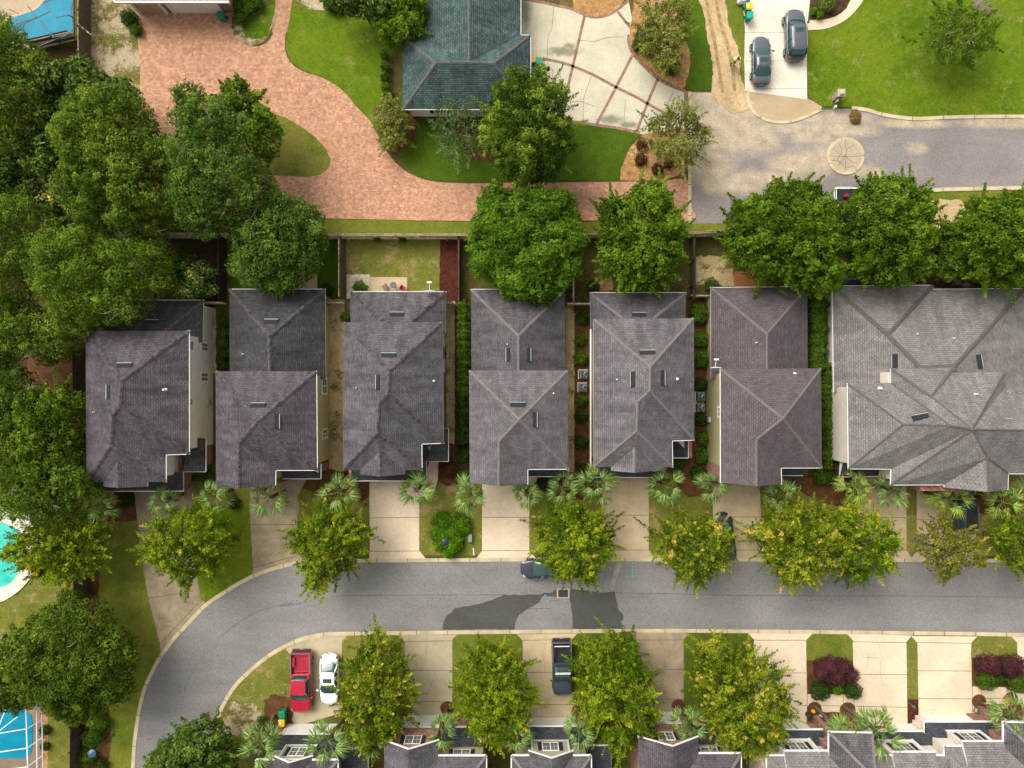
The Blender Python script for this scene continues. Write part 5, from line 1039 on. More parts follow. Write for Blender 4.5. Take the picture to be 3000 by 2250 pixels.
def leaf_axes(n, rng, size, up=0.8, nrm=None):
    nr = rand_dirs(n, rng, up)
    if nrm is not None: nr = nr*0.7 + nrm; nr /= np.linalg.norm(nr, axis=1)[:, None]
    r = rand_dirs(n, rng); u = np.cross(nr, r); u /= np.linalg.norm(u, axis=1)[:, None]; v = np.cross(nr, u)
    s = size*rng.uniform(0.65, 1.35, (n, 1)); return u*s, v*s
def pdist(pts, poly):
    P_ = np.array([(p[0], p[1]) for p in poly]); A = P_; B = np.roll(P_, -1, 0); d = np.full(len(pts), 1e9); ins = np.zeros(len(pts), bool)
    for a, b in zip(A, B):
        ab = b-a; t = np.clip(((pts-a)@ab)/max(1e-9, ab@ab), 0, 1); d = np.minimum(d, np.linalg.norm(pts-(a+t[:, None]*ab), axis=1))
        c = ((a[1] > pts[:, 1]) != (b[1] > pts[:, 1])); xs = a[0] + (pts[:, 1]-a[1])*(b[0]-a[0])/(b[1]-a[1]+1e-12); ins ^= c & (pts[:, 0] < xs)
    return d, ins
STY = {  # clump radius, leaves per clump, leaf size, spacing, shoots, shade low..high, flatness, limbs shown
 'oak':    dict(tuft=1.2, ts=1.5, tn=1.4, Rs=1.35, drop=1.5, rc=0.78, n=260, s=0.10, sp=0.80, shoots=0, mat='oak', twig=3, limb=1),
 'oakl':   dict(tuft=1.2, ts=1.4, tn=1.3, Rs=1.3, drop=1.4, rc=0.78, n=260, s=0.095, sp=0.80, shoots=0, mat='oakl', twig=4, limb=1),
 'oakb':   dict(tuft=1.8, ts=1.4, tn=1.3, Rs=1.2, drop=1.4, rc=0.72, n=230, s=0.105, sp=0.82, shoots=0, mat='oakb', twig=2, limb=1),
 'magn':   dict(Rs=1.0, drop=1.2, rc=0.75, n=110, s=0.17, sp=0.80, shoots=0, mat='magn', twig=0),
 'pom':    dict(tuft=2.2, ts=1.5, tn=1.6, Rs=0.85, drop=1.7, rc=0.55, n=190, s=0.10, sp=0.92, shoots=0.2, mat='pom', twig=0),
 'maple':  dict(tuft=3.2, Rs=0.95, drop=1.05, rc=0.48, n=150, s=0.11, sp=0.80, shoots=0, mat='maple', twig=0),
 'ash':    dict(tuft=2.6, ts=1.2, Rs=0.9, drop=1.2, rc=0.52, n=120, s=0.12, sp=0.86, shoots=0.45, mat='ash', twig=2),
 'street': dict(tuft=5.5, Rs=0.75, drop=1.5, tip=0.08, rc=0.40, n=105, s=0.085, sp=0.95, shoots=1.0, mat='street', twig=3),
 'street2': dict(tuft=5.5, Rs=0.75, drop=1.5, tip=0.20, rc=0.40, n=105, s=0.085, sp=0.95, shoots=1.0, mat='street2', twig=3),
 'rust':   dict(tip=0.12, rc=0.40, n=58, s=0.11, sp=1.12, shoots=1.0, mat='rust', twig=14),
 'twig':   dict(rc=0.50, n=170, s=0.085, sp=1.05, shoots=0.8, mat='twig', twig=40),
 'feather': dict(rc=0.55, n=55, s=0.085, sp=1.15, shoots=1.0, mat='feather', twig=22),
 'bush':   dict(rc=0.42, n=120, s=0.085, sp=0.85, shoots=0.3, mat='twig', twig=8),
 'hedgedk': dict(rc=0.55, n=150, s=0.11, sp=0.85, shoots=0, mat='hedgedk', twig=0),
 'blue':   dict(rc=0.75, n=230, s=0.115, sp=0.85, shoots=0.1, mat='magn', twig=0),
}
TREEN = [0]
def tree(k, pts, ztop, style, label, name='tree', group=None, zedge=None, trunk=None, density=1.0, mat=None, cat='tree', bark='bark'):
    TREEN[0] += 1; rng = np.random.default_rng(100 + TREEN[0]); S = STY[style]
    zedge = ztop*0.55 if zedge is None else zedge
    poly = [P(k, x, y, zedge) for x, y in pts]; Q = np.array([(p.x, p.y) for p in poly]); cen = Q.mean(0); rad_ = math.sqrt(abs(area2([tuple(q) for q in Q]))/2/math.pi); Q = cen + (Q-cen)*(1 - 0.22*min(1, S['shoots'])/rad_)
    ph = rng.uniform(0, 6.28, 3); poly2 = [tuple(cen + (q-cen)*(1 + 0.035*math.sin(5*math.atan2(*(q-cen)[::-1]) + ph[0]) + 0.035*math.sin(9*math.atan2(*(q-cen)[::-1]) + ph[1]))) for q in np.array([(v.x, v.y) for v in catmull([Vector(tuple(q)) for q in Q], True, 0.5)])]; hole = rng.random(100000)
    rc = S['rc']; mn, mx = Q.min(0), Q.max(0); A = abs(area2([tuple(q) for q in Q]))/2
    # clump centres by dart throwing
    n_try = int(A/(rc*rc)*14) + 60; c = rng.uniform(mn, mx, (n_try, 2)); d, ins = pdist(c, poly2)
    ok = ins & (d > rc*0.45 + 0.25*np.sin(c[:, 0]*2.3+ph[2])*np.sin(c[:, 1]*2.1)); c = c[ok]; d = d[ok]; keep = []
    for i in range(len(c)):
        if all((c[i][0]-c[j][0])**2 + (c[i][1]-c[j][1])**2 > (rc*S['sp'])**2 for j in keep): keep.append(i)
    c = c[keep]; d = d[keep]; dm = max(d.max(), 0.6); dome = np.sqrt(np.clip(1-(1-d/dm)**2, 0, 1))
    # big lobes give the crown light and dark masses, partly painted into leaf colour
    Rs = S.get('Rs', 1.1); order = rng.permutation(len(c)); sup = []
    for i in order:
        if all(((c[i]-c[j])**2).sum() > (Rs*1.35)**2 for j in sup): sup.append(i)
    sc_ = c[sup]; D2 = ((c[:, None, :]-sc_[None])**2).sum(2); near = D2.argmin(1); ds = np.sqrt(D2.min(1))/Rs
    so_ = rng.uniform(-0.5, 0.4, len(sup)); sh_ = rng.normal(0, 0.10, len(sup)); kz = min(1.0, ztop/6)
    lobe = np.clip(1-ds**2, 0, 1)
    z = zedge*0.82 + (ztop-zedge*0.82)*dome + so_[near]*kz - S.get('drop', 1.0)*np.clip(ds, 0, 1.2)**2*kz + rng.uniform(-0.2, 0.15, len(c))*kz
    e = empty(name, (cen[0], cen[1], 0)); tag(e, label, cat, group); off = np.array([cen[0], cen[1], 0.0])
    Cs, Us, Vs, Sh = [], [], [], []
    def add(C, U, V, s): Cs.append(C); Us.append(U); Vs.append(V); Sh.append(s)
    for ci_, ((x, y), zz, lb) in enumerate(zip(c, z, lobe)):
        r = rc*rng.uniform(0.72, 1.2); n = int(S['n']*density*(r/rc)**2*rng.uniform(0.8, 1.15))
        dr = rand_dirs(n, rng, 0.45); rad = r*rng.uniform(0.45, 1.0, (n, 1))**0.6
        wob = 1 + 0.28*np.sin(dr[:, :1]*5 + x*3) + 0.2*np.sin(dr[:, 1:2]*7 + y*2)
        C = np.array([x, y, zz]) + dr*rad*wob*np.array([1, 1, 0.8]); U, V = leaf_axes(n, rng, S['s'], 0.5, dr*0.8)
        base = rng.uniform(0.28, 0.52) + sh_[near[ci_]] + 0.08*lb  # lobe middles get lighter leaves, as painted light
        add(C, U, V, base + rng.normal(0, 0.13, n) + 0.10*(dr[:, 2]))  # upper leaves of each clump lighter, top light put into their colour
        if rng.random() < S['shoots'] :    # leafy shoots give the spiky outline
            ci = np.array([x, y]) - cen; dd = np.linalg.norm(ci)+1e-6
            az = math.atan2(ci[1], ci[0]) + rng.normal(0, 0.45); edge = 1 if dome[0] is None else 0
            rel = max(0.0, 1 - (zz-zedge)/(max(ztop-zedge, .1)))
            L = rng.uniform(0.5, 1.25)*(0.5 + 0.8*rel); n2 = int(L*85*density); tip = 0.5 if rng.random() < S.get('tip', 0.1) else 0.06
            t = rng.uniform(-0.25, 1.0, n2); dv = np.array([math.cos(az), math.sin(az), rng.uniform(-0.1, 0.55)])
            C = np.array([x, y, zz]) + dv*(r*0.6 + t[:, None]*L) + rng.normal(0, 0.12, (n2, 3))*(1.25-t[:, None])
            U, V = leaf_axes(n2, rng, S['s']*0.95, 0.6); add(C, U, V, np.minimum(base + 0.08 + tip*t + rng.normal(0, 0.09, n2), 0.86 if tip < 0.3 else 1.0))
    nt = int(A*S.get('tuft', 0)); ti = rng.integers(0, len(c), nt)     # leaf tufts standing out of the crown's surface
    for q in ti:
        r = rng.uniform(0.13, 0.27)*S.get('ts', 1.0); n = int(46*density*S.get('tn', 1.0)); p0 = np.array([c[q][0], c[q][1], z[q]]) + rand_dirs(1, rng, 0.9)[0]*rc*rng.uniform(0.75, 1.25)
        C = p0 + rand_dirs(n, rng, 0.2)*r*rng.uniform(0.3, 1.0, (n, 1)); U, V = leaf_axes(n, rng, S['s']*0.9, 0.9); bs = rng.uniform(0.22, 0.90) if rng.random() > S.get('tip', 0.0)*0.6 else 1.0
        add(C, U, V, np.minimum(bs + rng.normal(0, 0.07, n), 0.86 if bs < 0.9 else 1.0))
    # lower, inner foliage that closes the crown
    nf = int(A*60*density*(0.4 if style in ('rust', 'twig', 'feather') else 1)); f = rng.uniform(mn, mx, (nf*2, 2)); fd, fi = pdist(f, poly2); f = f[fi & (fd > 0.25)]; fd = fd[fi & (fd > 0.25)]
    if len(f):
        zf = zedge*0.7 + (ztop-zedge)*np.sqrt(np.clip(1-(1-fd/dm)**2, 0, 1))*rng.uniform(0.1, 0.75, len(f)); C = np.column_stack([f, zf])
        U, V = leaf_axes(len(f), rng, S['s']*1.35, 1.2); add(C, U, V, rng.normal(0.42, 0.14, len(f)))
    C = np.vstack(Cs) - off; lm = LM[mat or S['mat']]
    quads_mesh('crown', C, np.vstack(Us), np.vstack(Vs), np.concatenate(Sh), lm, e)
    tb = MB(); tr = max(0.09, min(0.32, math.sqrt(A)*0.032)); zt = ztop*0.5
    tp = [Vector((0, 0, 0)), Vector((rng.normal(0, .08), rng.normal(0, .08), zt*0.5)), Vector((rng.normal(0, .15), rng.normal(0, .15), zt))]
    if trunk is not None: t0 = P(k, *trunk) - Vector(off); tp[0] = Vector((t0.x, t0.y, 0)); tp[1] = tp[0].lerp(tp[2], 0.5)
    tb.lathe(tp[0], [(tr*1.7, -0.05), (tr*1.25, 0.12), (tr, 0.4)], 9); tb.tube([tp[0]+Vector((0, 0, .3)), tp[1], tp[2], tp[2]+Vector((0, 0, ztop*.3))], [tr, tr*.8, tr*.6, tr*.2], 8)
    idx = rng.permutation(len(c))[:14]
    for i in idx:
        q = Vector((c[i][0]-off[0], c[i][1]-off[1], z[i]-0.15)); a = tp[1].lerp(tp[2], rng.random()); mdl = a.lerp(q, 0.5) + Vector((rng.normal(0, .2), rng.normal(0, .2), 0.3)); tb.tube([a, mdl, q], [tr*.45, tr*.28, 0.02], 6)
    tb.build('trunk', M[bark], e)
    if S['twig']:
        tw = MB()
        for i in range(int(S['twig']*max(1.0, A/30))):
            j = int(rng.integers(0, len(c))); q = Vector((c[j][0]-off[0], c[j][1]-off[1], z[j]+rc*0.55)); az = rng.uniform(0, 6.28); lb_ = S.get('limb', 0); L = rng.uniform(0.4, 1.1)*(1+0.7*lb_)
            m_ = q + Vector((math.cos(az)*L*.5, math.sin(az)*L*.5, rng.uniform(0.0, 0.25))); az += rng.normal(0, .5); r_ = m_ + Vector((math.cos(az)*L*.5, math.sin(az)*L*.5, rng.uniform(-.1, .2)))
            tw.tube([q - Vector((0, 0, .3)), m_, r_], [0.03+.02*lb_, 0.02+.014*lb_, 0.008], 4, cap=False)
            az2 = az + rng.choice([-1, 1])*0.9; tw.tube([m_, m_ + Vector((math.cos(az2)*L*.4, math.sin(az2)*L*.4, .08))], [0.018, 0.006], 4, cap=False)
        tw.build('twigs', M['bark_pale'], e)
    return e
O = 'o'
G1 = 'big oaks and other trees massed at the left edge'
tree(O, [(-15, 60), (40, 62), (95, 110), (135, 165), (135, 220), (100, 280), (60, 340), (-20, 330)], 9, 'oak', 'dull olive oak at the top left corner beside the blue pool', group=G1)
tree(O, [(125, 150), (180, 138), (240, 160), (290, 195), (285, 225), (230, 240), (180, 250), (165, 320), (160, 400), (130, 430), (90, 390), (62, 300), (100, 260), (105, 190)], 7, 'magn', 'dark glossy magnolia with pale speckles, left of the brick driveway', name='magnolia_tree', group=G1)
tree(O, [(240, 190), (292, 195), (322, 235), (345, 285), (385, 320), (400, 380), (420, 430), (405, 490), (345, 505), (270, 520), (200, 495), (150, 430), (135, 330), (160, 240)], 11, 'oakb', 'largest grey-green oak west of the brick driveway, pale limbs showing', name='oak_tree', group=G1, mat='oak')
tree(O, [(400, 200), (432, 186), (447, 220), (505, 215), (550, 260), (562, 330), (585, 365), (597, 410), (580, 460), (500, 512), (430, 505), (385, 468), (362, 400), (362, 330), (392, 300), (372, 262)], 10.5, 'oakb', 'blue-green oak in the middle of the brick driveway loop', name='oak_tree', group=G1)
tree(O, [(515, 183), (560, 205), (598, 245), (612, 290), (596, 345), (560, 352), (540, 300), (510, 255), (490, 215)], 8, 'ash', 'brighter green tree at the upper edge of the driveway island', group=G1)
tree(O, [(600, 420), (650, 425), (690, 455), (706, 520), (700, 570), (650, 618), (600, 645), (560, 628), (512, 600), (497, 550), (500, 500), (540, 460)], 8, 'hedgedk', 'dark round tree hanging over the second house roof', group=G1, zedge=4.5, mat='oakb')
tree(O, [(-20, 440), (60, 422), (115, 455), (130, 520), (115, 600), (60, 655), (-20, 655)], 10, 'oakl', 'yellow-olive oak at the left edge, level with the wooden back fence', name='oak_tree', group=G1)
tree(O, [(125, 500), (200, 488), (290, 520), (350, 525), (378, 580), (372, 625), (335, 645), (300, 690), (232, 705), (150, 690), (105, 640), (92, 570)], 11, 'oakl', 'wide light-olive oak just above the leftmost house roof', name='oak_tree', group=G1)
tree(O, [(-20, 640), (70, 650), (150, 688), (225, 690), (240, 720), (192, 735), (172, 770), (120, 790), (60, 775), (-20, 800)], 8.5, 'oak', 'brownish-olive oak left of the leftmost house, above the bare leaf litter', name='oak_tree', group=G1)
tree(O, [(-20, 340), (50, 345), (90, 400), (150, 440), (130, 490), (60, 430), (-20, 440)], 6, 'magn', 'shaded dark tree between two oaks at the left edge', group=G1)
tree(O, [(370, 560), (400, 545), (445, 560), (468, 600), (462, 640), (420, 648), (378, 625)], 4.5, 'blue', 'small dark blue-green tree behind the leftmost house', group=G1)
tree(O, [(-20, 790), (60, 800), (95, 850), (70, 905), (-20, 920)], 9, 'oak', 'dark green oak at the left edge, level with the leftmost house', name='oak_tree', group=G1, mat='oakb')
tree(O, [(55, 850), (120, 838), (178, 850), (192, 910), (192, 980), (218, 1010), (215, 1060), (150, 1085), (90, 1060), (60, 980)], 9, 'ash', 'leafy green tree touching the left side of the leftmost house', group=G1, mat='oakl')
tree(O, [(-20, 905), (55, 915), (90, 980), (150, 1060), (165, 1110), (120, 1125), (40, 1110), (-20, 1095)], 9.5, 'oakl', 'pale olive oak above the turquoise pool', name='oak_tree', group=G1)
tree(O, [(18, 1180), (60, 1130), (110, 1108), (160, 1105), (225, 1125), (245, 1160), (225, 1225), (180, 1255), (110, 1250), (60, 1235)], 7, 'street', 'yellow-green tree beside the turquoise pool', group='street trees')
tree(O, [(35, 1360), (90, 1310), (150, 1283), (220, 1305), (270, 1360), (290, 1420), (280, 1490), (232, 1540), (170, 1550), (100, 1520), (40, 1530), (-20, 1500), (-20, 1400)], 8.5, 'oakb', 'big mid-green tree between the two left pools and the road bend', name='oak_tree', mat='midg')
tree(O, [(305, 1690), (345, 1600), (385, 1575), (420, 1552), (470, 1562), (505, 1600), (520, 1670), (480, 1720), (380, 1720)], 7, 'ash', 'green tree at the bottom edge inside the road bend', mat='oakb')
GS = 'street trees'
GN = [([(312, 1180), (335, 1120), (400, 1095), (470, 1090), (505, 1130), (498, 1200), (455, 1235), (425, 1250), (408, 1280), (380, 1240), (332, 1210)], 'street', 'street tree over the leftmost driveway'),
 ([(625, 1145), (665, 1095), (705, 1080), (768, 1090), (795, 1150), (785, 1215), (740, 1250), (698, 1285), (668, 1262), (645, 1200)], 'street', 'street tree between the second and third driveways on the north side'),
 ([(1155, 1140), (1190, 1090), (1240, 1078), (1300, 1110), (1332, 1180), (1300, 1225), (1275, 1262), (1240, 1255), (1200, 1240), (1162, 1200)], 'street', 'street tree covering the dark car parked on the road'),
 ([(1412, 1190), (1445, 1130), (1490, 1105), (1540, 1112), (1580, 1150), (1570, 1210), (1530, 1250), (1500, 1265), (1450, 1240)], 'street2', 'street tree over the dark car nose in the sixth driveway'),
 ([(1622, 1125), (1680, 1090), (1740, 1085), (1795, 1105), (1805, 1180), (1785, 1230), (1740, 1262), (1690, 1262), (1640, 1210)], 'street2', 'left of the two touching street trees on the north side'),
 ([(1800, 1110), (1840, 1085), (1895, 1110), (1930, 1165), (1922, 1215), (1870, 1250), (1825, 1255), (1800, 1210)], 'street', 'right of the two touching street trees on the north side'),
 ([(1968, 1155), (2010, 1105), (2055, 1130), (2105, 1180), (2112, 1215), (2070, 1228), (2040, 1240), (2012, 1250), (1988, 1210)], 'rust', 'thin rust-tipped street tree beside the dark truck'),
 ([(2130, 1140), (2180, 1110), (2240, 1110), (2245, 1230), (2190, 1235), (2150, 1205)], 'street', 'street tree cut by the right edge of the photo'),
 ([(745, 1450), (768, 1400), (810, 1362), (850, 1400), (895, 1450), (900, 1510), (878, 1560), (850, 1600), (800, 1632), (768, 1595), (738, 1530)], 'street2', 'street tree right of the white sedan'),
 ([(992, 1430), (1040, 1390), (1105, 1402), (1150, 1460), (1160, 1530), (1120, 1570), (1088, 1610), (1050, 1595), (1005, 1560), (988, 1490)], 'street', 'street tree left of the black pickup'),
 ([(1245, 1400), (1300, 1372), (1355, 1368), (1395, 1420), (1420, 1500), (1412, 1575), (1378, 1595), (1340, 1635), (1300, 1595), (1258, 1555), (1242, 1480)], 'street', 'street tree right of the black pickup'),
 ([(1495, 1430), (1540, 1380), (1600, 1400), (1675, 1435), (1710, 1525), (1685, 1585), (1640, 1622), (1595, 1615), (1525, 1575), (1495, 1500)], 'street2', 'largest orange-tinged street tree over the bottom-row brick gable')]
for q, st, lb in GN: tree(O, q, 7.2, st, lb, name='street_tree', group=GS, zedge=4.0, density=0.95 if st != 'rust' else 1.1)
tree(O, [(1012, 490), (1040, 425), (1085, 402), (1150, 398), (1210, 410), (1250, 455), (1266, 520), (1250, 580), (1225, 635), (1180, 655), (1120, 652), (1055, 620), (1015, 560)], 8, 'maple', 'round bright green maple overhanging the fourth house', name='maple_tree', zedge=4.2)
tree(O, [(1035, 270), (1062, 200), (1090, 175), (1120, 160), (1165, 155), (1215, 195), (1232, 260), (1235, 330), (1200, 378), (1150, 395), (1085, 385), (1045, 330)], 9, 'pom', 'dark magnolia with rounded lit clumps in front of the teal roof', name='magnolia_tree')
GM = 'trees along the back fence'
tree(O, [(1290, 500), (1305, 440), (1350, 410), (1420, 398), (1458, 440), (1480, 490), (1475, 560), (1440, 608), (1390, 632), (1330, 618), (1292, 560)], 8, 'ash', 'green tree left of the street end, over the fifth house garden', group=GM)
tree(O, [(1565, 500), (1592, 435), (1650, 405), (1720, 390), (1775, 405), (1815, 460), (1820, 560), (1800, 612), (1755, 635), (1700, 615), (1625, 598), (1572, 565)], 9, 'ash', 'wide green tree over the garden of the mauve-roofed house', group=GM)
tree(O, [(1815, 440), (1850, 402), (1920, 385), (1985, 420), (2005, 500), (2000, 565), (1945, 628), (1890, 618), (1845, 590), (1822, 520)], 9, 'ash', 'dense green tree partly covering the white vehicle', group=GM)
tree(O, [(2045, 500), (2075, 450), (2125, 422), (2225, 425), (2280, 500), (2260, 595), (2180, 625), (2105, 608), (2050, 580)], 9, 'ash', 'green tree at the right edge above the wide house', group=GM, mat='ash')
tree(O, [(2003, 490), (2040, 500), (2055, 560), (2040, 605), (2003, 595)], 6, 'ash', 'narrow dark green tree between the two rightmost fence trees', group=GM, mat='oakl')
tree(O, [(1740, 590), (1790, 570), (1822, 590), (1815, 620), (1775, 640), (1745, 625)], 4.5, 'maple', 'low bright green tree at the corner of the mauve roof', group=GM)
tree(O, [(700, -30), (830, -30), (850, 10), (835, 60), (800, 50), (770, 30), (730, 30)], 6, 'magn', 'dark leafy tree at the top edge left of the teal roof')
tree(O, [(835, 40), (870, 5), (915, -10), (932, 20), (925, 60), (895, 100), (860, 118), (830, 105), (818, 80)], 5.5, 'ash', 'yellow-green small tree against the left side of the teal roof')
tree(O, [(812, 235), (845, 213), (880, 222), (888, 280), (872, 318), (835, 325), (812, 290)], 3.0, 'bush', 'twiggy olive bush at the bottom left corner of the teal-roofed house', name='bush', cat='bush')
tree(O, [(935, 270), (975, 215), (1020, 235), (1045, 310), (1005, 365), (955, 345)], 5, 'feather', 'feathery pale green small tree in front of the teal-roofed house')
tree(O, [(1395, 270), (1440, 232), (1500, 240), (1532, 290), (1500, 355), (1450, 368), (1402, 330)], 5, 'twig', 'sparse grey-twigged tree at the corner of the street end', bark='bark_pale')
tree(O, [(1370, 50), (1415, 8), (1478, 0), (1490, 60), (1465, 150), (1430, 168), (1385, 125)], 5, 'twig', 'thin bare-twigged tree in the curved straw bed', bark='bark_pale')
tree(O, [(1970, 80), (2020, 25), (2070, 18), (2105, 60), (2130, 110), (2088, 152), (2040, 152), (1990, 122)], 6, 'feather', 'green tree on the big right lawn with bare grey branches', density=2.0, zedge=2.0, mat='ash')
tw = MB(); c0 = P(2, 1900, 40, 5.5)
for i in range(26):
    az = random.uniform(-0.7, 2.4); L = random.uniform(1.2, 3.6); a = c0 + Vector((random.uniform(-.3, .3), random.uniform(-.3, .3), 0)); m_ = a + Vector((math.cos(az), math.sin(az), 0.15))*L*.5; az += random.gauss(0, .25); tw.tube([a, m_, m_ + Vector((math.cos(az), math.sin(az), .1))*L*.5], [0.045, 0.03, 0.01], 4)
    az += 0.6; tw.tube([m_, m_ + Vector((math.cos(az), math.sin(az), .1))*L*.3], [0.02, 0.007], 4)
tw.tube([Vector((c0.x-.8, c0.y-.8, 0)), c0 + Vector((-.3, -.3, -2)), c0], [0.12, 0.09, 0.05], 7)
tag(tw.build('bare_tree', M['bark_pale']), 'leafless grey branches behind the green lawn tree, top right', 'tree')

# ---------------------------------------------------------------- shrubs and hedges
def leafy(name, cen, blobs, mat, n_m2, s, label, cat='shrub', group=None, seed=0, flat=1.0):
    """clipped or loose shrub: leaf-covered ellipsoids (x, y, z, rx, ry, rz), plus a few stalks and a solid heart with inner shade painted dark"""
    rng = np.random.default_rng(900 + seed + int(abs(cen[0]*37 + cen[1]*91)))
    e = empty(name, cen); tag(e, label, cat, group); Cs, Us, Vs, Sh = [], [], [], []; st = MB()
    for (x, y, z, rx, ry, rz) in blobs:
        n = int(4*rx*ry*n_m2*1.6); d = rand_dirs(n, rng, 0.35); lump = 1 + 0.10*np.sin(d[:, :1]*9 + x*2) + 0.10*np.sin(d[:, 1:2]*8 + y*3) + 0.06*np.sin(d[:, 2:]*11)
        rr = rng.uniform(0.72, 1.0, (n, 1))**0.5*lump; C = d*rr*np.array([rx, ry, rz]) + np.array([x, y, z]); U, V = leaf_axes(n, rng, s, 0.3, d)
        Cs.append(C); Us.append(U); Vs.append(V); Sh.append(rng.normal(0.45, 0.2, n) + 0.12*np.sin(C[:, 0]*4)*np.sin(C[:, 1]*4))
        for i in range(5): st.tube([(x*0.9, y*0.9, 0.0), (x + rng.normal(0, rx*.25), y + rng.normal(0, ry*.25), z)], [0.03, 0.012], 5)
        st.lathe((x, y, z), [(rx*0.15, -rz*0.7), (min(rx, ry)*0.68, -rz*0.2), (min(rx, ry)*0.62, rz*0.3), (rx*0.15, rz*0.62)], 10)  # solid dark core, the shrub's inner shade painted as colour
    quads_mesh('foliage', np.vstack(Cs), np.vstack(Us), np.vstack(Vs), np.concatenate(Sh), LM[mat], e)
    st.build('stems_shade_core', heart, e); return e
heart = plain('shrub_heart_shade', (0.028, 0.034, 0.012), 0.95, 0.1)
def shrub(k, x, y, r, label, mat='hedge', h=None, ry=None, s=0.06, n=420, group=None, seed=0, name='shrub'):
    m = r/(30*CR[k][2]); my = (ry or r)/(30*CR[k][2]); h = h or m*1.2; c = P(k, x, y, h*0.5); c.z = 0
    return leafy(name, c, [(0, 0, h*0.5, m, my, h*0.55)], mat, n, s, label, group=group, seed=seed)
def hedge(k, x0, y0, x1, y1, h, label, mat='hedge', group=None, s=0.065, n=420, jx=0):
    a = P(k, x0, y0, h*0.7); b = P(k, x1, y1, h*0.7); rng = random.Random(int(x0+y0)); cx, cy = (a.x+b.x)/2, (a.y+b.y)/2; wx = abs(b.x-a.x)/2; L = abs(b.y-a.y); k_ = max(1, round(L/(wx*1.25))); bl = []
    for i in range(k_):
        bl.append((rng.uniform(-.08, .08)*wx, a.y - cy - L*(i+0.5)/k_, h*0.55, wx*rng.uniform(.9, 1.1), L/k_*0.78, h*0.5*rng.uniform(0.9, 1.12)))
    return leafy('hedge', Vector((cx, cy, 0)), bl, mat, n, s, label, cat='hedge', group=group)
hedge(4, 742, 300, 838, 900, 2.0, 'tall bright hedge between the third and fourth houses')
hedge(4, 738, 860, 828, 1210, 1.8, 'darker lower end of the hedge between the third and fourth houses', 'hedgedk')
shrub(4, 795, 1290, 55, 'dark green shrub below the hedge between the third and fourth houses', 'hedgedk')
shrub(4, 793, 1440, 50, 'round light green shrub by the fourth house garage, under the hedge')
hedge(5, 812, 275, 945, 740, 2.2, 'wide leafy hedge right of the mauve roof, upper stretch')
hedge(5, 905, 700, 975, 1380, 2.0, 'long narrow hedge between the mauve roof and the cream wall', 'hedge')
shrub(5, 912, 1425, 66, 'round green shrub at the street end of the long hedge')
GR = 'shrubs in the mulch strip between the fourth and fifth houses'
for i, (x, y, r, m_, lb) in enumerate([(1562, 405, 42, 'hedgedk', 'topmost dark shrub in the mulch strip'), (1550, 545, 38, 'hedge', 'second shrub from the top of the mulch strip'), (1552, 660, 50, 'lime', 'brightest and largest shrub in the mulch strip, above the air conditioners'), (1555, 940, 40, 'hedge', 'shrub just below the air conditioners'), (1552, 1035, 46, 'hedgedk', 'second shrub below the air conditioners'), (1552, 1208, 46, 'hedgedk', 'lowest round shrub of the mulch strip'), (1560, 1390, 45, 'hedgedk', 'dark shrub at the street end of the mulch strip, beside a palm')]):
    shrub(4, x, y, r, lb, m_ if m_ != 'lime' else 'hedge', group=GR, s=0.07, n=330)
GQ = 'bushy shrubs between the fifth and sixth houses'
for x, y, r, m_, lb in [(110, 375, 68, 'hedge', 'topmost bushy shrub left of the mauve-roofed house'), (125, 540, 56, 'hedge', 'second bushy shrub left of the mauve-roofed house'), (130, 670, 56, 'hedge', 'third bushy shrub left of the mauve-roofed house'), (118, 830, 46, 'hedgedk', 'darker fourth shrub left of the mauve-roofed house'), (120, 1060, 42, 'hedgedk', 'dark shrub by the yellowish wall, level with its window'), (135, 1180, 50, 'hedge', 'shrub left of the brick corner of the mauve-roofed house'), (125, 1298, 52, 'hedge', 'round shrub just below it beside the brick panel'), (100, 1412, 56, 'hedgedk', 'lowest round shrub of that row, above a palm')]:
    shrub(5, x, y, r, lb, m_, group=GQ, s=0.075, n=300)
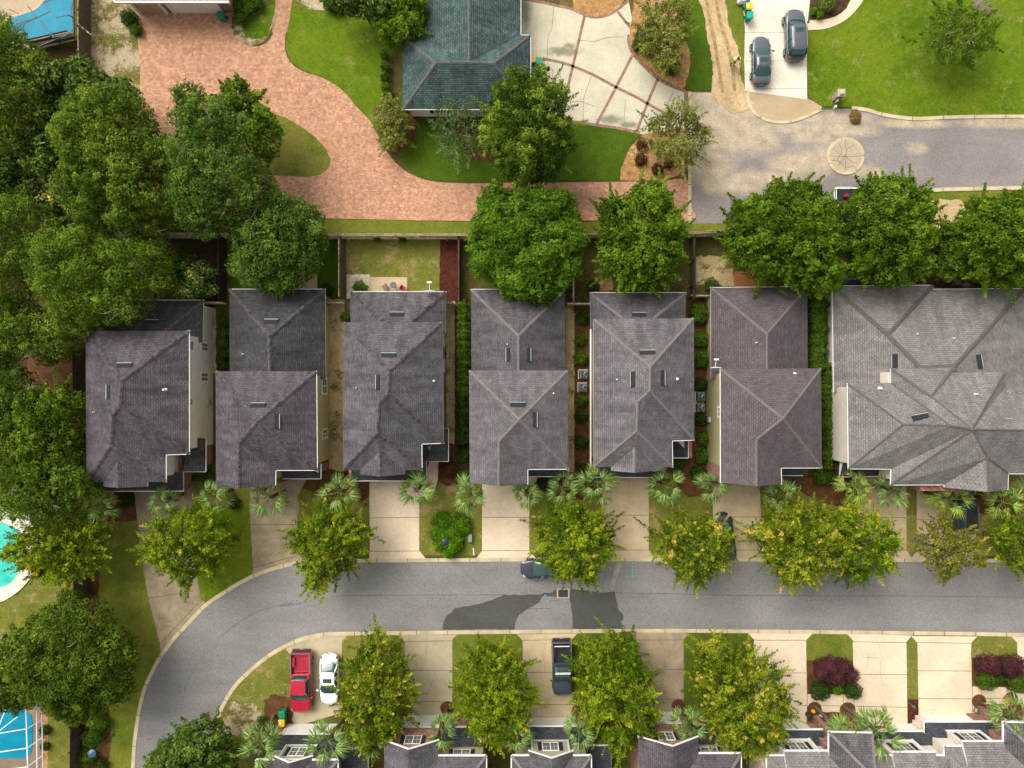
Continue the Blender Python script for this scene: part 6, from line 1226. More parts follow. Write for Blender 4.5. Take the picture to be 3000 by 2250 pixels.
for a in [(5, 185, 185, 45, 'light green shrub at the rear left corner of the mauve roof', 'hedge'), (4, 2185, 1340, 42, 'bright shrub beside the front porch of the fifth house', 'hedge'), (4, 690, 1385, 62, 'dark reddish shrub right of the third house porch', 'mahog'), (4, 1305, 1480, 52, 'dark shrub left of a palm at the fourth house entry', 'hedgedk'),
          (4, 120, 212, 50, 'low clipped shrub at the rear wall of the third house', 'hedge'), (1, 232, 1545, 30, 'small flowering bush against the pale wooden fence, left', 'hedge'), (1, 395, 1545, 30, 'small flowering bush against the pale wooden fence, right', 'hedge'), (4, 1630, 200, 42, 'dark shrub at the rear corner of the fifth house', 'hedgedk'), (4, 25, 400, 36, 'shrub against the left side of the third house', 'hedge'), (4, 22, 1430, 34, 'shrub at the front left corner of the third house', 'hedgedk'),
          (3, 2115, 220, 42, 'dark green shrub at the rear right corner of the second house', 'hedgedk'), (3, 1352, 262, 48, 'bright round shrub behind the leftmost house', 'hedge'), (3, 1355, 1440, 48, 'bright shrub left of the second house front', 'hedge'), (3, 1510, 1600, 46, 'low shrub on the grass before the second house', 'hedgedk'),
          (3, 800, 1580, 60, 'dark shrub left of the leftmost driveway', 'hedgedk'), (0, 835, 115, 55, 'dark clipped shrub beside the white garage', 'hedgedk'), (0, 880, 195, 42, 'lighter low shrub under it by the driveway edge', 'hedge'), (1, 1945, 940, 38, 'upper dark mahogany ball shrub in the straw bed', 'mahog'), (1, 1940, 1035, 42, 'lower round mahogany ball shrub in the straw bed', 'mahog'),
          (1, 2048, 1095, 40, 'third mahogany shrub under the sparse tree', 'mahog'), (1, 2120, 1060, 34, 'fourth mahogany shrub partly under the sparse tree', 'mahog'), (2, -35, 235, 45, 'dark mahogany shrub in the curved bed near the orange box', 'mahog'), (2, -100, 320, 34, 'small mahogany shrub in the curved bed', 'mahog'),
          (6, 290, 1415, 36, 'small green shrub beside the screened pool, upper', 'hedgedk'), (6, 290, 1518, 30, 'small green shrub beside the screened pool, lower', 'hedgedk'), (6, 1700, 1375, 50, 'round dark shrub left of the green bin', 'hedgedk'), (6, 600, 1455, 68, 'yellow-green round shrub above the lamp post', 'hedge'), (6, 650, 1375, 60, 'loose green shrub at the fence end, above the yellow-green one', 'hedge'), (6, 565, 1590, 62, 'yellow-green round shrub below the lamp post', 'hedge'), (6, 650, 1650, 50, 'loose shrub at the bottom edge by the fence', 'hedgedk'),
          (8, 890, 1158, 66, 'left dark green ball shrub below the plum hedge', 'hedgedk'), (8, 1100, 1155, 58, 'right dark green ball shrub below the plum hedge', 'hedgedk'), (8, 1000, 1150, 36, 'small lime plant between the two ball shrubs', 'lime'), (8, 1970, 1092, 66, 'green ball shrub below the right-hand plum hedge', 'hedge'), (8, 2175, 1100, 76, 'bushy green shrub at the right edge below the plum hedge', 'hedge'), (8, 2065, 1080, 40, 'small shrub between two green ball shrubs at the right', 'hedgedk'),
          (7, 1600, 150, 30, 'small plant hidden below the street tree', 'hedgedk'), (2, 850, 75, 26, 'small lime plant in the dark front bed', 'lime'), (2, 885, 100, 24, 'second lime plant in the dark front bed', 'lime'), (2, 930, 20, 62, 'silvery shrub in the dark front bed', 'twig')]:
    k, x, y, r, lb, m_ = a; shrub(k, x, y, r, lb, m_, h=(0.8 if m_ == 'lime' else None), seed=int(x))
c = P(7, 690, 140, 0.5); c.z = 0; sc_ = 1/66.36
def rel(x, y): return ((x-690)*sc_, (140-y)*sc_)
leafy('shrub', c, [(*rel(x, y), 0.5, r*sc_, r*sc_, 0.55) for x, y, r in [(650, 60, 68), (740, 60, 68), (790, 90, 60), (640, 140, 62), (710, 140, 75), (640, 200, 50), (710, 225, 62), (700, 262, 40), (750, 200, 48)]], 'lime', 420, 0.065, 'bright lime spreading shrub around the black garden lamp')
for k, bl, lb in [(8, [(905, 1010, 60), (960, 1010, 75), (1030, 1020, 72), (1085, 1050, 52), (985, 1065, 60), (900, 1040, 50)], 'dark plum-coloured shrub mass above two green balls, right of centre'), (8, [(1950, 985, 56), (2010, 985, 60), (1990, 1000, 50)], 'left plum shrub in the bed at the right edge'), (8, [(2100, 985, 58), (2160, 990, 62), (2130, 1020, 55)], 'right plum shrub in the bed at the right edge')]:
    cx, cy = bl[0][0], bl[0][1]; c = P(k, cx, cy, 0.9); c.z = 0
    leafy('plum_shrub', c, [((x-cx)*sc_, (cy-y)*sc_, 0.9, r*sc_, r*sc_, 0.8) for x, y, r in bl], 'plum', 480, 0.055, lb, group='plum-leaved shrubs')
def row(k, pts, r, mat, lb, name='hedge'):
    c = P(k, pts[0][0], pts[0][1], .6); c.z = 0; s_ = 1/(30*CR[k][2]); leafy(name, c, [((x-pts[0][0])*s_, (pts[0][1]-y)*s_, 0.6, r*s_, r*s_, 0.6) for x, y in pts], mat, 300, 0.07, lb, cat='hedge')
row(3, [(1450, 430), (1455, 500), (1452, 570), (1450, 640), (1445, 700)], 40, 'hedgedk', 'dark hedge between the two leftmost houses')
row(1, [(280, 360), (285, 430), (280, 500), (290, 570), (300, 620)], 34, 'hedge', 'climbing green hedge along the left wall of the teal-roofed house')
row(0, [(1560, 30), (1600, 60), (1620, 20), (1660, 20), (1560, 110)], 50, 'hedge', 'leafy bed right of the white garage')
row(1, [(1945, 240), (1930, 290), (2000, 300), (2010, 240), (2060, 350), (2080, 280), (2100, 400), (2150, 440), (2140, 350), (2010, 190)], 48, 'hedgedk', 'low dark shrubs filling the curved straw bed')
row(0, [(2140, 20), (2170, 40)], 50, 'hedgedk', 'low dark plants at the top edge of the lawn')
# pile of yard cuttings on the road edge
c = P(2, 1115, 755, 0.2); c.z = 0
leafy('brush_pile', c, [(0, 0, 0.25, 0.55, 0.65, 0.35), (0.15, -0.45, 0.15, 0.4, 0.3, 0.2)], 'dry', 700, 0.05, 'heap of dry cuttings on the dusty street edge', cat='brush pile')

# ---------------------------------------------------------------- palms
def frond_mesh(i):
    rr = random.Random(50+i); mb = MB(); L0 = rr.uniform(0.5, 0.85)
    mb.tube([(0, 0, 0), (L0*0.6, 0, 0.06), (L0, 0, 0.03)], [0.03, 0.02, 0.014], 4)
    n = 15
    for j in range(n):
        a = R(-66 + 132*j/(n-1)) + rr.gauss(0, .05); L = (0.52 + 0.26*math.cos(a))*rr.uniform(0.88, 1.08); dx, dy = math.cos(a), math.sin(a); px, py = -dy, dx; prev = None
        for q, (t, wv) in enumerate([(0, 0.012), (0.25, 0.036), (0.6, 0.028), (1.0, 0.003)]):
            z = 0.03 + 0.10*t - 0.42*t*t - abs(math.sin(a))*0.05; c = Vector((L0 + dx*L*t, dy*L*t, z)); cur = (c + Vector((px, py, 0.25))*wv, c - Vector((px, py, -0.25))*wv)
            if prev: mb.poly([prev[0], prev[1], cur[1], cur[0]])
            prev = cur
    me = bpy.data.meshes.new('frond'); me.from_pydata(mb.v, [], mb.f); me.materials.append(LM['palm'])
    at = me.attributes.new('shade', 'FLOAT', 'FACE'); at.data.foreach_set('value', [min(1, max(0, rr.gauss(0.55, 0.22))) for _ in mb.f]); return me
FR = [frond_mesh(i) for i in range(5)]; FRY = []; FRD = FR[1].copy(); FRD.materials[0] = LM['dry']
for f in FR: g = f.copy(); g.materials[0] = LM['palmy']; FRY.append(g)
def palm(k, x, y, r, label, z=4.6, yel=False, base=None, n=17):
    rr = random.Random(int(x*7+y)); c = P(k, x, y, z); e = empty('palm_tree', (c.x, c.y, 0)); tag(e, label, 'palm', 'fan palms in the front gardens')
    b = Vector((0, 0, 0)) if base is None else Vector((P(k, *base).x - c.x, P(k, *base).y - c.y, 0)); t = MB()
    t.tube([b, b.lerp(Vector((0, 0, z)), 0.5) + Vector((rr.gauss(0, .05), rr.gauss(0, .05), 0)), Vector((0, 0, z-0.15))], [0.19, 0.16, 0.15], 10)
    for i in range(22): a = rr.uniform(0, 6.28); zz = z*(0.35+0.63*i/22); q = b.lerp(Vector((0, 0, z)), zz/z); t.bar(q + Vector((math.cos(a)*.13, math.sin(a)*.13, 0)), q + Vector((math.cos(a)*.26, math.sin(a)*.26, .16)), 0.07, 0.03)
    t.build('trunk', M['bark_palm'], e); sc = r/(30*CR[k][2])/1.35*(H-z)/H
    for i in range(n):
        o = link('frond', (FRY if yel else FR)[rr.randrange(5)], None, e); tier = i/n; az = i*2.39996 + rr.gauss(0, .22)
        if i in (0, 3) and rr.random() < .7: o.data = FRD
        o.location = (0, 0, z - 0.1 + tier*0.12); pitch = R(30 - 92*tier**1.2 + rr.gauss(0, 9)); o.rotation_euler = (rr.gauss(0, .35), pitch, az); s_ = sc*rr.uniform(0.72, 1.15); o.scale = (s_, s_, s_)
PALMS = [(222, 1090, 34, 'palm nearest the left oaks, below the leftmost house', 0), (350, 1082, 35, 'palm over the top of the leftmost driveway', 0), (463, 1072, 35, 'palm between the two leftmost driveways', 0), (585, 1075, 42, 'palm over the second driveway', 0), (733, 1063, 43, 'palm between the second and third driveways', 0),
 (900, 1058, 41, 'palm over the right side of the third driveway', 0), (1015, 1070, 40, 'palm left of the cream fourth driveway', 0), (1138, 1070, 34, 'thin palm on the right edge of the cream fourth driveway', 0), (1215, 1055, 38, 'palm above the street tree that covers the parked car', 0), (1292, 1045, 42, 'palm left of the fifth driveway', 0), (1438, 1050, 39, 'palm right of the fifth driveway', 0),
 (1540, 1050, 37, 'palm on the left of the sixth driveway', 0), (1682, 1070, 40, 'palm right of the sixth driveway', 0), (1845, 1050, 44, 'left palm of the pair over the seventh driveway', 1), (1925, 1058, 38, 'right palm of the pair over the seventh driveway', 0), (2052, 1078, 43, 'yellowish palm beside the dark truck', 1), (2165, 1085, 41, 'yellow-green palm near the right edge', 1), (2210, 1065, 36, 'palm cut by the right edge of the photo', 0)]
for x, y, r, lb, yl in PALMS: palm('o', x, y, r, lb, 3.9, bool(yl))
for x, y, r, lb, bs in [(565, 1605, 46, 'palm left of the leftmost bottom-row house', ('a', 900, 640)), (708, 1600, 48, 'palm in front of the leftmost bottom-row dormer', ('a', 1800, 690)), (957, 1575, 38, 'palm before the brick-gabled bottom house', ('b', 1150, 560)), (800, 1602, 32, 'palm under the street tree right of the white sedan', None), (1112, 1588, 38, 'palm left of the tan bay, beside the green bin', None), (1250, 1580, 36, 'palm right of the tan bay', ('c', 1085, 600)),
    (1487, 1565, 38, 'palm before the brick gable under the orange-tinged tree', ('d', 605, 520)), (1828, 1590, 44, 'left palm of the pair over the duplex entry', ('e', 840, 540)), (1893, 1580, 52, 'large right palm of the pair over the duplex entry', ('e', 1235, 550)), (2185, 1545, 40, 'pale palm at the bottom right corner', ('f', 1660, 480))]:
    c0 = CR['o']; s_ = 1/c0[2]
    if bs: # base given in another grid
        q = P(bs[0], bs[1], bs[2]); bx = (q.x*30 + 1500)/s_; by = (1125 - q.y*30)/s_; palm('o', x, y, r, lb, 5.0, base=(bx, by))
    else: palm('o', x, y, r, lb, 5.0)
# ================================================================ vehicles
def paint(name, col, rough=0.25, metal=0.0):
    t = NT(name); c = t.vary(col, 1.5, 0.9, 1.08, 3); t.out(c, rough, 0.5, metal); t.b.inputs['Coat Weight'].default_value = 0.6; t.b.inputs['Coat Roughness'].default_value = 0.08; return t.m
PM = {'char': paint('charcoal_paint', (0.085, 0.090, 0.112), 0.3, 0.3), 'navy': paint('dark_navy_paint', (0.020, 0.022, 0.036), 0.3), 'red': paint('red_paint', (0.36, 0.006, 0.026), 0.3), 'white': paint('white_paint', (0.80, 0.80, 0.80), 0.3), 'black': paint('black_paint', (0.05, 0.062, 0.08), 0.3, 0.3), 'jet': paint('jet_paint', (0.022, 0.022, 0.026), 0.35)}
CG = plain('car_glass', (0.014, 0.048, 0.042), 0.08, 0.8); TYRE = plain('tyre', (0.016, 0.016, 0.016), 0.8); RIM = plain('rim', (0.35, 0.36, 0.38), 0.3, 0.6, 0.8); TRIMB = plain('black_plastic', (0.02, 0.02, 0.022), 0.5)
LITR = plain('tail_lens', (0.38, 0.01, 0.02), 0.2, 0.6); LITW = plain('head_lens', (0.30, 0.31, 0.33), 0.15, 0.7); CHR = plain('chrome', (0.6, 0.6, 0.62), 0.2, 0.6, 0.9)
def superring(cx, ax, ay, z, n=28, p=0.42, bow=0.0, bowr=0.0):
    out = []
    for i in range(n):
        a = 2*math.pi*(i+0.5)/n; c, s = math.cos(a), math.sin(a); x = math.copysign(abs(c)**p, c); y = math.copysign(abs(s)**p, s)
        xx = cx + ax*x + (bow*(1-y*y) if x > 0.9 else 0) - (bowr*(1-y*y) if x < -0.9 else 0); out.append(Vector((xx, ay*y, z)))
    return out
def loft_body(L, W, st, zs_scale=1.0):
    """lower body skin from stations (x, half width, shoulder z, centre crown)"""
    mb = MB(); rings = []
    for x, hw_, zs, cr in st:
        prof = [(0, 0.26), (hw_*0.80, 0.26), (hw_*0.97, 0.36), (hw_, 0.55), (hw_*0.985, zs*0.86), (hw_*0.93, zs), (hw_*0.80, zs+cr*0.45), (hw_*0.45, zs+cr*0.85), (0, zs+cr)]
        full = prof + [(-y, z) for y, z in prof[-2:0:-1]]; rings.append(len(mb.v)); mb.v += [(x, y, z) for y, z in full]; m_ = len(full)
    for a, b in zip(rings, rings[1:]):
        for j in range(m_): mb.f.append([a+j, a+(j+1) % m_, b+(j+1) % m_, b+j]); mb.mi.append(0)
    mb.f.append([rings[0]+j for j in range(m_)]); mb.mi.append(0); mb.f.append([rings[-1]+j for j in range(m_)][::-1]); mb.mi.append(0); return mb
def wheel(parent, x, y, r=0.34, wd=0.24):
    s = 1 if y > 0 else -1; t = MB(); n = 22
    prof = [(r*0.62, -wd/2), (r*0.93, -wd/2), (r, -wd*0.3), (r, wd*0.3), (r*0.93, wd/2), (r*0.62, wd/2)]; rg = []
    for rad, yy in prof: rg.append(len(t.v)); t.v += [(x + rad*math.cos(2*math.pi*i/n), y+yy, r + rad*math.sin(2*math.pi*i/n)) for i in range(n)]
    for a, b in zip(rg, rg[1:] + rg[:1]):
        for i in range(n): t.f.append([a+i, a+(i+1) % n, b+(i+1) % n, b+i]); t.mi.append(0)
    w_ = t.build('wheel', TYRE, parent, smooth=True); q = MB()
    for i in range(5): a = i*1.2566; q.bar((x, y+s*wd*.42, r), (x+math.cos(a)*r*.62, y+s*wd*.42, r+math.sin(a)*r*.62), 0.05, 0.08)
    q.tube([(x, y+s*wd*.2, r), (x, y+s*wd*.5, r)], r*0.16, 12); rn = [(x+math.cos(i*.3927)*r*.6, y+s*wd*.42, r+math.sin(i*.3927)*r*.6) for i in range(17)]; q.tube(rn, 0.03, 5, cap=False); q.tube([(x, y-s*wd*.1, r), (x, y+s*wd*.1, r)], r*.6, 18)
    q.build('rim', RIM, w_)
def grow(ring_, k): c = sum(ring_, Vector())/len(ring_); return [c + (p-c)*k for p in ring_]
def car(kind, pt, head, col, label, name='parked_car', cat='car', L=4.7, W=1.84, Hh=1.45, extra=None, group='parked vehicles', glass=CG):
    k, x, y = pt; c = P(k, x, y, 0.75); e = empty(name, (c.x, c.y, 0.06), R(head)); tag(e, label, cat, group); h = L/2; w2 = W/2; pm = PM[col]
    if kind in ('sedan', 'suv'):
        zb = 0.93 if kind == 'sedan' else 1.08
        st = [(-h-.02, w2*.40, zb*.62, .03), (-h+.03, w2*.74, zb*.78, .05), (-h+.25, w2*.93, zb*.98, .05), (-h+.7, w2*.985, zb, .04), (-h*.35, w2, zb, .02), (h*.2, w2, zb*.98, .02), (h-1.35, w2*.985, zb*.95, .05), (h-.85, w2*.96, zb*.90, .07), (h-.45, w2*.87, zb*.83, .08), (h-.20, w2*.74, zb*.74, .07), (h-.05, w2*.52, zb*.64, .05), (h+.03, w2*.30, zb*.58, .04)]
        loft_body(L, W, st).build('body', pm, e, smooth=True, sub=1)
        if kind == 'sedan': g0, g1, t0, t1 = -h+.72, h-1.32, -h+1.45, h-2.2
        else: g0, g1, t0, t1 = -h+.22, h-1.25, -h+.62, h-2.0
        base = superring((g0+g1)/2, (g1-g0)/2, w2*.90, zb+.0, p=0.36, bow=.16, bowr=.08); top = superring((t0+t1)/2, (t1-t0)/2, w2*.70, Hh-.05, p=0.30, bow=.07, bowr=.04)
        mb = MB(); n = len(base); mb.v += [tuple(p) for p in base + top]
        for i in range(n): mb.f.append([i, (i+1) % n, n+(i+1) % n, n+i]); mb.mi.append(0)
        mb.f.append([n+i for i in range(n)]); mb.mi.append(0); mb.build('window_glass', glass, e, smooth=True)
        rp = MB(); r0 = grow(top, 1.012); r1 = [p + Vector((0, 0, .045)) for p in grow(top, .94)]; r2 = [p + Vector((0, 0, .065)) for p in grow(top, .6)]; rp.v += [tuple(p) for p in r0+r1+r2]
        for a in (0, n):
            for i in range(n): rp.f.append([a+i, a+(i+1) % n, a+n+(i+1) % n, a+n+i]); rp.mi.append(0)
        rp.f.append([2*n+i for i in range(n)]); rp.mi.append(0); rp.build('roof_panel', pm, e, smooth=True)
        pl = MB()                                 # pillars
        for fx in (1, -1):
            for sy in (1, -1):
                ip = max(range(n), key=lambda i: fx*base[i].x*.8 + sy*base[i].y*2.2); pl.tube([base[ip]+Vector((0, 0, .0)), top[ip]+Vector((0, 0, .01))], [.06, .05] if fx > 0 else [.10, .07], 6)
        for sy in (1, -1): xm = (t0+t1)/2 - .05; pl.tube([Vector((xm-.08, sy*w2*.90, zb)), Vector((xm, sy*w2*.705, Hh-.04))], .04, 5)
        pl.build('pillar', pm if kind == 'sedan' else TRIMB, e, smooth=True)
        sx = t1 - .42 if kind == 'sedan' else t1 - .5; sr = MB(); sr.box((sx, 0, Hh+.012), (.42, w2*.88, .02)); sr.build('sunroof', CG, e, bevel=.02)
        if kind == 'suv':
            for sy in (1, -1): r_ = MB(); r_.tube([(t0+.15, sy*w2*.66, Hh-.02), (t0+.3, sy*w2*.66, Hh+.06), (t1-.3, sy*w2*.66, Hh+.06), (t1-.15, sy*w2*.66, Hh-.02)], .022, 6); r_.build('roof_rail', CHR, e)
        rw = h-.92
    else:                                        # pickup
        zb = 1.12; cb = -h + 2.05
        st = [(cb, w2*.97, zb, .02), (cb+.4, w2, zb, .02), (h*.2, w2, zb, .02), (h-1.5, w2*.99, zb*.99, .05), (h-1.0, w2*.98, zb*.97, .07), (h-.45, w2*.94, zb*.92, .07), (h-.16, w2*.84, zb*.80, .05), (h-.04, w2*.66, zb*.62, .03)]
        loft_body(L, W, st).build('body', pm, e, smooth=True, sub=1)
        bd = MB(); bz = zb+.02
        for sy in (1, -1): bd.box(((cb-h)/2+.02, sy*(w2-.09), (bz+.42)/2), (cb+h-.04, .16, bz-.42))
        bd.box((-h+.06, 0, (bz+.45)/2), (.10, W-.34, bz-.45)); bd.box((cb+.02, 0, (bz+.5)/2), (.08, W-.34, bz-.5)); bd.box(((cb-h)/2, 0, .60), (cb+h-.1, W-.2, .10)); bo = bd.build('bed', pm, e, bevel=.02)
        ln = MB(); ln.box(((cb-h)/2, 0, .665), (cb+h-.22, W-.36, .03))
        for i in range(11): ln.box(((cb-h)/2, (i-5)*(W-.5)/11, .69), (cb+h-.26, .055, .03))
        for sy in (1, -1): ln.box((-h+.95, sy*(w2-.30), .82), (.9, .24, .30))
        ln.build('bed_liner', pm if col == 'red' else TRIMB, e, bevel=.01)
        rc_ = MB()
        for sy in (1, -1): rc_.box(((cb-h)/2, sy*(w2-.09), bz+.012), (cb+h-.1, .10, .025))
        rc_.box((-h+.06, 0, bz+.012), (.08, W-.3, .025)); rc_.build('bed_rail_cap', plain('grey_rail', (.10, .12, .13), .6), e)
        bp = MB(); bp.box((-h-.10, 0, .55), (.22, W*.9, .2)); bp.build('bumper', TRIMB, e, bevel=.04)
        g0, g1, t0, t1 = cb+.02, h-1.45, cb+.22, h-2.25
        base = superring((g0+g1)/2, (g1-g0)/2, w2*.92, zb, p=.3, bow=.14); top = superring((t0+t1)/2, (t1-t0)/2, w2*.73, Hh-.05, p=.26, bow=.06)
        mb = MB(); n = len(base); mb.v += [tuple(p) for p in base + top]
        for i in range(n): mb.f.append([i, (i+1) % n, n+(i+1) % n, n+i]); mb.mi.append(0)
        mb.f.append([n+i for i in range(n)]); mb.mi.append(0); mb.build('window_glass', glass, e, smooth=True)
        rp = MB(); r0 = grow(top, 1.02); r1 = [p + Vector((0, 0, .05)) for p in grow(top, .95)]; rp.v += [tuple(p) for p in r0+r1]
        for i in range(n): rp.f.append([i, (i+1) % n, n+(i+1) % n, n+i]); rp.mi.append(0)
        rp.f.append([n+i for i in range(n)]); rp.mi.append(0)
        for i in range(5): rp.box(((t0+t1)/2, (i-2)*w2*.26, Hh+.004), ((t1-t0)*.86, .035, .02))
        rp.build('roof_panel', pm, e)
        pl = MB()
        for fx in (1, -1):
            for sy in (1, -1): ip = max(range(n), key=lambda i: fx*base[i].x*.8 + sy*base[i].y*2.2); pl.tube([base[ip], top[ip]+Vector((0, 0, .01))], [.07, .06], 6)
        pl.box((cb+.10, 0, zb+.05), (.16, W*.88, .14)); pl.build('pillar', pm, e, smooth=False)
        bl = MB(); bl.box((t0-.02, 0, Hh-.04), (.05, .34, .05)); bl.build('brake_light', LITR if extra == 'rack' else LITW, e); rw = h-.98
        if extra == 'rack':
            for nm, xs in (('bed_bar', [cb-1.7]), ('roof_bar', [t0+.35, t1-.35])):
                for xx in xs: r_ = MB(); r_.box((xx, 0, Hh+.12 if nm == 'roof_bar' else bz+.08), (.09, W*.74, .05)); r_.box((xx, W*.33, (Hh+.06) if nm == 'roof_bar' else bz+.03), (.07, .05, .1)); r_.box((xx, -W*.33, (Hh+.06) if nm == 'roof_bar' else bz+.03), (.07, .05, .1)); r_.build(nm, plain('silver_bar', (.62, .63, .65), .35, .5), e)
            for sy in (1, -1): r_ = MB(); r_.tube([(t0+.1, sy*w2*.66, Hh), (t0+.2, sy*w2*.66, Hh+.07), (t1-.2, sy*w2*.66, Hh+.07), (t1-.1, sy*w2*.66, Hh)], .025, 6); r_.build('roof_rail', CHR, e)
    rr_ = .36 if kind == 'sedan' else .40
    for sx in (-1, 1):
        for sy in (-1, 1): wheel(e, sx*(rw-.02) if sx > 0 else -(h-.98), sy*(w2-.12), rr_)
    gx = g1 - .12
    for sy in (1, -1):
        m_ = MB(); m_.box((gx-.12, sy*(w2+.12), zb+.09), (.13, .22, .15), rz=sy*.25); m_.bar((gx-.05, sy*(w2*.93), zb+.04), (gx-.12, sy*(w2+.06), zb+.07), .05, .04); m_.build('mirror', pm, e, bevel=.02)
        l_ = MB(); l_.box((h-.30, sy*w2*.72, zb*.76), (.30, .20, .12), rz=-sy*.7); l_.build('headlight', LITW, e, bevel=.03)
        l_ = MB(); l_.box((-h+(.22 if kind != 'pickup' else .05), sy*w2*(.78 if kind != 'pickup' else .93), zb*.90), (.20 if kind != 'pickup' else .12, .15 if kind != 'pickup' else .10, .18), rz=sy*.7); l_.build('tail_light', LITR, e, bevel=.03)
        d = MB(); d.box((.35, sy*(w2+.0), zb*.8), (.2, .03, .03)); d.box((-.65, sy*(w2+.0), zb*.8), (.2, .03, .03)); d.build('door_handle', CHR, e)
    wp = MB(); wp.bar((g1-.05, .45, zb+.06), (g1-.12, -.35, zb+.075), .02, .015); wp.bar((g1-.05, -.10, zb+.06), (g1-.15, -.65, zb+.075), .02, .015); wp.build('wiper', TRIMB, e)
    pt_ = MB(); pt_.box((-h-.005 if kind != 'pickup' else -h-.215, 0, .62), (.02, .34, .15)); pt_.build('number_plate', LITW, e); return e
car('suv', (2, 728, 228), 92, 'char', 'dark grey wagon with sunroof and silver roof rails on the top driveway', name='parked_suv', cat='suv', L=4.95, W=1.98, Hh=1.78)
car('sedan', (2, 509, 393), 90.5, 'char', 'dark grey sedan with green windscreen on the top driveway', L=4.7, W=1.84)
car('sedan', (7, 1316, 366), 182, 'navy', 'dark sedan parked on the road kerb, half under a street tree', L=4.55, W=1.86)
car('pickup', (6, 1955, 1103), 270.5, 'red', 'shiny red pickup with an open bed on the driveway by the bend', name='pickup_truck', cat='pickup', L=5.9, W=2.02, Hh=1.92)
car('sedan', (6, 2134, 1087), 270, 'white', 'white sedan beside the red pickup', L=4.85, W=1.88)
car('pickup', (7, 1430, 1012), 271, 'black', 'black pickup with silver roof bars on the bottom driveway', name='pickup_truck', cat='pickup', L=5.3, W=1.95, Hh=1.80, extra='rack')
car('sedan', ('o', 1566, 1160), 97, 'jet', 'black car nose showing under a street tree in the sixth driveway', L=4.7, W=1.86)
car('suv', ('o', 2082, 1098), 90, 'jet', 'dark truck-like suv parked under palms near the right edge', name='parked_suv', cat='suv', L=5.2, W=2.0, Hh=1.85)
c = P(2, 1135, 1282, .6); e = empty('utility_trailer', (c.x, c.y, .05)); tag(e, 'white-railed utility trailer mostly hidden under the trees at the street end', 'trailer')
b = MB(); b.box((0, 0, .55), (4.6, 1.75, .08)); b.build('deck', TRIMB, e); wr = plain('white_rail', (.66, .67, .68), .4)
b = MB()
for z in (.62, 1.0):
    for a_, d_ in (((-2.3, -.88), (2.3, -.88)), ((-2.3, .88), (2.3, .88)), ((-2.3, -.88), (-2.3, .88)), ((2.3, -.88), (2.3, .88))): b.bar((*a_, z), (*d_, z), .07, .07)
for x_ in (-2.3, -.8, .8, 2.3):
    for y_ in (-.88, .88): b.bar((x_, y_, .5), (x_, y_, 1.0), .06, .06)
b.bar((2.3, 0, .5), (3.3, 0, .45), .1, .1); b.build('rail', wr, e)
for sy in (1, -1): wheel(e, -.2, sy*1.02, .34, .22)
b = MB(); b.box((-1.3, .1, .85), (.36, .3, .42)); tag(b.build('fuel_can', plain('red_can', (.22, .015, .012), .5), None, bevel=.04), 'red can standing in the white-railed trailer under the trees', 'can').location = (c.x, c.y, .05)

